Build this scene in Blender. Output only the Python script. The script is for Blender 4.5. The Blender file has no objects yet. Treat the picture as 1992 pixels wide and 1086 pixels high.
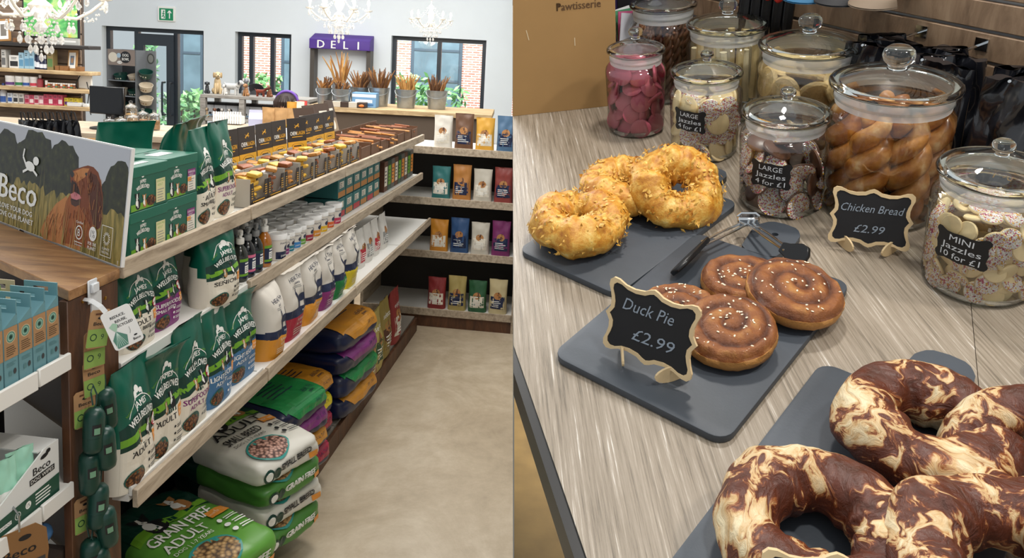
import bpy, bmesh, math, random
from mathutils import Matrix, Vector, noise
random.seed(7)
PI = math.pi
sc = bpy.context.scene
COL = sc.collection
# ------------------------------------------------------------------ camera
FPX, CX, CY, EYE = 1500.0, 996.0, 300.0, 1.85
PITCH, ROLL = 0.127, 0.052
CAM = Vector((0, 0, EYE))
FWD = Vector((0, math.cos(PITCH), -math.sin(PITCH)))
_d0 = Vector((0, -math.sin(PITCH), -math.cos(PITCH)))
RGT = Vector((1, 0, 0)) * math.cos(ROLL) - _d0 * math.sin(ROLL)
DWN = Vector((1, 0, 0)) * math.sin(ROLL) + _d0 * math.cos(ROLL)
cd = bpy.data.cameras.new('camera')
cam = bpy.data.objects.new('camera', cd)
COL.objects.link(cam)
cd.sensor_width = 36.0
cd.lens = FPX / 1992 * 36.0
cd.shift_y = -(543 - CY) / 1992
cd.clip_start = 0.02
mw = Matrix((RGT, -DWN, -FWD)).transposed().to_4x4()
mw.translation = CAM
cam.matrix_world = mw
sc.camera = cam
# ------------------------------------------------------------------ world, lights, exposure
w = bpy.data.worlds.new('world')
sc.world = w
w.use_nodes = True
bg = w.node_tree.nodes['Background']
bg.inputs[0].default_value = (0.93, 0.97, 1.0, 1)
bg.inputs[1].default_value = 0.5
sc.view_settings.view_transform = 'Standard'
sc.view_settings.look = 'None'
sc.view_settings.gamma = 1.0
sc.view_settings.use_curve_mapping = False
sc.view_settings.exposure = 0.35


def area(name, loc, target, sx, sy, power, col=(1, 1, 1)):
    d = bpy.data.lights.new(name, 'AREA')
    d.shape = 'RECTANGLE'
    d.size, d.size_y, d.energy, d.color = sx, sy, power, col
    o = bpy.data.objects.new(name, d)
    COL.objects.link(o)
    o.location = loc
    o.rotation_euler = (Vector(target) - Vector(loc)).to_track_quat('-Z', 'Y').to_euler()
    return o


area('ceiling_light_aisle', (-0.15, 3.0, 3.3), (-0.6, 3.2, 0.2), 0.8, 3.6, 106, (1, 0.97, 0.93))
area('ceiling_light_back', (-1.6, 6.2, 3.3), (-1.6, 6.4, 0.5), 3.0, 3.0, 98, (1, 0.98, 0.96))
area('ceiling_light_till', (-3.4, 4.5, 3.3), (-3.4, 4.8, 0.5), 1.5, 2.0, 35, (1, 0.96, 0.9))
area('daylight_outside', (-2.6, 10.3, 4.6), (-2.6, 13.5, 1.2), 8.0, 2.0, 1000, (0.92, 0.97, 1.0))
for _x, _y, _e in ((0.45, 0.1, 10.5), (1.25, 0.35, 10.5), (0.35, 1.35, 10.0), (1.05, 1.7, 11.5), (2.0, 1.2, 7.0)):
    area('ceiling_spot_counter', (_x, _y, 3.1), (_x * .7 + .15, _y * .5 + .6, 1.3), 0.14, 0.14, _e, (1, 0.95, 0.88))

# ------------------------------------------------------------------ frames
# gondola: x along the aisle (away), y into the shelf, z up
GA = math.radians(6.15)
GU = Vector((math.sin(GA), math.cos(GA), 0))
GV = Vector((-math.cos(GA), math.sin(GA), 0))
GO = Vector((-1.114, -0.047, 0))
G = Matrix((GU, GV, Vector((0, 0, 1)))).transposed().to_4x4()
G.translation = GO
# tasting counter: x right, y away, z up from the counter top
_p, _r = 0.434, -0.08
_n = (-math.sin(_r) * math.cos(_p), math.cos(_r) * math.cos(_p), math.sin(_p))
TU = -(RGT * _n[0] + DWN * _n[1] + FWD * _n[2])
TV = (FWD - TU * FWD.dot(TU)).normalized()
TX = TV.cross(TU)
TH = 0.72
T = Matrix((TX, TV, TU)).transposed().to_4x4()
T.translation = CAM - TU * TH
TI = T.inverted()
GI = G.inverted()


def ray(x, y):
    return RGT * ((x - CX) / FPX) + DWN * ((y - CY) / FPX) + FWD


def hit(x, y, p0, n):
    r = ray(x, y)
    return CAM + r * ((Vector(p0) - CAM).dot(n) / r.dot(n))


def at(x, y, Y):
    return hit(x, y, (0, Y, 0), Vector((0, 1, 0)))


def atz(x, y, z):
    return hit(x, y, (0, 0, z), Vector((0, 0, 1)))


def gz(x, y, z):
    return GI @ atz(x, y, z)


def tab(x, y, h=0.0):
    return TI @ hit(x, y, T @ Vector((0, 0, h)), TU)


def xp(y, z):
    """x of the partition between the two rooms"""
    return (-(y - 0) * RGT.y - (z - EYE) * RGT.z) / RGT.x + 0.0013 * y


def Loc(*a):
    return Matrix.Translation(Vector(a))


def Rz(deg):
    return Matrix.Rotation(math.radians(deg), 4, 'Z')


def Rx(deg):
    return Matrix.Rotation(math.radians(deg), 4, 'X')


def Ry(deg):
    return Matrix.Rotation(math.radians(deg), 4, 'Y')


# ------------------------------------------------------------------ materials
def lin(h):
    h = h.lstrip('#')
    c = [int(h[i:i + 2], 16) / 255 for i in (0, 2, 4)]
    return tuple(x / 12.92 if x <= 0.04045 else ((x + 0.055) / 1.055) ** 2.4 for x in c)


MC = {}


def M(hexc, rough=0.5, metal=0.0, var=0.0, vs=20.0, bump=0.0, bs=60.0, coat=0.0, emit=0.0, spec=0.5, stretch=None):
    key = (hexc, rough, metal, var, vs, bump, bs, coat, emit, spec, stretch)
    if key in MC:
        return MC[key]
    m = bpy.data.materials.new('paint_' + hexc.strip('#'))
    MC[key] = m
    m.use_nodes = True
    nt = m.node_tree
    b = nt.nodes['Principled BSDF']
    c = lin(hexc)
    b.inputs['Base Color'].default_value = (*c, 1)
    b.inputs['Roughness'].default_value = rough
    b.inputs['Metallic'].default_value = metal
    b.inputs['Specular IOR Level'].default_value = spec
    b.inputs['Coat Weight'].default_value = coat
    b.inputs['Coat Roughness'].default_value = 0.15
    if emit:
        b.inputs['Emission Color'].default_value = (*c, 1)
        b.inputs['Emission Strength'].default_value = emit
    if var or bump:
        tc = nt.nodes.new('ShaderNodeTexCoord')
        mp = nt.nodes.new('ShaderNodeMapping')
        if stretch:
            mp.inputs['Scale'].default_value = stretch
        nt.links.new(tc.outputs['Object'], mp.inputs['Vector'])
    if var:
        n = nt.nodes.new('ShaderNodeTexNoise')
        n.inputs['Scale'].default_value = vs
        n.inputs['Detail'].default_value = 5
        nt.links.new(mp.outputs[0], n.inputs['Vector'])
        r = nt.nodes.new('ShaderNodeValToRGB')
        r.color_ramp.elements[0].position = 0.3
        r.color_ramp.elements[1].position = 0.7
        r.color_ramp.elements[0].color = (*[x * (1 - var) for x in c], 1)
        r.color_ramp.elements[1].color = (*[min(1, x * (1 + var * 0.7)) for x in c], 1)
        nt.links.new(n.outputs['Fac'], r.inputs[0])
        nt.links.new(r.outputs[0], b.inputs['Base Color'])
    if bump:
        n2 = nt.nodes.new('ShaderNodeTexNoise')
        n2.inputs['Scale'].default_value = bs
        n2.inputs['Detail'].default_value = 4
        nt.links.new(mp.outputs[0], n2.inputs['Vector'])
        bp = nt.nodes.new('ShaderNodeBump')
        bp.inputs['Strength'].default_value = bump
        bp.inputs['Distance'].default_value = 0.01
        nt.links.new(n2.outputs['Fac'], bp.inputs['Height'])
        nt.links.new(bp.outputs[0], b.inputs['Normal'])
    return m


def mat_new(name):
    m = bpy.data.materials.new(name)
    m.use_nodes = True
    return m, m.node_tree, m.node_tree.nodes['Principled BSDF']


def ramp(nt, src, stops):
    r = nt.nodes.new('ShaderNodeValToRGB')
    e = r.color_ramp.elements
    while len(e) < len(stops):
        e.new(0.5)
    for k, (p, c) in enumerate(stops):
        e[k].position = p
        e[k].color = (*lin(c), 1)
    nt.links.new(src, r.inputs[0])
    return r.outputs[0]


def tex(nt, kind, scale, vec=None, **kw):
    n = nt.nodes.new('ShaderNodeTex' + kind)
    n.inputs['Scale'].default_value = scale
    for k, v in kw.items():
        k = k.replace('_', ' ')
        if k in n.inputs:
            n.inputs[k].default_value = v
        else:
            setattr(n, k.replace(' ', '_'), v)
    if vec is not None:
        nt.links.new(vec, n.inputs['Vector'])
    return n


def coords(nt, scale=(1, 1, 1), rot=(0, 0, 0), out='Object'):
    tc = nt.nodes.new('ShaderNodeTexCoord')
    mp = nt.nodes.new('ShaderNodeMapping')
    mp.inputs['Scale'].default_value = scale
    mp.inputs['Rotation'].default_value = rot
    nt.links.new(tc.outputs[out], mp.inputs['Vector'])
    return mp.outputs[0]


def bump(nt, b, src, strength, dist=0.01):
    bp = nt.nodes.new('ShaderNodeBump')
    bp.inputs['Strength'].default_value = strength
    bp.inputs['Distance'].default_value = dist
    nt.links.new(src, bp.inputs['Height'])
    nt.links.new(bp.outputs[0], b.inputs['Normal'])


def wood(name, dark, mid, light, scale=(1, 8, 8), rough=0.6, ns=4.0, rot=(0, 0, 0), bs=0.15):
    m, nt, b = mat_new(name)
    v = coords(nt, scale, rot)
    n = tex(nt, 'Noise', ns, v, Detail=8.0, Roughness=0.65, Distortion=0.6)
    nt.links.new(ramp(nt, n.outputs['Fac'], [(0.3, dark), (0.5, mid), (0.7, light)]), b.inputs['Base Color'])
    b.inputs['Roughness'].default_value = rough
    bump(nt, b, n.outputs['Fac'], bs)
    return m


def kibble(name, dark, mid, light, scale=160):
    m, nt, b = mat_new(name)
    v = tex(nt, 'Voronoi', scale, coords(nt))
    nt.links.new(ramp(nt, v.outputs['Distance'], [(0.0, light), (0.35, mid), (0.7, dark)]), b.inputs['Base Color'])
    b.inputs['Roughness'].default_value = 0.5
    return m


def thin_glass(name, tint=(0.96, 0.985, 0.97), refl=0.09):
    m = bpy.data.materials.new(name)
    m.use_nodes = True
    nt = m.node_tree
    nt.nodes.clear()
    o = nt.nodes.new('ShaderNodeOutputMaterial')
    t = nt.nodes.new('ShaderNodeBsdfTransparent')
    t.inputs[0].default_value = (*tint, 1)
    g = nt.nodes.new('ShaderNodeBsdfGlossy')
    g.inputs['Roughness'].default_value = 0.03
    lw = nt.nodes.new('ShaderNodeLayerWeight')
    lw.inputs['Blend'].default_value = 0.28
    mm = nt.nodes.new('ShaderNodeMath')
    mm.operation = 'MULTIPLY_ADD'
    mm.inputs[1].default_value = 0.7
    mm.inputs[2].default_value = refl
    nt.links.new(lw.outputs['Fresnel'], mm.inputs[0])
    mx = nt.nodes.new('ShaderNodeMixShader')
    nt.links.new(mm.outputs[0], mx.inputs[0])
    nt.links.new(t.outputs[0], mx.inputs[1])
    nt.links.new(g.outputs[0], mx.inputs[2])
    nt.links.new(mx.outputs[0], o.inputs[0])
    return m


def solid_glass(name, col='#f4fbf8', ior=1.45, rough=0.0):
    m, nt, b = mat_new(name)
    b.inputs['Base Color'].default_value = (*lin(col), 1)
    b.inputs['Transmission Weight'].default_value = 1.0
    b.inputs['IOR'].default_value = ior
    b.inputs['Roughness'].default_value = rough
    return m


# ------------------------------------------------------------------ mesh building
class MB:
    def __init__(s):
        s.v, s.f, s.mi = [], [], []
        s.mx = Matrix()

    def add(s, vs, fs, mi=0):
        o = len(s.v)
        s.v += [s.mx @ Vector(p) for p in vs]
        s.f += [[o + i for i in q] for q in fs]
        s.mi += [mi] * len(fs)
        return s

    def box(s, x0, x1, y0, y1, z0, z1, mi=0):
        return s.hexa([(x0, y0, z0), (x1, y0, z0), (x1, y1, z0), (x0, y1, z0), (x0, y0, z1), (x1, y0, z1), (x1, y1, z1), (x0, y1, z1)], mi)

    def hexa(s, p, mi=0):
        return s.add(p, [(3, 2, 1, 0), (4, 5, 6, 7), (0, 1, 5, 4), (1, 2, 6, 5), (2, 3, 7, 6), (3, 0, 4, 7)], mi)

    def lathe(s, prof, n=24, mi=0, c=(0, 0, 0), cap=True):
        vs, fs = [], []
        for r, z in prof:
            for k in range(n):
                a = 2 * PI * k / n
                vs.append((c[0] + r * math.cos(a), c[1] + r * math.sin(a), c[2] + z))
        for i in range(len(prof) - 1):
            for k in range(n):
                k2 = (k + 1) % n
                fs.append((i * n + k, i * n + k2, (i + 1) * n + k2, (i + 1) * n + k))
        if cap:
            if prof[0][0] > 1e-6:
                fs.append(tuple(reversed(range(n))))
            if prof[-1][0] > 1e-6:
                fs.append(tuple(range((len(prof) - 1) * n, len(prof) * n)))
        return s.add(vs, fs, mi)

    def tube(s, pts, r, n=8, mi=0, cap=True):
        pts = [Vector(p) for p in pts]
        rs = r if isinstance(r, (list, tuple)) else [r] * len(pts)
        vs, fs = [], []
        up = None
        for i, p in enumerate(pts):
            t = (pts[min(i + 1, len(pts) - 1)] - pts[max(i - 1, 0)]).normalized()
            if up is None:
                up = Vector((0, 0, 1)) if abs(t.z) < 0.9 else Vector((1, 0, 0))
            a = t.cross(up)
            if a.length < 1e-5:
                a = t.orthogonal()
            a.normalize()
            b = a.cross(t)
            up = b
            for k in range(n):
                q = 2 * PI * k / n
                vs.append(p + a * (rs[i] * math.cos(q)) + b * (rs[i] * math.sin(q)))
        for i in range(len(pts) - 1):
            for k in range(n):
                k2 = (k + 1) % n
                fs.append((i * n + k, i * n + k2, (i + 1) * n + k2, (i + 1) * n + k))
        if cap:
            fs.append(tuple(reversed(range(n))))
            fs.append(tuple(range((len(pts) - 1) * n, len(pts) * n)))
        return s.add(vs, fs, mi)

    def prism(s, poly, z0, z1, mi=0):
        n = len(poly)
        vs = [(x, y, z0) for x, y in poly] + [(x, y, z1) for x, y in poly]
        fs = [tuple(reversed(range(n))), tuple(range(n, 2 * n))]
        fs += [(k, (k + 1) % n, n + (k + 1) % n, n + k) for k in range(n)]
        return s.add(vs, fs, mi)

    def ell(s, c, r, nu=12, nv=8, mi=0):
        if not isinstance(r, (list, tuple)):
            r = (r, r, r)
        vs, fs = [], []
        for j in range(1, nv):
            t = PI * j / nv
            for k in range(nu):
                a = 2 * PI * k / nu
                vs.append((c[0] + r[0] * math.sin(t) * math.cos(a), c[1] + r[1] * math.sin(t) * math.sin(a), c[2] - r[2] * math.cos(t)))
        b = len(vs)
        vs += [(c[0], c[1], c[2] - r[2]), (c[0], c[1], c[2] + r[2])]
        for j in range(nv - 2):
            for k in range(nu):
                k2 = (k + 1) % nu
                fs.append((j * nu + k, j * nu + k2, (j + 1) * nu + k2, (j + 1) * nu + k))
        for k in range(nu):
            k2 = (k + 1) % nu
            fs.append((b, k2, k))
            fs.append((b + 1, (nv - 2) * nu + k, (nv - 2) * nu + k2))
        return s.add(vs, fs, mi)

    def grid(s, fn, nu, nv, mi=0, wrapu=False, wrapv=False):
        vs, fs = [], []
        for j in range(nv):
            for i in range(nu):
                vs.append(fn(i / (nu if wrapu else nu - 1), j / (nv if wrapv else nv - 1)))
        for j in range(nv if wrapv else nv - 1):
            for i in range(nu if wrapu else nu - 1):
                i2, j2 = (i + 1) % nu, (j + 1) % nv
                fs.append((j * nu + i, j * nu + i2, j2 * nu + i2, j2 * nu + i))
        return s.add(vs, fs, mi)

    def mesh(s, name, mats, smooth=False, bevel=0.0, seg=1, angle=0.7):
        me = bpy.data.meshes.new(name)
        me.from_pydata([tuple(p) for p in s.v], [], s.f)
        if not isinstance(mats, (list, tuple)):
            mats = [mats]
        for m in mats:
            me.materials.append(m)
        me.polygons.foreach_set('material_index', s.mi)
        if bevel:
            bm = bmesh.new()
            bm.from_mesh(me)
            bmesh.ops.remove_doubles(bm, verts=bm.verts, dist=1e-6)
            es = [e for e in bm.edges if len(e.link_faces) == 2 and e.calc_face_angle(0) > 0.5]
            bmesh.ops.bevel(bm, geom=es, offset=bevel, segments=seg, affect='EDGES', profile=0.6, clamp_overlap=True)
            bm.to_mesh(me)
            bm.free()
        if smooth or bevel:
            me.polygons.foreach_set('use_smooth', [True] * len(me.polygons))
            me.set_sharp_from_angle(angle=angle)
        me.update()
        return me

    def build(s, name, mats, parent=None, mx=None, **kw):
        return obj(name, s.mesh(name, mats, **kw), parent, mx)


def obj(name, me, parent=None, mx=None):
    o = bpy.data.objects.new(name, me)
    COL.objects.link(o)
    if parent is not None:
        o.parent = parent
        if mx is not None:
            o.matrix_local = mx
    elif mx is not None:
        o.matrix_world = mx
    return o


def tag(o, label, cat, group=None):
    o['label'] = label
    o['category'] = cat
    if group:
        o['group'] = group
    return o


def struct(o, label=None):
    o['kind'] = 'structure'
    if label:
        o['label'] = label
    return o


def stuff(o):
    o['kind'] = 'stuff'
    return o


def thing(name, label, cat, mx, group=None):
    o = bpy.data.objects.new(name, None)
    o.empty_display_size = 0.05
    COL.objects.link(o)
    o.matrix_world = mx
    return tag(o, label, cat, group)


def dup(root, mx, label, group=None):
    r = root.copy()
    COL.objects.link(r)
    r.matrix_world = mx
    r['label'] = label
    if group:
        r['group'] = group
    for ch in root.children:
        c = ch.copy()
        COL.objects.link(c)
        c.parent = r
        for g in ch.children:
            d = g.copy()
            COL.objects.link(d)
            d.parent = c
    return r


ORD = ['first', 'second', 'third', 'fourth', 'fifth', 'sixth', 'seventh', 'eighth', 'ninth', 'tenth', 'eleventh', 'twelfth', 'thirteenth', 'fourteenth', 'fifteenth', 'sixteenth', 'seventeenth', 'eighteenth', 'nineteenth', 'twentieth']

# ------------------------------------------------------------------ flat print
TXT = {}


def text_geo(s):
    if s in TXT:
        return TXT[s]
    cu = bpy.data.curves.new('lettering', 'FONT')
    cu.body = s
    cu.size = 1.0
    cu.resolution_u = 2
    o = bpy.data.objects.new('lettering', cu)
    COL.objects.link(o)
    dg = bpy.context.evaluated_depsgraph_get()
    me = bpy.data.meshes.new_from_object(o.evaluated_get(dg))
    vs = [(p.co.x, p.co.y) for p in me.vertices]
    fs = [tuple(p.vertices) for p in me.polygons]
    bpy.data.objects.remove(o)
    bpy.data.curves.remove(cu)
    bpy.data.meshes.remove(me)
    xs = [p[0] for p in vs] or [0, 1]
    TXT[s] = (vs, fs, min(xs), max(xs))
    return TXT[s]


class Art:
    """flat print: coloured shapes in (x, y), each layer a hair above the last"""

    def __init__(s, step=0.00004, base=0.0006):
        s.sh, s.step, s.k, s.base = [], step, 0, base

    def poly(s, pts, mat):
        s.k += 1
        s.sh.append(([tuple(p) for p in pts], [tuple(range(len(pts)))], mat, s.k))
        return s

    def rect(s, x0, y0, x1, y1, mat):
        return s.poly([(x0, y0), (x1, y0), (x1, y1), (x0, y1)], mat)

    def ell(s, cx, cy, rx, ry, mat, n=20, rot=0):
        c, q = math.cos(rot), math.sin(rot)
        return s.poly([(cx + rx * math.cos(a) * c - ry * math.sin(a) * q, cy + rx * math.cos(a) * q + ry * math.sin(a) * c) for a in [2 * PI * k / n for k in range(n)]], mat)

    def ring(s, cx, cy, rx, ry, wd, mat, n=28, a0=0, a1=2 * PI):
        vs, fs = [], []
        for k in range(n + 1):
            a = a0 + (a1 - a0) * k / n
            vs.append((cx + rx * math.cos(a), cy + ry * math.sin(a)))
            vs.append((cx + (rx - wd) * math.cos(a), cy + (ry - wd * ry / rx) * math.sin(a)))
        for k in range(n):
            fs.append((2 * k, 2 * k + 2, 2 * k + 3, 2 * k + 1))
        s.k += 1
        s.sh.append((vs, fs, mat, s.k))
        return s

    def line(s, pts, wd, mat):
        for (x0, y0), (x1, y1) in zip(pts[:-1], pts[1:]):
            L = math.hypot(x1 - x0, y1 - y0) or 1
            nx, ny = -(y1 - y0) / L * wd / 2, (x1 - x0) / L * wd / 2
            s.poly([(x0 - nx, y0 - ny), (x1 - nx, y1 - ny), (x1 + nx, y1 + ny), (x0 + nx, y0 + ny)], mat)
        return s

    def text(s, t, cx, cy, h, mat, wd=None, rot=0, shear=0, arc=0, ax=1.0, bold=False):
        """cap height h, centred on (cx, cy); wd fits the width; arc = total bend angle; ax = x units per y unit"""
        vs, fs, a, b = text_geo(t)
        k = h / 0.7
        kx = k * ax
        if wd:
            kx = wd / max(1e-6, b - a)
        W = (b - a) * kx
        out = []
        for x, y in vs:
            X = (x - (a + b) / 2) * kx + shear * (y - 0.35) * k
            Y = (y - 0.35) * k
            if arc:
                R = (W / ax) / arc
                th = (X / ax) / R
                X, Y = (R + Y) * math.sin(th) * ax, (R + Y) * math.cos(th) - R
            if rot:
                X, Y = (X / ax * math.cos(rot) - Y * math.sin(rot)) * ax, X / ax * math.sin(rot) + Y * math.cos(rot)
            out.append((cx + X, cy + Y))
        s.k += 1
        s.sh.append((out, fs, mat, s.k))
        if bold:
            s.sh.append(([(x + h * 0.06 * ax, y) for x, y in out], fs, mat, s.k + 0.45))
        return s

    def lines(s, x0, x1, y, n, dy, hh, mat, rnd=True):
        """small illegible print as short bars"""
        for k in range(n):
            xe = x1 - (x1 - x0) * (random.random() * 0.35 if rnd else 0)
            s.rect(x0, y - k * dy, xe, y - k * dy + hh, mat)
        return s

    def dog(s, cx, cy, h, coat, face, ax=1.0):
        e = lambda x, y, rx, ry, m, r=0: s.ell(cx + x * h * ax, cy + y * h, rx * h * ax, ry * h, m, 12)
        tri = lambda pts, m: s.poly([(cx + x * h * ax, cy + y * h) for x, y in pts], m)
        e(0.08, -0.3, 0.27, 0.34, coat)
        tri([(-.16, -.5), (-.04, -.5), (-.02, -.1), (-.14, -.1)], coat)
        tri([(.02, -.5), (.12, -.5), (.1, -.1), (.02, -.1)], face)
        e(-0.03, -0.2, 0.14, 0.2, face)
        e(0, 0.2, 0.2, 0.2, coat)
        tri([(-.2, .22), (-.26, .44), (-.14, .42), (-.06, .32)], coat)
        tri([(.2, .22), (.26, .44), (.14, .42), (.06, .32)], coat)
        tri([(-.04, .38), (.04, .38), (.07, .1), (-.09, .1)], face)
        e(-0.01, 0.08, 0.1, 0.1, face)
        e(-0.01, 0.1, 0.035, 0.028, K_BLACK)
        e(-0.09, 0.24, 0.025, 0.025, K_BROWN)
        e(0.08, 0.24, 0.025, 0.025, K_BROWN)
        return s

    def mesh(s, name, mp, cx=(), cy=()):
        bm = bmesh.new()
        mats = []
        lay = bm.verts.layers.float.new('lay')
        for vs, fs, mat, k in s.sh:
            if mat not in mats:
                mats.append(mat)
            bv = [bm.verts.new((x, y, 0)) for x, y in vs]
            for q in bv:
                q[lay] = k
            for f in fs:
                try:
                    fc = bm.faces.new([bv[i] for i in f])
                    fc.material_index = mats.index(mat)
                except ValueError:
                    pass
        for x in cx:
            bmesh.ops.bisect_plane(bm, geom=bm.verts[:] + bm.edges[:] + bm.faces[:], plane_co=(x, 0, 0), plane_no=(1, 0, 0))
        for y in cy:
            bmesh.ops.bisect_plane(bm, geom=bm.verts[:] + bm.edges[:] + bm.faces[:], plane_co=(0, y, 0), plane_no=(0, 1, 0))
        if cx or cy:
            bmesh.ops.triangulate(bm, faces=bm.faces[:])
        for q in bm.verts:
            q.co = mp(q.co.x, q.co.y, s.base + q[lay] * s.step)
        bm.normal_update()
        me = bpy.data.meshes.new(name)
        bm.to_mesh(me)
        bm.free()
        for m in mats:
            me.materials.append(m)
        return me

    def build(s, name, mp, parent, cx=(), cy=()):
        return obj(name, s.mesh(name, mp, cx, cy), parent)


def frange(a, b, n):
    return [a + (b - a) * k / (n + 1) for k in range(1, n + 1)]


# common colours
K_BLACK = M('#17171a', 0.5)
K_WHITE = M('#f2f1ec', 0.5)
K_CREAM = M('#e4dccb', 0.5)
K_GREEN = M('#0b5a47', 0.32)
K_DGREEN = M('#06382d', 0.35)
K_LIME = M('#6fa62c', 0.4)
K_NAVY = M('#1c2747', 0.35)
K_ORANGE = M('#e8963a', 0.4)
K_YELLOW = M('#eec21c', 0.4)
K_RED = M('#b5202f', 0.4)
K_PURPLE = M('#7d2b72', 0.4)
K_GREY = M('#8d8d8a', 0.5)
K_DGREY = M('#3b3c3e', 0.5)
K_TAN = M('#b07a45', 0.6)
K_BROWN = M('#5a3420', 0.5)
K_CARD = M('#b98f5e', 0.8, var=0.12, vs=30)
K_STEEL = M('#a7abad', 0.3, metal=1.0)
K_CHROME = M('#d8dbdd', 0.12, metal=1.0)
K_PINK = M('#dc6f92', 0.5)
K_BLUE = M('#3f6d9e', 0.4)
K_GOLD = M('#c99a3c', 0.35, metal=0.7)
K_KIB = kibble('kibble_print', '#2a1509', '#7c4b25', '#b27d48', 150)
K_KIBP = kibble('pink_kibble_print', '#4b2b22', '#b78977', '#d9b6a4', 90)
K_KIBG = kibble('tan_kibble_print', '#4a3216', '#a8834f', '#d1b07a', 70)
# ================================================================== LEFT ROOM: SHELL
W_PINE = wood('weathered_pine', '#8a7a66', '#b3a28c', '#cabaa3', (2.2, 14, 14), 0.65, 3.0)
W_DARK = wood('dark_stained_board', '#3a2417', '#573722', '#6d472d', (5, 5, 1.2), 0.5, 4.0)
W_TOP = wood('oak_veneer', '#6d4b2c', '#93693f', '#ad8455', (9, 1.4, 9), 0.45, 4.0)
W_SLAT = wood('grey_slatwall_board', '#5f5044', '#84705f', '#9b8775', (1, 10, 10), 0.6, 3.0)
W_RAW = wood('rough_sawn_plank', '#8d7350', '#b79c74', '#d3bb93', (2, 12, 12), 0.75, 3.0)
K_SHELF = M('#e9e7e1', 0.4)
K_WALL = M('#e3eaee', 0.7, var=0.03, vs=2)
K_FRAME = M('#2c343c', 0.4)

m, nt, b = mat_new('trowelled_beige_floor')
v = coords(nt)
n1 = tex(nt, 'Noise', 1.6, v, Detail=9.0, Roughness=0.7, Distortion=1.2)
n2 = tex(nt, 'Noise', 12.0, v, Detail=6.0, Roughness=0.7)
mixc = nt.nodes.new('ShaderNodeMath')
mixc.operation = 'ADD'
nt.links.new(n1.outputs['Fac'], mixc.inputs[0])
mm_ = nt.nodes.new('ShaderNodeMath')
mm_.operation = 'MULTIPLY'
mm_.inputs[1].default_value = 0.5
nt.links.new(n2.outputs['Fac'], mm_.inputs[0])
nt.links.new(mm_.outputs[0], mixc.inputs[1])
nt.links.new(ramp(nt, mixc.outputs[0], [(0.5, '#a4937a'), (0.72, '#b8a78d'), (0.95, '#cdbea6')]), b.inputs['Base Color'])
b.inputs['Roughness'].default_value = 0.42
bump(nt, b, n2.outputs['Fac'], 0.06)
K_FLOOR = m

BACK = 9.5
mb = MB()
mb.hexa([(-6.5, -0.6, -0.1), (xp(-0.6, 0), -0.6, -0.1), (xp(BACK + .2, 0), BACK + .2, -0.1), (-6.5, BACK + .2, -0.1),
         (-6.5, -0.6, 0), (xp(-0.6, 0), -0.6, 0), (xp(BACK + .2, 0), BACK + .2, 0), (-6.5, BACK + .2, 0)])
struct(mb.build('floor', K_FLOOR), 'beige trowelled shop floor of the aisle')

# partition between the two rooms
mb = MB()
t = 0.004
y0, y1, z1 = 2.3, BACK + .2, 3.2
mb.hexa([(xp(y0, 0), y0, 0), (xp(y0, 0) + t, y0, 0), (xp(y1, 0) + t, y1, 0), (xp(y1, 0), y1, 0),
         (xp(y0, z1), y0, z1), (xp(y0, z1) + t, y0, z1), (xp(y1, z1) + t, y1, z1), (xp(y1, z1), y1, z1)])
struct(mb.build('wall_right', M('#b9bcbc', 0.7)), 'thin partition between the shop aisle and the treat counter')

# back wall with door and windows
def bx_(px):
    return at(px, 120, BACK).x

dl, dr = bx_(199), bx_(396)
wl, wr = bx_(457), bx_(566)
vl = bx_(760)
xr = xp(BACK, 1.5)
vr = xr - 0.35
zt = lambda px, py: at(px, py, BACK).z
zd, zw, zv = zt(300, 55), zt(510, 64), zt(800, 71)
zs2, zs3 = zt(510, 186), zt(800, 260)
WT = 0.22
mb = MB()
wallz = 3.2
for (x0, x1, z0, z1) in [(-6.5, dl, 0, wallz), (dl, dr, zd, wallz), (dr, wl, 0, wallz), (wl, wr, zw, wallz), (wl, wr, 0, zs2), (wr, vl, 0, wallz), (vl, vr, zv, wallz), (vl, vr, 0, zs3), (vr, xr, 0, wallz)]:
    mb.box(x0, x1, BACK, BACK + WT, z0, z1)
struct(mb.build('wall_back', K_WALL), 'white rear wall with glazed door and windows')
PANE = thin_glass('window_glass', (0.93, 0.97, 0.98), 0.03)


def glazing(name, x0, x1, z0, z1, posts, label, sill=True):
    o = thing(name, label, 'window', Loc(x0, BACK + 0.1, z0))
    o['kind'] = 'structure'
    del o['category']
    W_, H_ = x1 - x0, z1 - z0
    f = 0.05
    mb = MB()
    mb.box(0, W_, 0, 0.07, H_ - f, H_)
    mb.box(0, W_, 0, 0.07, 0, f)
    mb.box(0, f, 0, 0.07, f, H_ - f)
    mb.box(W_ - f, W_, 0, 0.07, f, H_ - f)
    mb.build('window_frame', K_FRAME, o)
    xs = [f] + list(posts) + [W_ - f]
    for p in posts:
        MB().box(p - 0.025, p + 0.025, 0, 0.07, f, H_ - f).build('mullion', K_FRAME, o)
    for a, c in zip(xs[:-1], xs[1:]):
        MB().box(a, c, 0.03, 0.036, f, H_ - f).build('pane', PANE, o)
    return o


W_ = wr - wl
glazing('window_1', wl, wr, zs2, zw, [W_ * 0.24, W_ * 0.62], 'dark framed three light window beside the entrance door')
W_ = vr - vl
glazing('window_2', vl, vr, zs3, zv, [W_ * 0.5], 'dark framed window with frosted pattern right of the deli awning')
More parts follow.
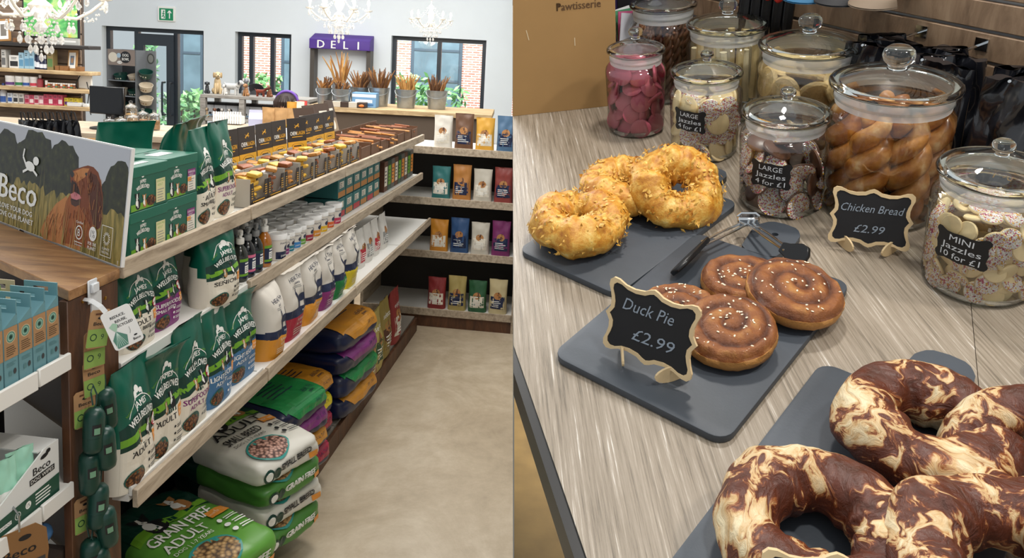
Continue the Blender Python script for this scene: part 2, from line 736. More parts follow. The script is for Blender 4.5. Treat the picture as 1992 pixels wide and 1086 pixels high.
# entrance: side lights and the door leaf
dw = dr - dl
door = glazing('window_3', dl, dr, 0.02, zd, [dw * 0.30, dw * 0.69], 'glazed side lights either side of the entrance door')
x0, x1 = dl + dw * 0.31, dl + dw * 0.68
do = thing('door_1', 'dark framed glass entrance door with long bar handles', 'door', Loc(x0, BACK + 0.07, 0.05))
do['kind'] = 'structure'
del do['category']
dh = zd - 0.12
L_ = x1 - x0
mb = MB()
for q in [(0, 0.09, 0, dh), (L_ - 0.09, L_, 0, dh), (0.09, L_ - 0.09, dh - 0.14, dh), (0.09, L_ - 0.09, 0, 0.12)]:
    mb.box(q[0], q[1], 0, 0.05, q[2], q[3])
mb.build('door_frame', K_FRAME, do)
MB().box(0.09, L_ - 0.09, 0.02, 0.028, 0.12, dh - 0.14).build('pane', PANE, do)
for hx in (L_ - 0.11, L_ - 0.02):
    pts = [(hx, 0, 1.25), (hx, -0.07, 1.25), (hx, -0.08, 1.2), (hx, -0.08, 0.9), (hx, -0.07, 0.85), (hx, 0, 0.85)]
    MB().tube(pts, 0.013, 8).build('handle', K_FRAME, do, smooth=True)

# slatwall behind the till shelves on the left
SY = 6.0
sl0, sl1 = -4.9, at(157, 150, SY).x
sw = thing('wall_left', 'grey brown slatwall behind the till shelves', 'wall', Loc(0, SY, 0))
sw['kind'] = 'structure'
del sw['category']
MB().box(sl0, sl1, 0.03, 0.06, 0, 3.0).build('backing', M('#4a3f37', 0.7), sw)
k, z = 0, 0.9
me = MB().box(sl0, sl1, 0, 0.028, 0, 0.112).mesh('plank', W_SLAT, bevel=0.004)
while z < 2.95:
    obj('plank', me, sw, Loc(0, 0, z))
    z += 0.118
MB().box(sl0, sl1, 0.0, 0.028, 0, 0.895).build('lower_panel', W_SLAT, sw)

# outside: brick house, yard
m, nt, b = mat_new('red_brickwork')
br = tex(nt, 'Brick', 1.0, coords(nt, (1, 1, 1), (PI / 2, 0, 0)))
br.inputs['Color1'].default_value = (*lin('#a9634f'), 1)
br.inputs['Color2'].default_value = (*lin('#bd8470'), 1)
br.inputs['Mortar'].default_value = (*lin('#d8cdc0'), 1)
br.inputs['Brick Width'].default_value = 0.13
br.inputs['Row Height'].default_value = 0.042
br.inputs['Mortar Size'].default_value = 0.008
nt.links.new(br.outputs['Color'], b.inputs['Base Color'])
b.inputs['Roughness'].default_value = 0.85
K_BRICK = m
hs = thing('brick_house', 'red brick building seen through the entrance glass', 'building', Loc(0, 13.6, 0))
MB().box(-6, 1, 0, 0.3, 0, 4).build('wall', K_BRICK, hs)
for (x0, x1, z0, z1) in [(at(352, 100, 13.6).x, at(398, 100, 13.6).x, 0, 2.4), (at(548, 100, 13.6).x, at(575, 100, 13.6).x, 0, 2.3), (at(800, 100, 13.6).x, at(900, 100, 13.6).x, .8, 2.4)]:
    f = MB().box(x0, x1, -0.03, 0.02, z0, z1).build('window', M('#3c4852', 0.4), hs)
    MB().box(x0 + .06, x1 - .06, -0.04, -0.031, z0 + .06, z1 - .06).build('pane', M('#5f7078', 0.15, var=.3, vs=3), f)
    for zz in (z0 + (z1 - z0) * .34, z0 + (z1 - z0) * .67):
        MB().box(x0 + .06, x1 - .06, -0.055, -0.041, zz - .02, zz + .02).build('glazing_bar', M('#3c4852', 0.4), f)
struct(MB().box(-6.5, 1, BACK + WT, 13.6, -0.1, -0.005).build('floor', M('#a9a59c', 0.8, var=0.15, vs=3)), 'pale paving of the yard outside the door')
LEAF = [M('#5f8f4e', 0.6), M('#86ad6c', 0.6), M('#3f6b3a', 0.6)]


def shrub(x, y, z, r, h, label, n=260, seed=1):
    rd = random.Random(seed)
    o = thing('shrub', label, 'shrub', Loc(x, y, z), 'shrubs in the yard')
    mb = MB()
    for k in range(n):
        a, q = rd.random() * 2 * PI, rd.random() ** 0.5
        p = Vector((r * q * math.cos(a), r * q * math.sin(a), h * (0.25 + 0.75 * rd.random())))
        d = Vector((rd.gauss(0, 1), rd.gauss(0, 1), rd.gauss(0, 1))).normalized() * 0.07
        e = d.orthogonal().normalized() * 0.028
        mb.add([p - d, p - e, p + d, p + e], [(0, 1, 2, 3)], rd.randrange(3))
    stuff(mb.build('foliage', LEAF, o))
    mb = MB()
    for k in range(5):
        a = k * 1.3
        mb.tube([(0, 0, 0), (r * .4 * math.cos(a), r * .4 * math.sin(a), h * .7)], 0.012, 5)
    mb.build('stem', K_BROWN, o)
    return o


def planter(x, y, label):
    o = MB().lathe([(0.12, 0), (0.16, 0.26), (0.175, 0.27), (0.175, 0.3), (0.15, 0.3), (0.14, 0.22), (0, 0.22)], 18).build('plant_pot', M('#9aa0a0', 0.7), None, Loc(x, y, 0), smooth=True)
    return tag(o, label, 'pot', 'pots in the yard')


for k, (px, Y, r, h, lb) in enumerate([(352, 11.6, .28, .8, 'tall flowering shrub outside the right side light of the door'), (505, 12.0, .35, 1.15, 'round pale shrub outside the middle of the window'), (541, 11.0, .3, .75, 'low dark shrub below the window on the right'), (485, 11.2, .3, .7, 'low bushy shrub below the window on the left'), (280, 12.6, .2, 1.5, 'slim shrub by the brick corner seen through the door'), (388, 11.0, .2, .9, 'bright green shrub at the right of the side light'), (790, 11.2, .35, 1.3, 'tall shrub outside the frosted window at left'), (860, 11.6, .4, 1.1, 'wide shrub outside the frosted window at right')]):
    p = at(px, 150, Y)
    shrub(p.x, Y, 0.22, r, h, lb, 300, k + 3)
    planter(p.x, Y, 'grey round pot ' + ['under the tall flowering shrub', 'under the round pale shrub', 'under the low dark shrub', 'under the low bushy shrub', 'under the slim shrub', 'under the bright green shrub', 'under the tall shrub by the frosted window', 'under the wide shrub by the frosted window'][k])
p = at(330, 150, 12.9)
bn = thing('garden_bench', 'pale slatted wooden bench in the yard outside', 'bench', Loc(p.x, 12.9, 0))
K_BEN = M('#c9c3b4', 0.7)
for k in range(4):
    MB().box(-0.6, 0.6, -0.2 + k * 0.09, -0.13 + k * 0.09, 0.38, 0.4).build('seat_slat', K_BEN, bn)
for k in range(12):
    MB().box(-0.58 + k * 0.1, -0.54 + k * 0.1, 0.2, 0.22, 0.42, 0.78).build('back_slat', K_BEN, bn)
MB().box(-0.6, 0.6, 0.19, 0.23, 0.78, 0.83).build('top_rail', K_BEN, bn)
for x in (-0.58, 0.54):
    for y in (-0.2, 0.18):
        MB().box(x, x + 0.05, y, y + 0.05, 0, 0.42 if y < 0 else 0.8).build('leg', K_BEN, bn)

# ================================================================== GONDOLA SHELVING
BAYS = [(1.835, 2.52), (2.52, 3.46), (3.46, 4.30), (4.30, 5.02)]
ZA, ZB, ZC, ZD = 1.302, 1.055, 0.762, 0.10
VC = -0.06
K_DARKBACK = M('#3a3530', 0.7)
blab = ['first shelving bay beside the end display', 'second shelving bay holding pump bottles and tubs', 'third shelving bay beyond the tubs', 'last shelving bay at the far end of the aisle']
for k, (u0, u1) in enumerate(BAYS):
    o = thing('shelving_bay', blab[k], 'shelving', G @ Loc(u0, 0, 0), 'gondola bays along the aisle')
    L_ = u1 - u0
    e = 0.004
    # shelves
    sl = 0.56 if k == 0 else 0.0          # the first bay is cut back along the slanted end display

    def slab(v0, v1, za, zb, nm, mt):
        MB().prism([(e + sl * max(0, v0), v0), (L_ - e, v0), (L_ - e, v1), (e + sl * max(0, v1), v1)], za, zb).build(nm, mt, o)
    slab(0.012, 0.45, ZA - 0.02, ZA, 'shelf', K_SHELF)
    slab(0.012, 0.45, ZB - 0.02, ZB, 'shelf', K_SHELF)
    lx = -.05 if k == 0 else e
    MB().prism([(lx, VC + .012), (L_ - e, VC + .012), (L_ - e, .45), (e + sl * .45, .45), (e, .0), (lx, -.006)], ZC - .02, ZC).build('shelf', K_SHELF, o)
    slab(0.015, 0.45, ZD - 0.02, ZD, 'base_deck', M('#8b8378', 0.6))
    slab(0.455, 0.475, 0, ZA, 'back_panel', K_DARKBACK)
    slab(0.48, 0.92, ZA - 0.02, ZA, 'rear_shelf', K_SHELF)
    # front boards
    MB().box(e, L_ - e, -0.008, 0.01, ZA - 0.028, ZA + 0.016).build('front_board', W_PINE, o, bevel=0.002)
    if k == 0:
        MB().box(e, L_ - e, 0.0, 0.011, ZB - 0.024, ZB + 0.008).build('shelf_lip', K_SHELF, o, bevel=0.002)
        MB().box(lx, L_ - e, VC + 0.004, VC + 0.011, ZC - 0.004, ZC + 0.018).build('shelf_lip', K_SHELF, o)
    else:
        MB().box(e, L_ - e, -0.008, 0.01, ZB - 0.03, ZB + 0.014).build('front_board', W_PINE, o, bevel=0.002)
    MB().box(lx, L_ - e, VC - 0.012, VC + 0.003, ZC - 0.034, ZC + 0.013).build('front_board', W_PINE, o, bevel=0.002)
    MB().box(0, L_, -0.004, 0.013, 0, ZD - 0.008).build('kick_board', W_DARK, o, bevel=0.002)
    for x in (0.001 + sl * .46, L_ - 0.021):
        MB().box(x, x + 0.02, 0.43, 0.454, 0, ZA - 0.021).build('upright', K_STEEL, o)
    for x in (0.03 + sl * .46, L_ - 0.05):
        for zz in (ZA - 0.021, ZB - 0.021, ZC - 0.021):
            mb = MB()
            mb.hexa([(x, 0.05, zz - 0.02), (x + 0.003, 0.05, zz - 0.02), (x + 0.003, 0.44, zz - 0.06), (x, 0.44, zz - 0.06), (x, 0.05, zz), (x + 0.003, 0.05, zz), (x + 0.003, 0.44, zz), (x, 0.44, zz)])
            mb.build('bracket', K_STEEL, o)

# low cross unit closing the aisle end
o = thing('shelving_bay', 'low cross shelving unit closing the far end of the aisle', 'shelving', G @ Loc(5.12, 0, 0) @ Rz(0), 'gondola bays along the aisle')
Lx = 0.62
mb = MB().box(0, 0.45, -Lx, 0.4, 0, 0.09)
mb.build('kick_board', W_DARK, o)
for z in (0.1, 0.5, 0.86, 1.2):
    MB().box(0.0, 0.45, -Lx, 0.4, z, z + 0.02).build('shelf', K_SHELF, o)
    MB().box(-0.012, 0.0, -Lx, 0.4, z - 0.02, z + 0.03).build('front_board', W_PINE, o, bevel=0.002)
MB().box(0.43, 0.45, -Lx, 0.4, 0.09, 1.22).build('back_panel', K_DARKBACK, o)
for y in (-Lx - 0.02, 0.4):
    MB().box(0.0, 0.45, y, y + 0.02, 0, 1.24).build('side_panel', W_PINE, o)

# ================================================================== BAG SHAPES
SX = [-1, -.985, -.95, -.9, -.82, -.72, -.6, -.48, -.36, -.24, -.12, 0, .12, .24, .36, .48, .6, .72, .82, .9, .95, .985, 1]
BROWS = [0, .015, .04, .07, .105, .14, .18, .22, .26, .30, .34, .38, .42, .46, .50, .54, .58, .62, .66, .70, .74, .78, .82, .86, .90, .94, .97, 1.0]


class Bag:
    def __init__(s, W, D, H, flop=0.0, seed=0, t0=0.62, crk=0.05, topw=1.0, pw=2.6):
        s.pw = pw
        s.W, s.D, s.H, s.flop, s.seed, s.t0, s.crk, s.topw = W, D, H, flop, seed, t0, crk, topw

    def p(s, x, t, side, off=0.0):
        x = max(-1, min(1, x))
        d = s.D / 2 * max(0.03, (1 - max(0, t) ** s.pw)) * (0.9 + 0.2 * min(1, t * 4) if t < 0.25 else 1.1)
        wv = s.W / 2 * (1 - 0.05 * math.sin(PI * t)) * (1 + (s.topw - 1) * t)
        yy = d * math.sqrt(max(0, 1 - abs(x) ** 4))
        n = noise.noise(Vector((x * 1.7 + s.seed * 3.1, t * 4.5, s.seed * 1.7 + side))) * s.D * s.crk * 2
        n += noise.noise(Vector((x * 4 + s.seed, t * 8, s.seed * 5.3 + side))) * s.D * s.crk * .7
        n *= min(1, t * 6) * math.sqrt(max(0, 1 - abs(x) ** 4))
        k = max(0, t - s.t0) / (1 - s.t0)
        fy = -s.flop * s.H * k * k
        fz = -abs(s.flop) * s.H * 0.55 * k ** 2.2
        return Vector((wv * x, side * (yy + n + off) + fy, s.H * t + fz + (off * 0.4 * k if side < 0 else 0)))

    def mesh(s, mats, split=None):
        """mats: list; split(x, t, side) -> material index"""
        mb = MB()
        rows = BROWS
        ring = [(x, -1) for x in SX] + [(x, 1) for x in reversed(SX[1:-1])]
        n = len(ring)
        vs = [s.p(x, t, sd) for t in rows for x, sd in ring]
        for j in range(len(rows) - 1):
            for i in range(n):
                i2 = (i + 1) % n
                mb.f.append([j * n + i, j * n + i2, (j + 1) * n + i2, (j + 1) * n + i])
                tm = (rows[j] + rows[j + 1]) / 2
                mb.mi.append(split(ring[i][0], tm, ring[i][1]) if split else 0)
        mb.f.append(list(reversed(range(n))))
        mb.mi.append(mb.mi[0])
        mb.f.append(list(range((len(rows) - 1) * n, len(rows) * n)))
        mb.mi.append(mb.mi[-2])
        mb.v = vs
        return mb.mesh('bag_body', mats, smooth=True, angle=1.0)

    def front(s):
        return lambda x, y, off: s.p(x, y, -1, off)


class Lying:
    """filled bag lying flat: x across, y = into the shelf, z up; implicit |x|^6+|y|^6+|z|^2.6 = 1"""

    def __init__(s, W, L, Th, seed=0):
        s.a, s.b, s.c, s.seed = W / 2, L / 2, Th / 2, seed

    def w(s, x, y, z):
        n = noise.noise(Vector((x * 2 + s.seed, y * 2.4, z + s.seed * 2))) * 0.12 + noise.noise(Vector((x * 5 + s.seed, y * 6, z * 2 + s.seed))) * 0.06
        sag = 1 - 0.18 * (abs(y) ** 4) - 0.1 * abs(x) ** 4
        return Vector((s.a * x * (1 + n * .3), s.b * y * (1 + n * .3), s.c + s.c * z * (1 + n) * (sag if z > 0 else 1)))

    def top(s, x, y, off):
        z = max(0, 1 - abs(x) ** 8 - abs(y) ** 8) ** (1 / 4)
        return s.w(x, y, z) + Vector((0, 0, off * 2))

    def fr(s, x, z, off):
        """front end, z in -1..1"""
        y = -max(0, 1 - abs(x) ** 8 - abs(z) ** 4) ** (1 / 8)
        return s.w(x, y, z) + Vector((0, -off * 2, 0))

    def mesh(s, mats, split=None):
        mb = MB()
        N = 20
        key, vs = {}, []

        def vid(p):
            q = tuple(round(x, 4) for x in p)
            if q not in key:
                lo, hi = 0.2, 2.0
                for _ in range(24):
                    r = (lo + hi) / 2
                    if abs(p[0] * r) ** 8 + abs(p[1] * r) ** 8 + abs(p[2] * r) ** 4 > 1:
                        hi = r
                    else:
                        lo = r
                key[q] = len(vs)
                vs.append(Vector(p) * lo)
            return key[q]
        for ax in range(3):
            for sg in (-1, 1):
                for i in range(N):
                    for j in range(N):
                        q = []
                        for (di, dj) in ((0, 0), (1, 0), (1, 1), (0, 1)):
                            c = [0, 0, 0]
                            c[ax] = sg
                            c[(ax + 1) % 3] = -1 + 2 * (i + di) / N
                            c[(ax + 2) % 3] = -1 + 2 * (j + dj) / N
                            q.append(vid(c))
                        if sg < 0:
                            q.reverse()
                        mb.f.append(q)
                        cc = sum((vs[k] for k in q), Vector()) / 4
                        mb.mi.append(split(cc.x, cc.y, cc.z) if split else 0)
        mb.v = [s.w(*p) for p in vs]
        return mb.mesh('bag_body', mats, smooth=True, angle=1.2)


# ------------------------------------------------------------------ green dog food bags
def sticker(A, x, y, r, ax, price):
    A.ell(x, y, r * ax, r, K_RED, 18).ell(x, y, r * ax * .84, r * .84, K_WHITE, 18)
    A.text(price, x, y, r * .62, K_BLACK, ax=ax * .8, rot=0.25)


def jwb(W, D, H, kind, seed, flop=0.0, price=None, t0=.62):
    B = Bag(W, D, H, flop, seed, t0)
    low = {'adult': K_CREAM, 'senior': K_CREAM, 'small': K_CREAM, 'superfood': K_CREAM, 'purple': K_PURPLE, 'light': M('#41719b', 0.4)}[kind]
    me = B.mesh([K_GREEN, low], lambda x, t, sd: 1 if t < (0.40 if sd < 0 else .5) else 0)
    A = Art(.00003, .0009)
    ax = 2 * H / W
    hb = .44
    A.poly([(-.93, .30), (.93, .36), (.93, .52), (.5, .6), (0, .63), (-.5, .6), (-.93, .52)], K_DGREEN)
    A.poly([(-.93, hb - .06), (-.4, hb - .02), (.3, hb - .02), (.93, hb + .0), (.93, hb + .05), (.2, hb + .03), (-.4, hb + .04), (-.93, hb + .0)], K_LIME)
    A.poly([(-.93, .01), (.93, .01), (.93, hb - .03), (.3, hb - .07), (-.3, hb - .06), (-.93, hb - .1)], low)
    # crest and arched name
    A.ring(0, .47, .80, .80 / ax * 1.15, .025, K_WHITE, 18, PI * .17, PI * .83)
    A.ell(0, .765, .11, .12 / ax, K_WHITE, 12).ell(-.14, .735, .09, .025, K_WHITE, 8).ell(.17, .74, .1, .022, K_WHITE, 8).ell(-.2, .715, .03, .03, K_WHITE, 6).ell(.24, .72, .03, .03, K_WHITE, 6)
    A.text('JAMES', 0, .66, .048, K_WHITE, wd=.66, arc=.45, ax=ax, bold=True)
    A.text('WELLBELOVED', 0, .575, .056, K_WHITE, wd=1.45, arc=.9, ax=ax, bold=True)
    A.text('HEALTHY', .62, .655, .018, K_LIME, wd=.32, ax=ax, rot=-.35)
    A.text('NATURALLY', -.62, .64, .018, K_LIME, wd=.34, ax=ax, rot=.6)
    A.dog(-.28, .42, .10, K_TAN, K_CREAM, ax)
    A.dog(.16, .455, .14, K_BLACK, K_WHITE, ax)
    dk = K_WHITE if kind in ('purple', 'light') else K_BLACK
    nm = {'adult': ['ADULT'], 'senior': ['SENIOR'], 'small': ['ADULT', 'SMALL BREED'], 'superfood': ['SUPERFOODS', 'ADULT'], 'purple': ['SUPERFOODS', 'SMALL BREED'], 'light': ['LIGHT RECIPE', 'ADULT']}[kind]
    col = K_PURPLE if kind == 'superfood' else dk
    A.text(nm[0], -.2, .30, .05, col, wd=min(1.35, .16 * len(nm[0]) + .2), ax=ax, bold=True)
    if len(nm) > 1:
        A.text(nm[1], -.3, .235, .04, col, wd=min(1.1, .11 * len(nm[1]) + .2), ax=ax, bold=True)
    A.rect(.45, .27, .85, .37, K_ORANGE)
    A.text('TURKEY', .65, .33, .02, K_WHITE, wd=.3).text('& RICE', .65, .295, .02, K_WHITE, wd=.28)
    for q in range(3):
        A.ell(.2, .21 - q * .06, .05, .05 / ax, dk, 8)
        A.lines(.3, .8, .21 - q * .06, 2, .018, .007, dk)
    A.ell(-.48, .1, .4, .085, M('#20564b', .5), 20).ell(-.48, .095, .37, .075, K_KIB, 20)
    if price:
        sticker(A, .64, .45, .055, ax, price)
    pm = A.mesh('print', B.front(), SX[2:-2], BROWS[1:-1])
    return me, pm


def put_bag(geo, mx, label, group, name='dog_food_bag', cat='bag'):
    o = thing(name, label, cat, mx, group)
    obj('bag_body', geo[0], o)
    if geo[1]:
        obj('print', geo[1], o)
    return o


GT = 'green bags on the top shelf'
# top shelf: two in front, three turned behind
put_bag(jwb(.15, .085, .29, 'small', 1, .02), G @ Loc(2.325, .075, ZA) @ Rz(8), 'green and cream small breed bag standing beside the green cartons up top', GT)
put_bag(jwb(.165, .09, .30, 'superfood', 2, .02), G @ Loc(2.465, .085, ZA) @ Rz(6), 'green and cream superfood dog food bag at the right end of the first top shelf', GT)
plain = Bag(.17, .09, .31, .10, 5)
pm = (plain.mesh([K_GREEN]), None)
put_bag(pm, G @ Loc(2.395, .185, ZA + .0) @ Rz(10), 'plain green bag top leaning behind the small breed bag', GT)
plain = Bag(.2, .09, .33, .16, 9)
pm2 = (plain.mesh([K_GREEN]), None)
put_bag(pm2, G @ Loc(2.505, .215, ZA) @ Rz(12), 'tall plain green bag with folded top at the back of the top shelf', GT)
put_bag(pm, G @ Loc(2.35, .32, ZA) @ Rz(-35), 'plain green bag turned sideways behind the green cartons', GT)

# middle shelf
GM = 'green bags on the middle shelf'
zb = ZB
put_bag(jwb(.15, .08, .235, 'small', 11, 0, '£9.50'), G @ Loc(1.97, .06, zb), 'small breed dog food bag half hidden behind the hanging recycling card', GM)
put_bag(jwb(.145, .08, .235, 'purple', 12, 0, '£9.50'), G @ Loc(2.118, .075, zb), 'dog food bag with purple lower half on the middle shelf', GM)
put_bag(jwb(.165, .11, .245, 'senior', 13, .06), G @ Loc(2.345, .03, zb) @ Rz(-8), 'cream and green senior dog food bag leaning over the middle shelf', GM)
put_bag(jwb(.15, .09, .24, 'senior', 14, 0, '£9.50'), G @ Loc(2.462, .13, zb), 'second senior dog food bag with price sticker beside the pump bottles', GM)
put_bag(pm, G @ Loc(2.22, .26, zb) @ Matrix.Scale(.75, 4), 'plain green bag at the dark back of the middle shelf', GM)

# lower shelf
GL = 'green bags on the lower shelf'
zc = ZC
lowb = [(1.845, .0, 'adult', .165, .31, .04, '£9.95', 4, 'cream and green adult dog food bag with red ringed sticker next to the green dispensers'),
        (1.985, .01, 'adult', .15, .325, .17, None, -6, 'green bag with top flopped forward, second on the lower shelf'),
        (2.135, .015, 'superfood', .165, .315, .05, '£9.95', 2, 'superfood dog food bag on the lower shelf between two leaning bags'),
        (2.295, .02, 'light', .165, .30, .05, '£9.95', 2, 'blue based light recipe bag, fourth on the lower shelf'),
        (2.465, .03, 'light', .185, .305, .11, None, -4, 'blue based light recipe bag with bent top beside the cream bags')]
for k, (u, vv, kd, W_, H_, fl, pr, rz, lb) in enumerate(lowb):
    put_bag(jwb(W_, .1, H_, kd, 21 + k, fl, pr), G @ Loc(u, vv - .004, zc) @ Rz(rz), lb, GL)
put_bag(pm, G @ Loc(2.05, .19, zc) @ Rz(10), 'plain green bag behind the flopped bag on the lower shelf', GL)
put_bag(pm, G @ Loc(2.22, .21, zc) @ Rz(-12), 'plain green bag standing behind the superfood bag on the lower shelf', GL)


# ------------------------------------------------------------------ cream bags
def paws_bag(W, D, H, colr, seed, flop):
    B = Bag(W, D, H, flop, seed, .8, .05, 1.0, 6.0)
    K_C = M('#d9d2c7', 0.55)
    me = B.mesh([K_C, K_NAVY, colr], lambda x, t, sd: 2 if t < .30 else (1 if t < .38 else 0))
    ax = 2 * H / W
    A = Art(.00003, .0009)
    A.rect(-.93, .02, .93, .30, colr).rect(-.93, .29, .93, .40, K_NAVY)
    A.text('HEALTHY', 0, .80, .055, K_NAVY, wd=1.05, arc=.5, ax=ax)
    A.text('paws', 0, .735, .035, K_NAVY, wd=.36, ax=ax, shear=.2)
    A.lines(-.4, .4, .69, 2, .02, .008, K_GREY)
    e = lambda x, y, rx, ry: A.ell(x, y, rx, ry, K_NAVY, 14)
    e(.3, .52, .34, .055), e(.66, .6, .13, .05), e(.78, .59, .1, .025), e(.6, .555, .1, .05)
    for x in (.05, .15, .5, .6):
        A.poly([(x - .05, .53), (x + .05, .53), (x + .035, .40), (x - .035, .40)], K_NAVY)
    A.line([(-.02, .54), (-.2, .62), (-.16, .66)], .05, K_NAVY)
    A.text('PUPPY', .5, .345, .025, K_WHITE, wd=.4, ax=ax)
    A.text('TURKEY', .25, .24, .035, K_CREAM, wd=.75, ax=ax).text('& RICE', .25, .185, .03, K_CREAM, wd=.6, ax=ax)
    A.lines(-.3, .8, .12, 3, .03, .01, K_CREAM)
    pmm = A.mesh('print', B.front(), SX[2:-2], BROWS[1:-1])
    return me, pmm


GP = 'cream and navy bags on the lower shelf'
cols = [(2.66, .015, .135, .26, M('#d9912d', .4), 'orange', 'slim cream and navy bag with orange base, nearest of the cream bags'),
        (2.845, .03, .175, .29, M('#a92339', .4), 'red', 'cream and navy bag with crimson base'),
        (3.03, .03, .185, .285, M('#e0962c', .4), 'orange', 'wide cream and navy bag with orange base between crimson and purple ones'),
        (3.20, .03, .15, .28, M('#8a2f74', .4), 'purple', 'cream and navy bag with purple base'),
        (3.345, .03, .15, .285, M('#1c7a3d', .4), 'green', 'cream and navy bag with green base'),
        (3.52, .03, .18, .29, M('#d9c21c', .4), 'yellow', 'cream and navy bag with yellow base, last of the row')]
K_NAVY2 = K_NAVY
for k, (u, vv, W_, H_, c, nm, lb) in enumerate(cols):
    put_bag(paws_bag(W_, .13, H_, c, 41 + k, .16 if k else .02), G @ Loc(u, vv - .005, zc) @ Rz(-3 + 2 * (k % 3)), lb, GP)
backm = (Bag(.17, .12, .28, .1, 61).mesh([M('#bdb7ac', 0.6)]), None)
for k, u in enumerate((2.79, 2.99, 3.4)):
    put_bag(backm, G @ Loc(u, .23, zc), 'grey cream bag at the back, behind the ' + ['crimson based bag', 'wide orange based bag', 'green based bag'][k], GP)


def pouch(W, D, H, base, labelc, seed, txt, flop=.03):
    B = Bag(W, D, H, flop, seed)
    me = B.mesh([base])
    ax = 2 * H / W
    A = Art()
    A.rect(-.8, .15, .8, .5, labelc)
    A.ell(0, .52, .45, .1, K_TAN, 14).ell(.1, .54, .15, .09, K_BROWN, 12)
    if txt:
        A.text(txt, 0, .72, .09, K_WHITE, wd=1.3, ax=ax)
    A.lines(-.6, .6, .36, 4, .05, .018, K_WHITE)
    return me, A.mesh('print', B.front(), SX[2:-2:2], BROWS[1:-1:2])


# far bay: white and red pouches, boxes
for k, u in enumerate((3.68, 3.80, 3.92, 4.05, 4.2)):
    put_bag(pouch(.11, .07, .2, M('#d6d2cb', .5), K_RED if k % 2 else K_GREY, 70 + k, None), G @ Loc(u + .02, .04, zc), ['first', 'second', 'third', 'fourth', 'fifth'][k] + ' white pouch past the yellow based bag on the lower shelf', 'white pouches at the far lower shelf')

# base deck: upright bags at the far end
GJ = 'upright bags on the base deck'
jo = [(3.93, .02, M('#7d1b22', .4), M('#b3a062', .5), .16, .36, 'enjoys', 'red topped upright bag next to the orange topped stack'),
      (4.13, .04, M('#b0a05a', .5), M('#2c4a2a', .5), .17, .34, 'select', 'olive upright bag with dark green label near the aisle end'),
      (4.33, .05, M('#93803f', .5), M('#54301f', .5), .17, .34, 'select', 'tan upright bag behind the olive one'),
      (4.56, .05, M('#8e2c2c', .5), M('#d6cfc0', .5), .17, .33, 'enjoys', 'dull red upright bag deep on the base deck'),
      (3.79, .2, M('#4c1018', .4), M('#7c6a3b', .5), .17, .38, 'enjoys', 'dark red upright bag at the back above the orange stack')]
for k, (u, vv, c, lc, W_, H_, tx, lb) in enumerate(jo):
    put_bag(pouch(W_, .1, H_, c, lc, 80 + k, tx), G @ Loc(u, vv, ZD), lb, GJ)


# ------------------------------------------------------------------ bags lying on the base deck
def lying_green(W, L, Th, seed, base, txt2, pinkk=False, full=True):
    B = Lying(W, L, Th, seed)
    me = B.mesh([base, K_DGREEN], lambda x, y, z: 1 if y > .25 else 0)
    A = Art(0.00005, .0018)
    ax = L / W
    tx = K_WHITE if not pinkk else K_BLACK
    A.poly([(-.9, .18), (.9, .18), (.9, .9), (-.9, .9)], K_DGREEN)
    A.poly([(-.9, .12), (-.3, .2), (.3, .16), (.9, .22), (.9, .34), (.2, .3), (-.4, .34), (-.9, .28)], K_LIME)
    A.dog(-.4, .42, .5, K_BLACK, K_WHITE, ax * 1.0)
    A.dog(.35, .5, .42, K_TAN, K_WHITE, ax * 1.0)
    A.text(txt2[0], -.1, .02, .19, tx, wd=1.45, bold=True)
    A.text(txt2[1], -.3, -.22, .16, tx, wd=1.0, bold=True)
    A.text('DOG | 1-7 YEARS', -.32, -.38, .06, tx, wd=.9)
    A.rect(.42, -.18, .85, -.02, K_ORANGE)
    A.text('WITH TURKEY', .63, -.1, .05, K_WHITE, wd=.38)
    for q in range(3):
        A.ell(.42, -.3 - q * .14, .05, .04, tx, 10)
        A.lines(.52, .85, -.3 - q * .14, 2, .045, .018, tx)
    kb = K_KIBP if pinkk else K_KIBG
    A.ell(-.3, -.72, .52, .27, M('#2f8f86', .4), 26).ell(-.3, -.725, .48, .24, kb, 26)
    Tm = A.mesh('print', B.top, frange(-1, 1, 19), frange(-1, 1, 19))
    F = Art(0.00005, .0018)
    F.text('GRAIN FREE' if not pinkk else 'SMALL BREED', .1, .15, .5, K_WHITE if not pinkk else K_BLACK, wd=1.0, bold=True)
    F.rect(.55, -.55, .8, -.15, K_ORANGE)
    F.ell(-.72, -.1, .13, .55, K_DGREEN, 14).ell(-.72, -.1, .09, .35, K_WHITE, 12)
    F.ell(-.5, -.1, .1, .42, K_DGREEN, 12)
    Fm = F.mesh('end_print', B.fr, frange(-1, 1, 19), frange(-1, 1, 11))
    S = Art(0.0003)
    return me, Tm, Fm


def put_lying(g, mx, label, group):
    o = thing('dog_food_sack', label, 'sack', mx, group)
    obj('bag_body', g[0], o)
    if g[1]:
        obj('print', g[1], o)
    if len(g) > 2 and g[2]:
        obj('end_print', g[2], o)
    return o


K_SGREEN = M('#5f9a3b', 0.35)
K_SWHITE = M('#d9d5c9', 0.4)
gA = lying_green(.31, .5, .135, 3, K_SGREEN, ('GRAIN FREE', 'ADULT'))
gB = lying_green(.30, .5, .10, 5, K_SWHITE, ('ADULT', 'SMALL BREED'), True)
gC = lying_green(.30, .5, .10, 8, M('#4c8538', 0.35), ('GRAIN FREE', 'ADULT'))
GS = 'sacks lying on the base deck'
c, s_ = math.cos(math.radians(-20)), math.sin(math.radians(-20))


def lay(u, vfront, z, rz, L):
    """u = centre of the front edge"""
    return G @ Loc(u, vfront, z) @ Rz(rz) @ Loc(0, L / 2, 0)


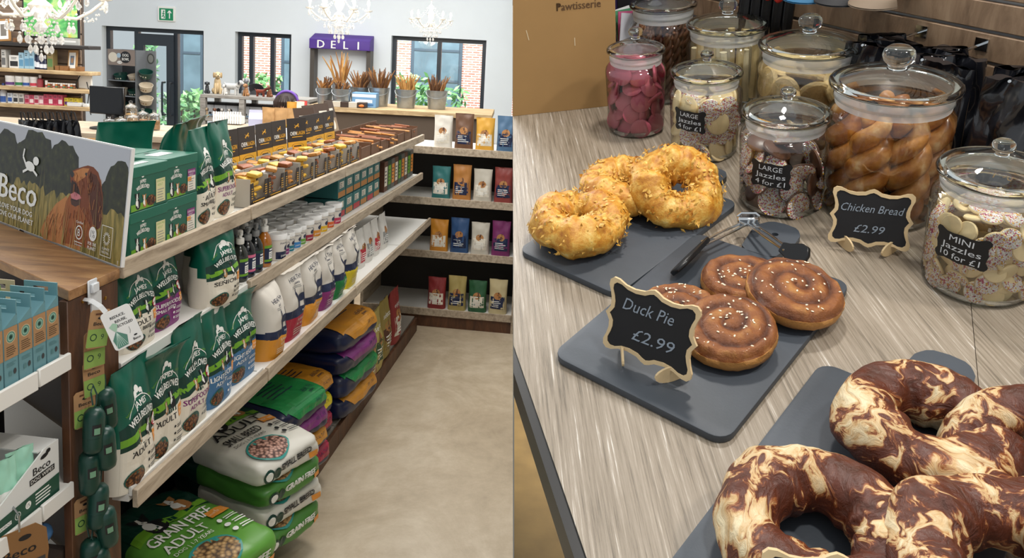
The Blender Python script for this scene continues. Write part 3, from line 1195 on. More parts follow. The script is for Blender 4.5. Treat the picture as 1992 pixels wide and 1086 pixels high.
put_lying(gC, lay(2.18, -.13, ZD, -18, .5), 'lower green sack hidden under the grain free adult sack', GS)
put_lying(gA, lay(2.185, -.155, ZD + .12, -20, .5), 'bright green grain free adult sack lying nearest at the bottom of the shelf', GS)
zz = ZD
for k, (g_, du, dr_, lb) in enumerate([(gC, .03, -20, 'lowest green sack of the second pile beside the bright green sack'), (gB, .03, -24, 'white small breed sack third down in the second pile'), (gC, .02, -21, 'green grain free sack second from top in the second pile'), (gB, 0, -22, 'white small breed sack with pink kibble picture on top of the second pile')]):
    put_lying(g_, lay(2.585 + du, -.145 + .01 * (k % 2), zz, dr_, .5), lb, GS)
    zz += .09


def lying_navy(W, L, Th, seed, colr, txts):
    B = Lying(W, L, Th, seed)
    me = B.mesh([M('#161f42', 0.28), colr], lambda x, y, z: 0)
    A = Art(0.00005, .0018)
    A.poly([(-.84, -.93), (.9, -.93), (.88, .2), (.6, .36), (-.7, .36), (-.76, .1)], colr)
    A.text(txts[0], -.2, .18, .1, K_WHITE, wd=1.0)
    A.text(txts[1], -.3, .02, .1, K_WHITE, wd=.8)
    for q in range(5):
        A.rect(-.5, -.12 - q * .1, .35 - .1 * (q % 2), -.09 - q * .1, K_NAVY)
    A.text('HEALTHY', .45, -.74, .1, K_NAVY, wd=.5, arc=.4)
    A.text('paws', .45, -.84, .07, K_NAVY, wd=.25)
    A.rect(.6, .1, .75, .17, K_WHITE)
    Tm = A.mesh('print', B.top, frange(-1, 1, 19), frange(-1, 1, 19))
    F = Art(0.00005, .0018)
    F.poly([(-.5, -.05), (.9, -.2), (.9, .86), (-.78, .86)], colr)
    F.text('HEALTHY', .45, .45, .3, K_NAVY, wd=.45)
    return me, Tm, F.mesh('end_print', B.fr, frange(-1, 1, 19), frange(-1, 1, 11))


KO, KP_, KG_, KY, KR = M('#d3902a', .35), M('#83307a', .35), M('#1d8a47', .35), M('#e6d21e', .35), M('#a82242', .35)
nv = {k: lying_navy(.33, .46, .105, sd, c, t_) for k, sd, c, t_ in [('green', 91, KG_, ('GRASS FED BRITISH', 'LAMB & BROWN RICE')), ('purple', 92, KP_, ('PUPPY', 'TURKEY')), ('orange', 93, KO, ('BROWN RICE', 'TURKEY')), ('yellow', 94, KY, ('PUPPY', 'CHICKEN')), ('red', 95, KR, ('BEEF', 'RICE'))]}
zz = ZD
for cn, du in [('red', .05), ('orange', .02), ('purple', .02), ('green', 0)]:
    put_lying(nv[cn], lay(2.97 + du, -.045, zz, -10, .46), {'red': 'crimson fronted navy sack at the bottom of the green topped pile', 'orange': 'orange fronted navy sack third down in the green topped pile', 'purple': 'purple fronted navy sack just under the green topped one', 'green': 'green topped navy sack beside the pink kibble sack'}[cn], GS)
    zz += .088
zz = ZD
for cn, du in [('red', .0), ('yellow', .0), ('orange', 0)]:
    put_lying(nv[cn], lay(3.28 + du, .03, zz, -8, .46), {'red': 'crimson fronted navy sack at the bottom of the short pile', 'yellow': 'yellow fronted navy sack in the middle of the short pile', 'orange': 'orange topped navy sack on the short pile behind the green one'}[cn], GS)
    zz += .095
zz = ZD
big = {k: lying_navy(.44, .5, .125, sd, c, t_) for k, sd, c, t_ in [('green', 96, KG_, ('LAMB', 'RICE')), ('purple', 97, KP_, ('PUPPY', 'TURKEY')), ('orange', 98, KO, ('BROWN RICE', 'TURKEY'))]}
for cn, du, lb in [('orange', .02, 'orange fronted large navy sack at the bottom of the tall pile'), ('green', .02, 'green fronted large navy sack third down in the tall pile'), ('purple', .0, 'purple fronted large navy sack second from top of the tall pile'), ('orange', -.01, 'large navy sack with bright orange top on the tall pile')]:
    put_lying(big[cn], lay(3.66 + du, -.05, zz, -6, .5), lb, GS)
    zz += .112
# ================================================================== TOP SHELF: CARTONS AND CHEW BOXES
def face_front(w, y=0.0):
    """art (x, z) in metres on the face y"""
    return lambda x, z, off: Vector((x, y - off, z))


def carton(kind, label, mx, art=True, D_=.115):
    W_, H_ = .166, .112
    o = thing('pouch_carton', label, 'carton', mx, 'green cartons on the top shelf')
    MB().box(0, W_, 0, D_, 0, H_).build('carton_body', M('#0d5b46', .4), o, bevel=.0015)
    MB().box(-.001, W_ + .001, -.0015, D_ + .001, H_ - .026, H_ + .001).build('lid', M('#12654f', .4), o, bevel=.0015)
    A = Art(.00002)
    if art:
        A.rect(.004, .003, .1, .02, K_LIME)
        A.text('JAMES', .055, .075, .009, K_WHITE, wd=.026, arc=.5, bold=True).text('WELLBELOVED', .055, .062, .01, K_WHITE, wd=.056, arc=.9, bold=True)
        A.ell(.055, .088, .006, .005, K_WHITE, 10)
        A.dog(.03, .03, .04, K_BLACK, K_WHITE).dog(.06, .026, .032, K_TAN, K_WHITE)
        A.ell(.09, .02, .02, .014, K_KIB, 18)
        pc = M('#d8d3a4', .5) if kind == 'grain' else M('#e3dccf', .5)
        A.rect(.112, .008, .154, .07, pc)
        if kind == 'grain':
            A.text('GRAIN FREE', .133, .064, .006, K_LIME, wd=.036).text('ADULT', .131, .054, .006, K_LIME, wd=.024)
        else:
            A.rect(.112, .05, .154, .07, K_PURPLE)
            A.text('SUPERFOODS', .133, .062, .006, K_WHITE, wd=.036).text('ADULT', .131, .054, .005, K_WHITE, wd=.022)
            A.rect(.112, .036, .132, .048, K_ORANGE)
        A.lines(.118, .15, .04, 5, .007, .0022, K_GREY)
        A.rect(.148, .088, .158, .1, K_WHITE)
        A.build('print', face_front(W_), o)
    S = Art()
    S.rect(.04, D_ * .4, .12, D_ * .72, K_WHITE).ell(.08, D_ * .88, .012, .005, K_DGREEN)
    S.build('top_label', lambda x, y, off: Vector((x, y, H_ + .0012 + off)), o)
    return o


cs = [(1.908, .02, 0, 'grain', 'green carton at bottom left of the four on the top shelf'), (2.078, .03, 0, 'super', 'green carton with purple panel at bottom right of the four'),
      (1.909, .02, .1135, 'grain', 'green carton stacked upper left next to the landscape board'), (2.082, .03, .1135, 'super', 'green carton with purple panel stacked upper right')]
for u, vv, z, kd, lb in cs:
    carton(kd, lb, G @ Loc(u, vv, ZA + z), True, .058 if u < 2 else .115)
carton('super', 'green carton stacked behind the upper right one', G @ Loc(2.085, .155, ZA + .1135))
carton('grain', 'green carton on the shelf behind the lower right one', G @ Loc(2.085, .155, ZA))

K_CHEW = M('#2b211c', .45)
K_AMB = M('#e0a62a', .4)
K_INB = M('#b5aea2', .7)


def leaping_dog(A, cx, cy, s, m):
    A.ell(cx, cy, .5 * s, .16 * s, m, 12, .3).ell(cx + .42 * s, cy + .3 * s, .2 * s, .14 * s, m, 10)
    A.line([(cx - .4 * s, cy - .1 * s), (cx - .8 * s, cy - .35 * s)], .12 * s, m).line([(cx - .35 * s, cy - .1 * s), (cx - .55 * s, cy - .5 * s)], .12 * s, m)
    A.line([(cx + .3 * s, cy), (cx + .7 * s, cy - .15 * s)], .11 * s, m).line([(cx + .25 * s, cy), (cx + .5 * s, cy - .35 * s)], .11 * s, m)
    A.line([(cx - .45 * s, cy), (cx - .75 * s, cy + .25 * s)], .08 * s, m)


def make_tray(label, mx):
    o = thing('chew_display_box', label, 'display box', mx, 'dark chew boxes on the top shelf')
    W_, D_, Hf, Hb = .134, .086, .08, .085
    t = .002
    # front with cut-out
    pts = [(0, 0), (W_, 0), (W_, Hf), (W_ * .84, Hf), (W_ * .78, Hf * .42), (W_ * .68, Hf * .3), (W_ * .32, Hf * .3), (W_ * .22, Hf * .42), (W_ * .16, Hf), (0, Hf)]
    mb = MB()
    n = len(pts)
    vs = [(x, 0, z) for x, z in pts] + [(x, t, z) for x, z in pts]
    mb.add(vs, [tuple(range(n)), tuple(reversed(range(n, 2 * n)))] + [(k, n + k, n + (k + 1) % n, (k + 1) % n) for k in range(n)])
    mb.build('front_panel', K_CHEW, o)
    MB().box(0, W_, 0, D_, 0, t).build('bottom', K_INB, o)
    for x in (0, W_ - t):
        MB().box(x, x + t, t, D_, t, Hb + .01).build('side_panel', K_INB, o)
    MB().box(0, W_, D_, D_ + t, 0, Hb + .02).build('back_panel', K_INB, o)
    A = Art()
    A.lines(.006, .024, .06, 5, .008, .003, K_AMB).lines(W_ - .024, W_ - .006, .06, 5, .008, .003, K_AMB)
    A.rect(W_ * .2, .015, W_ * .8, .0185, K_AMB).rect(W_ * .25, .007, W_ * .75, .0105, K_AMB).ell(W_ * .15, .017, .003, .003, K_AMB, 8).ell(W_ * .2, .009, .003, .003, K_AMB, 8)
    A.build('print', face_front(W_), o)
    return o


def make_header(label, mx, group):
    o = thing('header_card', label, 'card', mx, group)
    W_, H_ = .128, .14
    MB().box(0, W_, 0, .003, 0, H_).build('card', K_CHEW, o)
    A = Art()
    leaping_dog(A, W_ * .5, H_ * .76, .022, K_AMB)
    A.text('CHEW', W_ * .31, H_ * .53, .016, K_WHITE, wd=.046, bold=True).text('LLAGEN', W_ * .69, H_ * .53, .016, K_AMB, wd=.055, bold=True)
    A.rect(W_ * .22, H_ * .405, W_ * .78, H_ * .43, K_AMB)
    A.rect(0, 0, W_, H_ * .27, K_AMB)
    A.ring(W_ * .5, H_ * .13, .04, .013, .003, K_CHEW, 18).rect(W_ * .3, H_ * .11, W_ * .7, H_ * .15, K_CHEW)
    A.build('print', face_front(W_), o)
    return o


tr0 = hd0 = None
us = [2.568, 2.706, 2.850, 3.000, 3.152, 3.300, 3.447, 3.595]
where = ['nearest the green bags', 'second in the front row', 'third in the front row', 'fourth in the front row', 'fifth in the front row', 'sixth in the front row', 'seventh in the front row', 'last in the front row']
where2 = ['nearest in the rear row', 'second in the rear row', 'third in the rear row', 'fourth in the rear row', 'fifth in the rear row', 'sixth in the rear row', 'seventh in the rear row', 'last in the rear row']
rd = random.Random(4)
K_CH1, K_CH2, K_CH3 = M('#e2b23e', .5, var=.25), M('#9a5426', .45, var=.3), M('#c98a42', .45, var=.25)


def chew_stick(i, tone):
    mb = MB()
    r = random.Random(i)
    pts = [(-.034 + .068 * k / 5, r.uniform(-.003, .003), r.uniform(-.002, .003)) for k in range(6)]
    mb.tube(pts, [.007, .0095, .008, .0095, .008, .007], 7)
    return mb.mesh('chew', tone, smooth=True)


CH = [chew_stick(i, [K_CH1, K_CH2, K_CH3][i % 3]) for i in range(6)]
PK = MB()
PK.box(-.045, .045, -.03, .03, 0, .003)
K_PKT = M('#e9e5dd', .4)


def chew_pack_mesh(tone):
    B = Lying(.062, .04, .016, 2)
    return B.mesh([tone, K_CHEW], lambda x, y, z: 1 if x > .55 else 0)


PKM = [chew_pack_mesh(K_CH1), chew_pack_mesh(K_CH3), chew_pack_mesh(K_CH2), chew_pack_mesh(K_PKT)]
for row, v0 in enumerate((.018, .112)):
    for k, u in enumerate(us):
        mx = G @ Loc(u, v0, ZA + .002)
        lb = 'dark brown chew display box, ' + (where if row == 0 else where2)[k]
        if tr0 is None:
            tr0 = make_tray(lb, mx)
        else:
            dup(tr0, mx, lb)
        # contents
        tone = (k + row) % 3
        for q in range(13):
            zz = .008 + .0066 * q
            m_ = G @ Loc(u + .067 + rd.uniform(-.014, .014), v0 + (.024, .044, .062)[q % 3], ZA + zz + .004) @ Rz(rd.uniform(-28, 28)) @ Rx(rd.uniform(-12, 12))
            if q < 10:
                o = obj('chew_stick', CH[(tone + 3 * (q % 2)) % 6], None, m_)
                tag(o, 'chew stick lying in the dark box ' + (where if row == 0 else where2)[k], 'chew', 'chew sticks in box ' + (where if row == 0 else where2)[k])
            else:
                o = obj('chew_pack', PKM[3 if (q == 10 and k % 3 == 1) else (tone + (q == 11)) % 3], None, m_ @ Loc(0, 0, .004))
                tag(o, 'wrapped chew pack on top of the dark box ' + (where if row == 0 else where2)[k], 'chew pack', 'chew packs in box ' + (where if row == 0 else where2)[k])
for k, u in enumerate([2.59, 2.735, 2.88, 3.03, 3.175, 3.33, 3.475, 3.62, 3.77]):
    mx = G @ Loc(u, .206, ZA + .09) @ Rz(-3 if k != 5 else -16) @ Rx(-4)
    lb = 'dark header card with yellow leaping dog, ' + ORD[k] + ' from the green bags'
    if hd0 is None:
        hd0 = make_header(lb, mx, 'header cards behind the chew boxes')
    else:
        dup(hd0, mx, lb)
# the header cards rise from a second raised row of boxes
for k, u in enumerate([2.56, 2.70, 2.84, 2.99, 3.14, 3.29, 3.44, 3.59, 3.74]):
    o = MB().box(0, .136, 0, .17, 0, .088).build('stock_carton', M('#5a4a3c', .6), None, G @ Loc(u + .02, .222, ZA + .001), bevel=.002)
    tag(o, 'plain brown stock carton under the ' + ORD[k] + ' header card', 'carton', 'stock cartons behind the chew boxes')

# far part of the top shelf: brown boxes with dark sticks
K_BOXB = M('#6b4a33', .6, var=.15)
for k in range(7):
    u = 3.80 + k * .17
    o = thing('treat_tray', 'brown treat tray number ' + ORD[k] + ' along the far end of the top shelf', 'tray', G @ Loc(u, .03, ZA + .001), 'treat trays on the far top shelf')
    mb = MB()
    mb.box(0, .155, 0, .003, 0, .06).box(0, .155, .27, .273, 0, .09).box(0, .003, 0, .27, 0, .07).box(.152, .155, 0, .27, 0, .07).box(0, .155, 0, .27, 0, .003)
    mb.build('tray_body', K_BOXB, o)
    mb = MB()
    for q in range(14):
        x, y = rd.uniform(.02, .135), rd.uniform(.03, .25)
        a = rd.uniform(-.6, .6)
        mb.tube([(x - .05 * math.sin(a) * .3, y - .05, .03 + .003 * q), (x + .05 * math.sin(a) * .3, y + .05, .035 + .003 * q)], .006, 6)
    stuff(mb.build('dried_chews', [K_CH2, K_CH3][k % 2], o, smooth=True))
for k, (u, vv, rz) in enumerate([(3.95, .40, -25), (4.15, .42, -5), (4.32, .42, -12), (4.52, .43, 0)]):
    mx = G @ Loc(u, vv, ZA + .03) @ Rz(rz) @ Rx(-16)
    o = thing('header_card', 'brown photo header card, ' + ORD[k] + ' along the far trays', 'card', mx, 'brown header cards on the far trays')
    MB().box(0, .14, 0, .004, 0, .2).build('card', M('#4a372b', .5), o)
    A = Art()
    A.rect(.01, .02, .13, .1, M('#9a8468', .5)).rect(.03, .145, .11, .158, K_CREAM).ell(.07, .06, .03, .03, K_CREAM)
    A.build('print', face_front(.14), o)

# ================================================================== MIDDLE SHELF: PUMP BOTTLES AND TUBS
K_PUMP = M('#8d8f90', .4)


def pump_bottle(liquid, band, label, mx, sc_=1.0, pale=False):
    o = thing('pump_bottle', label, 'bottle', mx, 'pump bottles on the middle shelf')
    r = .026
    prof = [(0, 0), (r * .92, 0), (r, .004), (r, .088), (r * .96, .098), (r * .7, .114), (r * .42, .124), (r * .42, .13)]
    m_ = M(liquid, .12, coat=.3) if liquid != 'amber' else M('#b0691c', .1, coat=.5)
    MB().lathe(prof, 20, 0, cap=False).build('bottle_body', m_, o, smooth=True)
    A = Art(.00004)
    for (z0, z1, c) in [(.014, .07, K_NAVY), (.07, .08, band), (.02, .028, band)]:
        A.rect(-1.15, z0, 1.15, z1, c)
    A.rect(-.45, .061, .45, .066, K_WHITE)
    A.rect(-.5, .03, .55, .056, K_WHITE).lines(-.4, .4, .048, 3, .006, .002, K_NAVY)
    A.build('label', lambda x, z, off: Vector(((r + off) * math.sin(x), -(r + off) * math.cos(x), z)), o, frange(-1.2, 1.2, 9))
    mb = MB().lathe([(.012, .128), (.0135, .13), (.0135, .148), (.006, .15), (.005, .156), (.009, .158), (.0095, .172), (.008, .176), (0, .176)], 16)
    mb.tube([(0, 0, .168), (-.02, -.012, .168), (-.028, -.017, .163)], [.006, .005, .004], 8)
    mb.build('pump', K_WHITE if pale else K_PUMP, o, smooth=True)
    o.scale = (sc_, sc_, sc_)
    return o


pb = [(2.562, .05, '#2c2f2a', K_LIME, 'pump bottle with green band and pale pump, nearest the dog food bags', True), (2.618, .05, '#15161a', K_PINK, 'dark pump bottle with pink band in the front row', False),
      (2.678, .05, '#15181a', M('#234a3d', .4), 'dark pump bottle with no bright band in the front row', False), (2.752, .05, 'amber', K_LIME, 'amber pump bottle with green band beside the round tub', True),
      (2.60, .13, '#15161a', K_PINK, 'dark pump bottle in the second row behind the pink banded one', False), (2.68, .13, '#17191c', M('#234a3d', .4), 'dark pump bottle in the second row behind the plain one', False),
      (2.77, .135, '#1a2230', K_BLUE, 'navy pump bottle in the second row behind the amber one', True), (2.845, .12, '#44505a', K_BLUE, 'grey blue pump bottle behind the round tub', False)]
for u, vv, li, bd, lb, pale in pb:
    pump_bottle(li, bd, lb, G @ Loc(u, vv, ZB + .001), .98, pale)


def tub(r, h, colr, label, mx, grp='supplement tubs on the middle shelf', txt='HEALTHY'):
    o = thing('supplement_tub', label, 'tub', mx, grp)
    MB().lathe([(0, 0), (r * .88, 0), (r * .92, .003), (r, h * .8), (r, h * .82)], 22, cap=False).build('tub_body', M('#e6e0d6', .4), o, smooth=True)
    MB().lathe([(r * 1.0, h * .79), (r * 1.07, h * .8), (r * 1.07, h * .96), (r * 1.02, h), (r * .9, h), (r * .88, h * .97), (0, h * .97)], 22, cap=False).build('lid', M('#f1f0ee', .35), o, smooth=True)
    A = Art(.00004)
    rr = lambda z: r * (.92 + .08 * z / (h * .8))
    A.rect(-1.3, h * .06, 1.3, h * .34, colr)
    A.ell(.05, h * .46, .35, h * .1, K_NAVY, 12).ell(.35, h * .56, .16, h * .07, K_NAVY, 10)
    A.text(txt, -.3, h * .66, h * .07, K_NAVY, wd=1.0)
    A.text('paws', -.3, h * .2, h * .1, K_WHITE, wd=.8)
    A.build('label', lambda x, z, off: Vector(((rr(z) + off) * math.sin(x), -(rr(z) + off) * math.cos(x), z)), o, frange(-1.3, 1.3, 9))
    return o


tcol = ['#8a2f74', '#1f7a8c', '#3d86c6', '#6aa53c', '#9b1f3d', '#d9902d', '#e0b51f', '#d8652c', '#c0385a']
tn = ['purple', 'teal', 'blue', 'lime', 'crimson', 'orange', 'yellow', 'coral', 'rose']
tu = [2.915, 2.962, 3.02, 3.078, 3.142, 3.222, 3.308, 3.39, 3.475]
tr_ = [.025, .025, .029, .026, .033, .035, .033, .034, .036]
th_ = [.076, .078, .082, .078, .088, .092, .09, .092, .096]
tub(.034, .098, K_NAVY, 'round dark blue labelled tub between the amber bottle and white tubs', G @ Loc(2.85, .045, ZB + .001), txt='PAWS')
for k in range(9):
    tub(tr_[k], th_[k], M(tcol[k], .4), 'white lidded tub with ' + tn[k] + ' label in the front row', G @ Loc(tu[k], .05, ZB + .001) @ Rz(-12))
tb = None
for row in range(3):
    for k in range(7):
        u = 2.95 + k * .085 + row * .012
        lb = 'white lidded tub in the ' + ['second', 'third', 'fourth'][row] + ' row behind the ' + tn[min(8, k + 1)] + ' labelled one'
        mx = G @ Loc(u, .128 + row * .08, ZB + .001)
        if tb is None:
            tb = tub(.033, .088, K_GREY, lb, mx)
        else:
            dup(tb, mx, lb)
# boxes beyond the tubs
for k in range(6):
    u = 3.56 + k * .115
    for j in range(2):
        lv = ['lower', 'upper'][j]
        o = thing('treat_box', 'teal and orange treat box, ' + ORD[k] + ' beyond the tubs, ' + lv + ' one', 'box', G @ Loc(u, .06, ZB + .001 + j * .095), 'teal boxes beyond the tubs')
        MB().box(0, .105, 0, .16, 0, .09).build('box_body', M('#2f6f6e', .5), o, bevel=.001)
        A = Art().rect(.003, .003, .102, .03, [M('#b77b3c', .5), K_RED][j == 0 and k % 2 == 0]).rect(.02, .045, .08, .075, K_CREAM).lines(.025, .07, .065, 3, .008, .003, K_DGREY)
        A.build('print', face_front(.1), o)
# dark boxes on the far lower shelves, cross unit goods
for k in range(9):
    o = thing('treat_box', 'tall dark box ' + ORD[k] + ' on the far middle shelf', 'box', G @ Loc(4.3 + k * .075, .05, ZB + .001), 'dark boxes on the far middle shelf')
    MB().box(0, .07, 0, .12, 0, .17).build('box_body', [K_BROWN, K_DGREEN, M('#5b5a57', .5)][k % 3], o, bevel=.001)
    Art().rect(.008, .03, .062, .14, [K_CREAM, K_LIME, K_ORANGE][k % 3]).lines(.014, .05, .11, 4, .02, .007, K_DGREY).build('print', face_front(.07), o)
cx_ = G @ Loc(5.12, 0, 0)
for lv, z in enumerate((.121, .521, .881, 1.221)):
    for k in range(4):
        c_ = [['#8b2f2f', '#b3a062', '#2c5b3a', '#c9b98e'], ['#c8862d', '#2f4f7a', '#c9c2b3', '#7a2e63'], ['#2f6f6e', '#b77b3c', '#c9c2b3', '#8a3a34'], ['#d8d2c6', '#6b4a33', '#d9a23a', '#4c6d8c']][lv][k]
        mx = cx_ @ Loc(.05, -.10 - k * .14, z) @ Rz(-90)
        put_bag(pouch(.125, .07, .22 + .02 * (k % 2), M(c_, .45), [K_CREAM, K_NAVY][k % 2], 120 + lv * 5 + k, None), mx, ['bottom', 'second', 'third', 'top'][lv] + ' shelf of the cross unit, ' + ORD[k] + ' treat pouch from the aisle corner', 'pouches on the cross unit', 'treat_pouch', 'pouch')

# ================================================================== END DISPLAY UNIT
EV = Vector((math.sin(math.radians(29)), math.cos(math.radians(29)), 0))   # along the end face
eu = thing('end_display_unit', 'dark wood end display with oak top and white metal shelves', 'display unit', G @ Loc(1.652, 0, 0))
e2 = (EV.x * .8, EV.y * .8)
mb = MB()
mb.prism([(0, -.004), (.178, -.004), (.178 + e2[0], e2[1]), (e2[0], e2[1])], 1.278, 1.302)
mb.build('top_board', W_TOP, eu, bevel=.0015)
MB().box(0, .176, 0, .02, 0, 1.277).build('side_panel', W_DARK, eu, bevel=.0015)
MB().prism([(.14, .021), (.16, .021), (.16 + e2[0], e2[1]), (.14 + e2[0], e2[1])], 0, 1.277).build('back_panel', M('#2b211b', .7), eu)
for (z, nm) in ((1.157, 0), (.86, 1), (.52, 2)):
    MB().prism([(-.75, .0), (-.004, .0), (.13, .03), (.13 + e2[0] * .75, e2[1] * .75), (-.75 + e2[0] * .2, .6)], z - .012, z).build('shelf', K_SHELF, eu)
    MB().box(-.75, -.1, -.008, .0, z - .034, z + .006).build('shelf_lip', K_SHELF, eu, bevel=.002)
    MB().box(-.098, -.002, -.009, .0, z - .03, z + .008).build('shelf_lip', K_SHELF, eu, bevel=.002)
for (x, z) in ((.165, 1.285), (.128, 1.245), (.05, 1.262)):
    mb = MB()
    mb.mx = Loc(x, 0, z) @ Rx(90)
    mb.lathe([(.0045, 0), (.0045, .001), (.002, .0025), (0, .0025)], 12)
    mb.build('screw', M('#b3873b', .3, metal=1), eu)
MB().box(.075, .11, -.0035, 0, 1.05, 1.27).build('hook_strip', M('#cfd2d4', .35), eu)

MB().box(-.75, .125, .262, .275, 0, 1.2).build('shade_panel', M('#1d1815', .8), eu)  # added near-black sheet, stands in for the shade between the end shelves
o = MB().box(-.07, .07, -.05, .1, 0, .175).build('stock_carton', M('#3a2f28', .7), None, G @ Loc(1.60, .075, .5205))
tag(o, 'dark stock carton on the lowest end shelf under the blue toy', 'carton')
# landscape display board
LB = .95
bo = thing('display_board', 'large printed board with red setter in tall grass standing on the end display', 'sign', G @ Loc(1.832, -.006, 1.3035) @ Rz(-math.degrees(math.atan2(EV.x, EV.y)) + 90 + 180) @ Loc(-LB, 0, 0) @ Rx(-6))
BH = .285
MB().box(0, LB, 0, .008, 0, BH).build('board', M('#e7e6e4', .4), bo)
m, nt, b = mat_new('grass_field_print')
n_ = tex(nt, 'Noise', 9, coords(nt, (9, 1, 1.6), (0, .25, 0)), Detail=6.0, Distortion=.6)
nt.links.new(ramp(nt, n_.outputs['Fac'], [(.3, '#4f4d1b'), (.5, '#8b7b36'), (.7, '#b39a55')]), b.inputs['Base Color'])
K_GRASSP = m
m, nt, b = mat_new('tree_print')
n_ = tex(nt, 'Noise', 45, coords(nt), Detail=5.0)
nt.links.new(ramp(nt, n_.outputs['Fac'], [(.35, '#10140a'), (.6, '#2b3014'), (.75, '#4a4b22')]), b.inputs['Base Color'])
K_TREEP = m
m, nt, b = mat_new('setter_print')
n_ = tex(nt, 'Noise', 14, coords(nt, (5, 1, 1), (0, -.4, 0)), Detail=5.0, Distortion=.5)
nt.links.new(ramp(nt, n_.outputs['Fac'], [(.3, '#4a1f0c'), (.5, '#8a4520'), (.72, '#c07a45')]), b.inputs['Base Color'])
K_SETP = m
A = Art(.000012)
A.rect(0, 0, LB - .005, BH - .006, M('#b9bcc4', .5))
q = lambda d: LB - d      # distance from the right edge
for d, z, rx, rz in [(.04, .17, .075, .075), (.08, .15, .05, .05), (.0, .16, .05, .05), (.32, .17, .09, .095), (.26, .14, .06, .06), (.38, .15, .07, .07), (.48, .16, .12, .12), (.56, .15, .1, .09), (.66, .16, .1, .1), (.8, .15, .13, .09)]:
    pts = []
    rg = random.Random(int(d * 100))
    for k in range(28):
        a = 2 * PI * k / 28
        s = 1 + rg.uniform(-.08, .08)
        pts.append((min(LB - .005, max(0, q(d) + rx * s * math.cos(a))), min(BH - .008, z + rz * s * math.sin(a))))
    A.poly(pts, K_TREEP)
gp = [(0, 0), (LB - .005, 0)]
rg = random.Random(3)
for k in range(60):
    gp.append((LB - .005 - (LB - .005) * k / 59, .125 + rg.uniform(-.016, .016)))
A.poly(gp, K_GRASSP)
# dog: head raised to the left with open mouth, long ears, chest in the grass
def bp(px, py):
    f = (464 + .267 * px - py) / (202 + .096 * px)
    return (LB - .565 * (243 - px) / 243 * (1 + .08 * (px / 243 - .5)), .283 * f)


K_F1, K_F2, K_F3, K_F4 = M('#7a3a18', .6), M('#9c5527', .6), M('#c07d45', .6), M('#52240f', .6)
A.poly([bp(*p) for p in [(60, 470), (75, 440), (95, 415), (118, 400), (128, 418), (130, 450), (150, 470), (160, 505), (70, 485)]], K_F3)
A.poly([bp(*p) for p in [(118, 410), (132, 385), (150, 380), (178, 400), (186, 440), (184, 500), (120, 492), (112, 450)]], K_F2)
A.poly([bp(*p) for p in [(122, 358), (127, 350), (136, 346), (148, 342), (160, 339), (172, 342), (183, 352), (191, 372), (197, 405), (200, 440), (197, 458), (190, 462), (184, 452), (176, 458), (166, 440), (150, 420), (140, 402), (133, 385), (125, 372)]], K_F1)
A.poly([bp(*p) for p in [(166, 352), (180, 358), (190, 378), (197, 410), (199, 445), (193, 462), (182, 452), (172, 420), (164, 385)]], K_F4)
A.poly([bp(*p) for p in [(128, 352), (150, 344), (164, 345), (156, 362), (140, 372), (132, 368)]], K_F3)
A.poly([bp(*p) for p in [(127, 368), (138, 374), (146, 388), (150, 402), (142, 414), (130, 410), (127, 392)]], M('#2a100a', .6))
A.poly([bp(*p) for p in [(127, 396), (136, 391), (148, 397), (152, 403), (142, 407), (130, 404)]], M('#c8737a', .5))
A.poly([bp(*p) for p in [(128, 406), (142, 410), (151, 405), (150, 416), (140, 420), (131, 416)]], M('#4a2a20', .6))
A.ell(*bp(127, 357), .010, .008, K_BLACK, 12).ell(*bp(158, 356), .006, .004, K_BLACK, 10)
for k in range(150):
    px, py = rg.choice([(rg.uniform(165, 197), rg.uniform(360, 440)), (rg.uniform(72, 125), rg.uniform(420, 470)), (rg.uniform(125, 175), rg.uniform(415, 480)), (rg.uniform(132, 172), rg.uniform(342, 385))])
    ln = rg.uniform(8, 20)
    dx = rg.uniform(-3, 4) - (4 if px < 125 else 0)
    A.line([bp(px, py), bp(px + dx, py + ln)], rg.uniform(.0008, .002), [K_F1, K_F2, K_F3, K_F4, K_F3][k % 5])
for k in range(70):
    d = rg.uniform(.0, LB)
    x = q(d)
    h = rg.uniform(.05, .15) if k % 6 else rg.uniform(.15, .21)
    l_ = rg.uniform(-.02, .02)
    if 0.01 < x < LB - .03:
        A.poly([(x - .0012, .0), (x + .0012, .0), (min(LB - .006, x + l_), h)], [M('#a8934f', .5), M('#77712d', .5), M('#c2b06c', .5)][k % 3])
A.text('Beco', q(.565), .105, .068, K_WHITE, wd=.23, bold=True)
A.ell(q(.50), .178, .028, .013, K_WHITE, 14, -.1).ell(q(.468), .196, .017, .012, K_WHITE, 12)
A.line([(q(.52), .175), (q(.545), .2), (q(.54), .222)], .007, K_WHITE).line([(q(.485), .172), (q(.455), .158)], .007, K_WHITE).line([(q(.51), .17), (q(.54), .158)], .007, K_WHITE)
A.text('LOVE YOUR DOG', q(.565), .05, .014, K_WHITE, wd=.2, bold=True).text('LOVE OUR PLANET', q(.565), .028, .014, K_WHITE, wd=.22, bold=True)
A.ring(q(.205), .047, .018, .018, .003, K_WHITE).text('B', q(.205), .047, .018, K_WHITE).text('Certified', q(.205), .073, .006, K_WHITE, wd=.035).rect(q(.225), .021, q(.185), .023, K_WHITE).text('Corporation', q(.205), .016, .005, K_WHITE, wd=.036)
A.ell(q(.137), .055, .018, .018, K_WHITE).text('1%', q(.137), .055, .018, K_TREEP, wd=.02).text('FOR THE', q(.137), .03, .008, K_WHITE, wd=.04, bold=True).text('PLANET', q(.137), .019, .008, K_WHITE, wd=.04, bold=True)
A.line([(q(.095), .012), (q(.045), .012), (q(.045), .085), (q(.095), .085), (q(.095), .012)], .0015, K_WHITE)
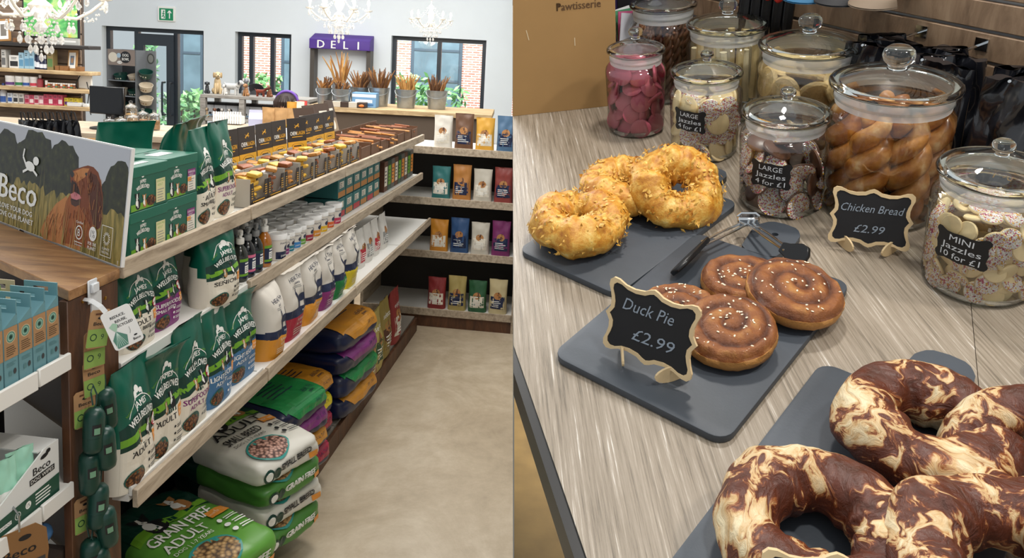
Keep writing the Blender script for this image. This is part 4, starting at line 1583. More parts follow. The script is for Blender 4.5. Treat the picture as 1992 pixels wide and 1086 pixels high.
for k in range(16):
    a = 2 * PI * k / 16
    A.line([(q(.07) + .009 * math.cos(a), .055 + .009 * math.sin(a)), (q(.07) + .016 * math.cos(a), .055 + .016 * math.sin(a))], .002, K_WHITE)
A.text('CLIMATE', q(.07), .03, .006, K_WHITE, wd=.034).text('NEUTRAL', q(.07), .021, .006, K_WHITE, wd=.034)
A.build('print', lambda x, z, off: Vector((x, -off, z + .002)), bo)

# bag roll boxes with hanging tabs
K_KR = M('#a9825a', .75, var=.08)
K_TEAL = M('#66929a', .55)
K_SAGE = M('#7d9a55', .55)


def roll_box(colr, label, mx, grp):
    o = thing('bag_roll_box', label, 'box', mx, grp)
    W_, D_, H_ = .0365, .075, .118
    MB().box(0, W_, 0, D_, 0, H_).build('box_body', colr, o, bevel=.0008)
    MB().hexa([(0, 0, H_), (W_, 0, H_), (W_, D_, H_), (0, D_, H_), (W_ - .003, 0, H_ + .022), (W_, 0, H_ + .022), (W_, D_, H_ + .022), (W_ - .003, D_, H_ + .022)]).build('gable', colr, o)
    x = W_
    hole = [(.012, .006), (.063, .006), (.063, .012), (.012, .012)]
    mb = MB()
    for (y0, y1, z0, z1) in [(0, D_, 0, .010), (0, D_, .02, .03), (0, .02, .010, .02), (D_ - .02, D_, .010, .02)]:
        mb.box(W_ - .003, W_ - .0005, y0, y1, H_ + .02 + z0, H_ + .02 + z1)
    mb.build('hang_tab', colr, o)
    A = Art(.00002)
    A.rect(.0005, .055, W_ - .0005, H_, K_KR)
    A.ell(W_ / 2, .098, .0125, .0125, M('#c9b08c', .7), 22).ell(W_ / 2, .098, .011, .011, M('#5d8a78', .5), 22).ring(W_ / 2, .098, .008, .008, .0015, M('#9fc4b4', .5)).ell(W_ / 2, .098, .004, .004, K_DGREEN, 14)
    A.lines(.006, W_ - .004, .078, 5, .0042, .002, M('#5c4630', .6))
    A.ell(W_ * .72, .026, .004, .006, K_DGREY, 12).rect(W_ * .3, .02, W_ * .5, .03, M('#547f83', .5)).lines(.006, W_ - .006, .046, 3, .003, .001, M('#547f83', .5))
    A.build('print', face_front(W_), o)
    return o


for k in range(7):
    u = 1.593 - k * .0388
    roll_box(K_TEAL, 'blue and kraft bag roll box, ' + ORD[k] + ' from the dark side panel', G @ Loc(u, .004, 1.158), 'blue roll boxes on the end shelf')
for k in range(5):
    u = 1.585 - k * .0388
    roll_box(K_SAGE if k else M('#b9a98a', .6), ('green' if k else 'beige') + ' roll box behind the blue row, ' + ORD[k] + ' from the panel', G @ Loc(u, .095, 1.158), 'green roll boxes behind')

# wipes carton on the second white shelf
wc = thing('wipes_carton', 'white and green cut-away carton of dog wipes on the lower end shelf', 'carton', G @ Loc(1.33, .004, .861))
cw = .29
mb = MB()
poly = [(0, 0), (cw, 0), (cw, .12), (cw * .86, .12), (cw * .2, .035), (0, .035)]
n = len(poly)
vs = [(x, 0, z) for x, z in poly] + [(x, .003, z) for x, z in poly]
mb.add(vs, [tuple(range(n)), tuple(reversed(range(n, 2 * n)))] + [(k, n + k, n + (k + 1) % n, (k + 1) % n) for k in range(n)])
mb.build('front_panel', M('#dfe0dd', .5), wc)
MB().box(0, cw, .003, .2, 0, .003).box(cw - .003, cw, .003, .2, .003, .12).box(0, cw, .197, .2, .003, .12).box(cw * .8, cw - .003, .003, .2, .117, .12).build('carton_body', M('#d6d7d4', .5), wc)
A = Art()
A.poly([(0.001, .001), (cw - .001, .001), (cw - .001, .045), (.001, .03)], M('#1f4f3c', .5))
A.text('Beco', cw * .82, .085, .016, K_BLACK, wd=.05, bold=True)
A.rect(cw * .7, .06, cw * .95, .073, K_BLACK).text('DOG WIPES', cw * .825, .0665, .008, K_WHITE, wd=.066)
A.ell(cw * .85, .105, .012, .005, K_BLACK, 10, .1).ell(cw * .89, .111, .007, .005, K_BLACK, 10)
A.ring(cw * .58, .018, .008, .008, .0012, K_WHITE).text('B', cw * .58, .018, .008, K_WHITE).ell(cw * .68, .024, .008, .008, K_WHITE).text('1%', cw * .68, .024, .008, K_DGREEN, wd=.009)
A.lines(cw * .75, cw * .95, .032, 4, .007, .003, K_WHITE).rect(cw * .4, .012, cw * .52, .02, K_WHITE).text('BAMBOO', cw * .46, .016, .005, K_DGREEN, wd=.03)
for k in range(14):
    x = cw * (.05 + .34 * k / 14)
    A.line([(x, .002), (x + random.uniform(-.006, .01), .012 + random.random() * .01)], .0022, K_WHITE)
A.build('print', face_front(cw), wc)
K_MINT = M('#9fd3bb', .45)
for k in range(5):
    o = thing('wipes_pack', 'white and mint pack of wipes, ' + ORD[k] + ' from the right in the cut-away carton', 'pack', G @ Loc(1.54 - k * .048, .03, .866) @ Rz(4 * (k % 2)), 'wipes packs in the carton')
    B = Bag(.05, .032, .115, .0, 150 + k, crk=.09)
    o2 = obj('pack_body', B.mesh([K_WHITE, K_MINT], lambda x, t, sd: 1 if t > .55 else 0), o)
    o2.matrix_local = Rz(-20)
    o.matrix_world = o.matrix_world @ Matrix.Scale(1.15, 4)
ob = thing('cardboard_flap', 'folded white and purple box end at the far left of the lower end shelf', 'box', G @ Loc(1.36, .21, .861))
MB().box(0, .1, 0, .14, 0, .12).build('box_body', M('#d9d9d7', .5), ob)
MB().box(-.004, .104, -.004, .144, .12, .128).build('lid', M('#8d3d70', .5), ob)

# bottom shelf: toy cards and blue toy
for k, (u, vv, z, rz) in enumerate([(1.478, -.012, .748, -30), (1.45, .06, .73, -40), (1.535, .05, .755, -25)]):
    o = thing('toy_card', 'kraft toy header card hanging ' + ['in front', 'behind at left', 'behind at right'][k] + ' under the lower end shelf', 'card', G @ Loc(u, vv, z) @ Rz(rz) @ Rx(4), 'toy cards under the end shelf')
    pts = [(-.05, 0), (.05, 0), (.055, .05), (.05, .1), (.03, .12), (-.03, .12), (-.05, .1), (-.055, .05)]
    mb = MB()
    n = len(pts)
    mb.add([(x, 0, z) for x, z in pts] + [(x, .002, z) for x, z in pts], [tuple(range(n)), tuple(reversed(range(n, 2 * n)))] + [(k_, n + k_, n + (k_ + 1) % n, (k_ + 1) % n) for k_ in range(n)])
    mb.build('card', M('#8a6238', .75), o)
    A = Art().text('Beco', 0, .07, .02, K_BLACK, wd=.06, bold=True).rect(-.048, .02, .048, .04, K_DGREY).ell(.01, .098, .012, .006, K_BLACK, 10)
    A.build('print', face_front(.1), o)
    A = MB().tube([(0, .001, .115), (0, .001, .15), (0, .03, .155)], .002, 6)
    A.build('hook', K_STEEL, o)
o = thing('rubber_toy', 'pale blue rubber bone toy on a box under the lower end shelf', 'toy', G @ Loc(1.60, .06, .70) @ Rz(30))
mb = MB()
mb.tube([(-.05, 0, .03), (0, 0, .035), (.05, 0, .03)], [.02, .016, .02], 12)
for x in (-.055, .055):
    for y in (-.014, .014):
        mb.ell((x, y, .03), .022, 12, 8)
mb.build('bone', M('#5f8fc4', .4), o, smooth=True)
# ================================================================== HANGING ON THE END PANEL
def gv(x, y, vv):
    return GI @ hit(x, y, G @ Vector((0, vv, 0)), GV)


K_POD = M('#123b31', .35)
pods = [(207, 795, 8), (182, 838, -4), (205, 872, 5), (174, 920, 0), (190, 985, -6), (208, 1025, 8), (177, 1090, 0), (196, 1100, 12)]
pl = ['top of the hanging bunch', 'second down at left, beside the top one', 'third down at right', 'fourth down at left with pale window', 'fifth down in the middle', 'sixth down at right', 'lowest at left', 'lowest at right']
for k, (px, py, tl) in enumerate(pods):
    p = gv(px, py, -.03 - .012 * (k % 3))
    o = thing('bag_dispenser', 'dark green capsule bag dispenser, ' + pl[k], 'dispenser', G @ Loc(*p) @ Ry(-tl) @ Rz(-38), 'green dispensers hanging on the end panel')
    r = .0215
    MB().lathe([(0, -.05), (r * .55, -.05), (r * .9, -.044), (r, -.034), (r, -.012)], 20, cap=False).build('lower_cap', K_POD, o, smooth=True)
    MB().lathe([(r * .97, -.012), (r * 1.03, -.0115), (r * 1.03, .03), (r * .93, .042), (r * .6, .05), (0, .052)], 20, cap=False).build('body', K_POD, o, smooth=True)
    A = Art()
    A.rect(-.42, -.004, .42, .02, K_BLACK).rect(-.25, -.002, .3, .012, M('#6f9a7c', .5))
    A.build('window', lambda x, z, off: Vector(((r * 1.03 + off) * math.sin(x), -(r * 1.03 + off) * math.cos(x), z)), o, frange(-.6, .6, 5))
    MB().tube([(0, 0, .05), (.004, 0, .06), (.006, .005, .08), (0, .012, .1), (-.006, .005, .085), (-.003, 0, .058)], .0018, 6).build('cord', K_DGREEN, o, smooth=True)
for k, (px, py, tl, vv) in enumerate([(192, 640, 10, -.045), (184, 680, 2, -.03), (183, 735, -2, -.022), (165, 795, 0, -.012), (166, 1000, 0, -.012)]):
    p = gv(px, py, vv)
    o = thing('product_card', 'kraft and green hang card, ' + ['in front near the white hook strip', 'second down behind the front one', 'third down above the capsules', 'lower left behind the capsules', 'near the bottom behind the capsules'][k], 'card', G @ Loc(*p) @ Rz(-22) @ Ry(tl), 'hang cards on the end panel')
    W_, H_ = .05, .085
    pts = [(-W_ / 2, -H_ / 2 + .006), (-W_ / 2 + .006, -H_ / 2), (W_ / 2 - .006, -H_ / 2), (W_ / 2, -H_ / 2 + .006), (W_ / 2, H_ / 2 - .006), (W_ / 2 - .006, H_ / 2), (-W_ / 2 + .006, H_ / 2), (-W_ / 2, H_ / 2 - .006)]
    mb = MB()
    n = len(pts)
    mb.add([(x, 0, z) for x, z in pts] + [(x, .0012, z) for x, z in pts], [tuple(range(n)), tuple(reversed(range(n, 2 * n)))] + [(k_, n + k_, n + (k_ + 1) % n, (k_ + 1) % n) for k_ in range(n)])
    mb.build('card', K_KR, o)
    A = Art(.00003)
    A.rect(-.0245, -.04, .0245, 0, M('#86a653', .5)).rect(-.012, .031, .012, .035, K_BROWN)
    A.text('Beco', 0, .012, .008, K_BLACK, wd=.028, bold=True).ell(0, .024, .006, .003, K_BLACK, 8)
    A.ring(-.01, -.018, .008, .008, .0022, K_DGREEN, 16).text('9', .011, -.018, .012, K_DGREEN)
    A.build('print', face_front(W_), o)
# shelf wobbler
o = thing('shelf_wobbler', 'white rounded hanging card with knotted bag picture on a curved strip', 'sign', G @ Loc(*gv(238, 637, -.09)) @ Rz(-48) @ Ry(-20))
W_, H_ = .062, .094
pts = []
for (cx2, cz2, a0) in [(W_ / 2 - .008, H_ / 2 - .008, 0), (-W_ / 2 + .008, H_ / 2 - .008, 90), (-W_ / 2 + .008, -H_ / 2 + .008, 180), (W_ / 2 - .008, -H_ / 2 + .008, 270)]:
    for k in range(5):
        a = math.radians(a0 + k * 22.5)
        pts.append((cx2 + .008 * math.cos(a), cz2 + .008 * math.sin(a)))
n = len(pts)
mb = MB()
mb.add([(x, 0, z) for x, z in pts] + [(x, .0012, z) for x, z in pts], [tuple(reversed(range(n))), tuple(range(n, 2 * n))] + [(k, (k + 1) % n, n + (k + 1) % n, n + k) for k in range(n)])
mb.build('card', M('#eeeeec', .45), o)
A = Art(.00003)
for k, t_ in enumerate(['REDUCE,', 'REUSE,', 'RECYCLED']):
    A.text(t_, .0 + .003 * k, .03 - k * .0115, .0062, K_BLACK, wd=[.03, .024, .036][k], bold=True)
A.poly([(-.024, .012), (-.014, .018), (-.006, .012), (-.013, -.003), (-.016, -.003)], M('#a9cdb4', .5))
A.poly([(-.016, -.004), (-.013, -.004), (.003, -.02), (-.002, -.042), (-.024, -.043), (-.027, -.02)], M('#5c8d7d', .45))
for k in range(6):
    A.line([(-.0145, -.005), (-.025 + k * .0045, -.04)], .0008, M('#c7e2d6', .5))
A.text('Beco', .018, -.036, .006, K_BLACK, wd=.015, bold=True).ell(.018, -.028, .004, .002, K_BLACK, 8)
A.line([(.012, -.004), (.012, -.014), (.009, -.02)], .0008, K_GREY)
A.build('print', face_front(W_), o)
mb = MB()
sp = [(-.018, .002, .046), (-.022, .006, .062), (-.034, .03, .076), (-.05, .07, .075)]
vs = []
for (x, y, z) in sp:
    vs += [(x - .004, y, z), (x + .006, y, z + .002)]
mb.add(vs, [(2 * k, 2 * k + 1, 2 * k + 3, 2 * k + 2) for k in range(3)])
mb.add([Vector(p) + Vector((0, .0008, .0008)) for p in vs], [(2 * k + 2, 2 * k + 3, 2 * k + 1, 2 * k) for k in range(3)])
mb.build('strip', M('#e6e7e6', .4), o)
# crystal hook holder
p = gv(178, 560, -.006)
o = MB().box(-.016, .016, -.004, 0, -.035, .02).box(-.012, .012, -.012, -.004, -.01, .012).build('price_clip', M('#d5d8db', .25), None, G @ Loc(*p), bevel=.002)
tag(o, 'clear plastic clip at the top of the dark end panel', 'clip')

# ================================================================== TILL CORNER ON THE LEFT
SYF = SY - .17


def shelf_at(py, dark, label, x0=-4.6, x1=None, d=.17):
    z = at(100, py, SY - d).z
    xr_ = at(173, py, SY - d).x if x1 is None else x1
    o = MB().box(x0, xr_, SY - d, SY - .001, z - .028, z).build('wall_shelf', M('#2f2b29', .5) if dark else W_RAW, None, None, bevel=.003)
    tag(o, label, 'shelf', 'shelves on the slatwall')
    return z


z0 = shelf_at(86, True, 'dark top shelf on the slatwall under the green picture')
z1 = shelf_at(137, False, 'raw plank shelf carrying sprays and a photo frame')
z2 = shelf_at(172, False, 'raw plank shelf carrying tubs with coloured labels')
z3 = shelf_at(206, False, 'lowest raw plank shelf with pink boxes')


def box_item(name, px, wpx, hpx, zb, col, label, cat, grp, lab=None, Y=None, dpt=.06):
    Y = Y or SY - .12
    p = at(px, 150, Y)
    w_, h_ = wpx / 258, hpx / 258
    o = thing(name, label, cat, Loc(p.x, Y, zb + .0005), grp)
    MB().box(-w_ / 2, w_ / 2, 0, dpt, 0, h_).build('box_body', M(col, .5), o, bevel=.001)
    if lab:
        A = Art()
        A.rect(-w_ * .4, h_ * .15, w_ * .4, h_ * .55, M(lab, .5)).lines(-w_ * .3, w_ * .3, h_ * .8, 2, h_ * .1, h_ * .04, K_DGREY)
        A.build('print', face_front(w_), o)
    return o


def bottle_item(name, px, wpx, hpx, zb, col, capc, label, cat, grp, lab=None, Y=None, tubby=False):
    Y = Y or SY - .1
    p = at(px, 150, Y)
    r, h_ = wpx / 516, hpx / 258
    o = thing(name, label, cat, Loc(p.x, Y, zb + .0005), grp)
    if tubby:
        MB().lathe([(0, 0), (r * .95, 0), (r, h_ * .03), (r, h_ * .8)], 16, cap=False).build('tub_body', M(col, .4), o, smooth=True)
        MB().lathe([(r * 1.04, h_ * .78), (r * 1.04, h_ * .98), (r, h_), (0, h_)], 16).build('lid', M(capc, .4), o, smooth=True)
    else:
        MB().lathe([(0, 0), (r, 0), (r, h_ * .6), (r * .4, h_ * .72), (r * .4, h_ * .76)], 14, cap=False).build('bottle_body', M(col, .3), o, smooth=True)
        MB().lathe([(r * .45, h_ * .75), (r * .45, h_ * .97), (r * .3, h_), (0, h_)], 12).build('cap', M(capc, .4), o, smooth=True)
    if lab:
        Art().rect(-1.2, h_ * .1, 1.2, h_ * .38, M(lab, .5)).build('label', lambda x, z, off: Vector(((r + off) * math.sin(x), -(r + off) * math.cos(x), z)), o, frange(-1.2, 1.2, 5))
    return o


GA1, GA2, GA3 = 'goods on the spray shelf', 'goods on the tub shelf', 'goods on the pink box shelf'
box_item('care_box', 8, 9, 35, z1, '#c9c7c2', 'tall white care box at the left end of the spray shelf', 'box', GA1, '#6b6b6b')
box_item('care_box', 28, 19, 25, z1, '#e6e4df', 'white care box with black print left of the blue packs', 'box', GA1, '#2a2a2c')
for k, (px, h) in enumerate([(42, 31), (53, 36), (62, 38)]):
    box_item('wipe_pack', px, 10, h, z1, '#9fc3d6', ['first', 'second', 'third'][k] + ' pale blue pack on the spray shelf', 'pack', GA1, '#5f93b5')
for k, (px, h) in enumerate([(68, 42), (75, 37), (82, 28), (89, 28)]):
    bottle_item('spray_bottle', px, 8, h, z1, '#1d2440', '#e8e8e8', 'navy spray bottle, ' + ORD[k] + ' from the blue packs', 'bottle', GA1, '#dfe3ea')
box_item('seed_bag', 98, 12, 40, z1, '#8a7a4e', 'kraft and olive bag right of the sprays', 'bag', GA1, '#5b7b48')
for k, px in enumerate((111, 120, 128)):
    box_item('wooden_block', px, 8, 9, z1, '#8a5f36', 'small wooden block, ' + ORD[k] + ' right of the kraft bag', 'block', GA1)
p = at(139, 120, SY - .1)
o = thing('photo_frame', 'light wood photo frame leaning on the spray shelf', 'picture frame', Loc(p.x, SY - .1, z1 + .001) @ Rx(-8) @ Rz(-15))
w_, h_ = .085, .16
MB().box(-w_ / 2, w_ / 2, 0, .012, 0, h_).build('frame', M('#b58a57', .5), o, bevel=.002)
Art().rect(-w_ * .36, .02, w_ * .36, h_ - .02, K_WHITE).rect(-w_ * .22, .045, w_ * .22, h_ - .045, M('#6f7c8c', .4)).ell(0, h_ * .5, .012, .022, M('#a9825f', .5)).build('picture', face_front(w_), o)
box_item('wooden_block', 152, 9, 9, z1, '#8a5f36', 'small wooden block right of the photo frame', 'block', GA1)

for k, (px, c) in enumerate([(21, '#5d3a78'), (38, '#2f7a4b'), (52, '#31559c'), (66, '#c03a4c')]):
    bottle_item('powder_tub', px, [19, 15, 14, 14][k], [20, 20, 20, 20][k], z2, '#e4e2df', '#f2f1ef', 'white tub with ' + ['purple', 'green', 'blue', 'red'][k] + ' label on the tub shelf', 'tub', GA2, c, tubby=True)
bottle_item('red_bottle', 78, 11, 24, z2, '#9c4048', '#d9d5d5', 'translucent red bottle on the tub shelf', 'bottle', GA2)
for k in range(12):
    bottle_item('remedy_jar', 90 + k * 4.9, 5, 10 + (4 if k == 0 else 0), z2, ['#e8e6e1', '#c9803f', '#7a4a3c'][k % 3], '#f0eeea', 'small remedy jar, ' + ORD[k] + ' in the row on the tub shelf', 'jar', GA2, ['#b5473c', '#3c8a78', '#8a6a3c'][k % 3], tubby=True)
bottle_item('spray_bottle', 6, 12, 41, z3 - .01, '#e2e4ea', '#27407c', 'tall white spray bottle with blue cap at the far left', 'bottle', GA3, '#3a5fa8')
for k in range(3):
    box_item('care_box', 18 + k * 11, 10, 20, z3, ['#dfe5ee', '#e8e6e2', '#dcd9d4'][k], 'white box ' + ORD[k] + ' left of the pink boxes', 'box', GA3, ['#3a5fa8', '#333336', '#6a6a6a'][k])
for k in range(8):
    box_item('treat_box', 51 + k * 9.3, 9, 18 + (3 if k > 3 else 0), z3, ['#d48a9c', '#c9506c', '#e0c3c6'][k % 3 if k < 4 else 1], 'pink treat box, ' + ORD[k] + ' in the row', 'box', GA3, ['#b0304e', '#f0dfe0'][k % 2])
for k in range(3):
    box_item('vitamin_tin', 128 + k * 9.5, 8.5, 16, z3, '#d6bf3a', 'yellow and purple tin, ' + ORD[k] + ' on the lowest plank', 'tin', GA3, '#5a3474')
o = MB().box(-.08, .03, 0, .05, 0, .03).box(.04, .08, 0, .05, 0, .025).build('card_reader', M('#d9d9d6', .4), None, Loc(at(150, 200, SY - .14).x, SY - .14, z3 + .001), bevel=.003)
tag(o, 'white plastic card reader at the right end of the lowest plank', 'device')
# socket box and cables right of shelves
o = thing('socket_panel', 'white socket panel with loose cables beside the slatwall', 'socket', Loc(at(165, 160, SY - .05).x, SY - .05, at(165, 172, SY - .05).z))
MB().box(-.05, .05, 0, .02, 0, .1).build('panel', K_WHITE, o, bevel=.003)
MB().tube([(-.03, -.01, .1), (-.06, -.02, .03), (-.02, -.02, -.06), (-.08, -.03, -.14), (-.1, -.03, -.22)], .004, 6).build('cable', K_BLACK, o, smooth=True)
MB().tube([(.02, -.01, .05), (.05, -.03, -.02), (.03, -.02, -.12), (.06, -.03, -.2)], .004, 6).build('cable', K_BLACK, o, smooth=True)
# top shelf things
pz = z0
o = thing('photo_frame', 'tilted wooden photo frame at the left end of the dark top shelf', 'picture frame', Loc(at(7, 60, SY - .1).x, SY - .1, pz + .003) @ Rx(-8) @ Ry(-6))
MB().box(-.05, .05, 0, .012, 0, .17).build('frame', M('#a87b48', .5), o, bevel=.002)
Art().rect(-.036, .016, .036, .154, K_WHITE).rect(-.022, .04, .022, .13, M('#7b756e', .5)).build('picture', face_front(.1), o)
o = thing('framed_picture', 'black framed print of green foliage above the dark shelf', 'picture', Loc(at(105, 40, SY - .02).x, SY - .02, pz + .045))
MB().box(-.24, .19, 0, .02, 0, .42).build('frame', K_BLACK, o)
m, nt, b = mat_new('foliage_print')
n_ = tex(nt, 'Noise', 14, coords(nt), Detail=7.0, Distortion=.5)
nt.links.new(ramp(nt, n_.outputs['Fac'], [(.3, '#2f7d3a'), (.48, '#62b86a'), (.6, '#b9d98a'), (.72, '#d6c64a')]), b.inputs['Base Color'])
K_FOL = m
Art().rect(-.23, .01, .18, .41, K_FOL).build('picture', face_front(.4), o)
o = thing('shelf_sign', 'grey slogan sign lying along the dark top shelf', 'sign', Loc(at(122, 80, SY - .12).x, SY - .12, pz + .001))
MB().box(-.12, .12, 0, .02, 0, .05).build('panel', M('#a7a7a2', .5), o)
Art().rect(-.1, .018, .1, .032, M('#d9d9d5', .5)).build('print', face_front(.2), o)
for k, px in enumerate((30, 37, 44)):
    box_item('wooden_block', px, 6, 8, pz, '#7a5433', 'tiny wooden block, ' + ORD[k] + ' on the dark top shelf', 'block', 'blocks on the dark shelf')

# till counter
CYF = 4.75
zc_ = at(250, 262, CYF).z
tc_ = thing('till_counter', 'wooden till counter with jars and a monitor', 'counter', Loc(0, CYF, 0))
MB().box(-4.2, -1.75, -.02, .62, zc_ - .04, zc_).build('counter_top', W_PINE, tc_, bevel=.003)
MB().box(-4.18, -1.77, 0, .6, 0, zc_ - .041).build('counter_body', W_SLAT, tc_)
# monitor
p = at(207, 196, CYF + .25)
s = (CYF + .25) / 1500
o = thing('monitor', 'black flat monitor on a stand facing the till', 'monitor', Loc(p.x, CYF + .25, zc_ + .001) @ Rz(-6))
hz = p.z - zc_
MB().box(-36 * s, 36 * s, 0, .02, hz - 27 * s, hz + 27 * s).build('screen', M('#0b0c0e', .25), o, bevel=.004)
MB().box(-33 * s, 33 * s, -.002, .0005, hz - 23 * s, hz + 24 * s).build('display', M('#101114', .12), o)
MB().box(-.02, .02, .02, .04, 0, hz).build('stand', K_BLACK, o)
MB().lathe([(.1, 0), (.1, .008), (.03, .015), (0, .015)], 20).build('foot', K_BLACK, o, smooth=True)
G_JAR = thin_glass('jar_glass', (.97, .985, .975), .10)


def small_jar(px, py, wpx, hpx, col, label, Y):
    p = at(px, py, Y)
    r, h = wpx / 2 * Y / 1500, hpx * Y / 1500
    o = thing('treat_jar', label, 'jar', Loc(p.x, Y, zc_ + .001), 'jars on the till counter')
    MB().lathe([(r * .9, 0), (r, .01), (r, h * .62), (r * .86, h * .68), (r * .86, h * .72)], 18, cap=False).build('jar_body', G_JAR, o, smooth=True)
    MB().lathe([(0, .004), (r * .92, .006), (r * .92, h * .45), (r * .5, h * .5), (0, h * .5)], 16, cap=False).build('treats', M(col, .6, var=.35, vs=60, bump=.6, bs=80), o, smooth=True)
    MB().lathe([(r * .95, h * .7), (r * 1.0, h * .74), (r * .9, h * .79), (r * .3, h * .86), (r * .2, h * .88), (r * .3, h * .93), (r * .28, h * .98), (0, h)], 18).build('lid', G_JAR, o, smooth=True)
    return o


for k, (px, w_, h_, c, Y) in enumerate([(213, 22, 26, '#7a4a30', 4.85), (236, 24, 26, '#c9a878', 4.9), (258, 25, 32, '#b98f5a', 4.95), (278, 22, 36, '#9a6a3a', 5.05), (300, 22, 34, '#a87a45', 5.05), (248, 18, 20, '#e2d6c0', 4.8), (268, 20, 20, '#d8c4a0', 4.8), (255, 24, 44, '#b58a50', 5.2)]):
    small_jar(px, 258, w_, h_ * 1.15, c, 'glass treat jar, ' + ORD[k] + ' of the cluster on the till counter', Y)
# black carrier bags and kraft things near the counter front
for k in range(8):
    p = at(48 + k * 14, 268, CYF - .25)
    B = Bag(.12, .04, .16, .05, 200 + k, .5, .12)
    o = thing('carrier_bag', 'black glossy carrier bag, ' + ORD[k] + ' from the left beside the till', 'bag', Loc(p.x, p.y, p.z - .05) @ Rz(-35), 'black carrier bags by the till')
    obj('bag_body', B.mesh([M('#15161a', .25)]), o)
    MB().tube([(-.03, 0, .14), (-.02, -.01, .2), (.02, -.01, .2), (.03, 0, .14)], .004, 6).build('handle', K_BLACK, o, smooth=True)
rk = thing('bag_rack', 'low wooden ledge under the black carrier bags', 'ledge', Loc(0, CYF - .25, 0))
pp = at(100, 281, CYF - .25)
MB().box(at(20, 268, CYF - .25).x, at(175, 268, CYF - .25).x, -.08, .1, pp.z - .1, pp.z - .02).build('ledge_top', W_PINE, rk)
MB().box(at(22, 268, CYF - .25).x, at(173, 268, CYF - .25).x, -.06, .08, 0, pp.z - .1).build('ledge_body', W_SLAT, rk)
p = at(33, 268, CYF - .35)
o = MB().box(-.035, .035, 0, .06, 0, .1).build('kraft_box', K_CARD, None, Loc(p.x, p.y, pp.z - .02), bevel=.002)
tag(o, 'small kraft box standing left of the black carrier bags', 'box')
# kraft bags and a wooden cut-out on the rear half of the gondola top
for k, (px, py, rz, h_) in enumerate([(168, 285, 20, .14), (186, 283, -15, .17), (200, 280, 5, .18)]):
    p = gz(px, py, ZA)
    B = Bag(.1, .05, h_, .04, 220 + k)
    put_bag((B.mesh([K_CARD]), None), G @ Loc(2.62 + .16 * k, .76, ZA + .001) @ Rz(rz - 25), 'kraft paper bag, ' + ORD[k] + ' behind the landscape board', 'kraft bags behind the board', 'kraft_bag')
o = thing('wooden_tray', 'pale wooden scalloped tray behind the landscape board', 'tray', G @ Loc(2.47, .56, ZA + .001) @ Rz(-25))
pts = [(-.11, 0), (.11, 0), (.11, .05), (.09, .075), (.05, .08), (0, .07), (-.05, .08), (-.09, .075), (-.11, .05)]
n = len(pts)
for y in (0, .12):
    mb = MB()
    mb.add([(x, y, z) for x, z in pts] + [(x, y + .006, z) for x, z in pts], [tuple(range(n)), tuple(reversed(range(n, 2 * n)))] + [(k_, n + k_, n + (k_ + 1) % n, (k_ + 1) % n) for k_ in range(n)])
    mb.build('tray_side', M('#d9c39c', .6), o)
MB().box(-.11, .11, .006, .12, 0, .006).build('tray_base', M('#d9c39c', .6), o)
o = thing('white_carton', 'white carton with red print behind the green cartons', 'carton', G @ Loc(2.72, .58, ZA + .001) @ Rz(-20))
MB().box(-.1, .1, 0, .15, 0, .085).build('box_body', M('#e8e2d2', .5), o, bevel=.001)
Art().ell(.05, .05, .018, .012, K_RED).rect(-.07, .02, .0, .04, M('#d6cfbd', .5)).build('print', face_front(.2), o)
o = thing('tissue_pack', 'pink and lilac tissue pack beside the wooden tray', 'pack', G @ Loc(2.46, .72, ZA + .001) @ Rz(-20))
obj('pack_body', Lying(.1, .08, .04, 4).mesh([M('#d9a3bf', .5)]), o)

# ================================================================== BOWL STAND BY THE DOOR
YB = 8.0
sb = YB / 1500
p = at(254, 240, YB)
zt_ = at(254, 97, YB).z
bs_ = thing('bowl_stand', 'grey display stand of dog bowls with round header print', 'display stand', Loc(p.x, YB, 0) @ Rz(-14))
w2 = 33 * sb
MB().box(-w2, w2, .08, .1, .05, zt_).build('back_panel', M('#4b4d50', .5), bs_)
for x in (-w2, w2 - .012):
    MB().box(x, x + .012, -.12, .1, .0, zt_).build('side_panel', M('#6a6d70', .4), bs_)
MB().box(w2, w2 + .12, .02, .03, .0, zt_).build('side_wing', M('#7c7f81', .4), bs_)
MB().box(-w2 + .013, w2 - .013, -.12, -.112, zt_ - .16, zt_).build('header', M('#8d7f76', .5), bs_)
A = Art()
A.ell(.05, zt_ - .075, .065, .06, K_BLACK, 24).text('DOG', .05, zt_ - .055, .028, K_WHITE, wd=.07, bold=True).text('BOWL', .05, zt_ - .095, .028, K_WHITE, wd=.085, bold=True)
A.ell(-.1, zt_ - .08, .055, .05, K_CREAM, 20).ell(-.03, zt_ - .06, .025, .025, M('#a9c3d6', .5), 14).ell(-.02, zt_ - .13, .03, .016, K_WHITE, 14).text('£1.99', -.02, zt_ - .13, .014, K_BLACK, wd=.04)
A.build('header_print', lambda x, z, off: Vector((x, -.12 - off, z)), bs_)
A = Art()
A.ell(w2 + .06, zt_ - .08, .045, .055, M('#4a4c48', .4), 20).ell(w2 + .06, zt_ - .08, .032, .04, M('#8a8c86', .4), 20)
A.build('wing_print', lambda x, z, off: Vector((x, .02 - off, z)), bs_)
levels = [zt_ - .16 - .155 * (k + 1) for k in range(5)]
for z in levels:
    MB().box(-w2 + .013, w2 - .013, -.12, .08, z - .006, z).build('shelf', M('#8a9096', .3), bs_)


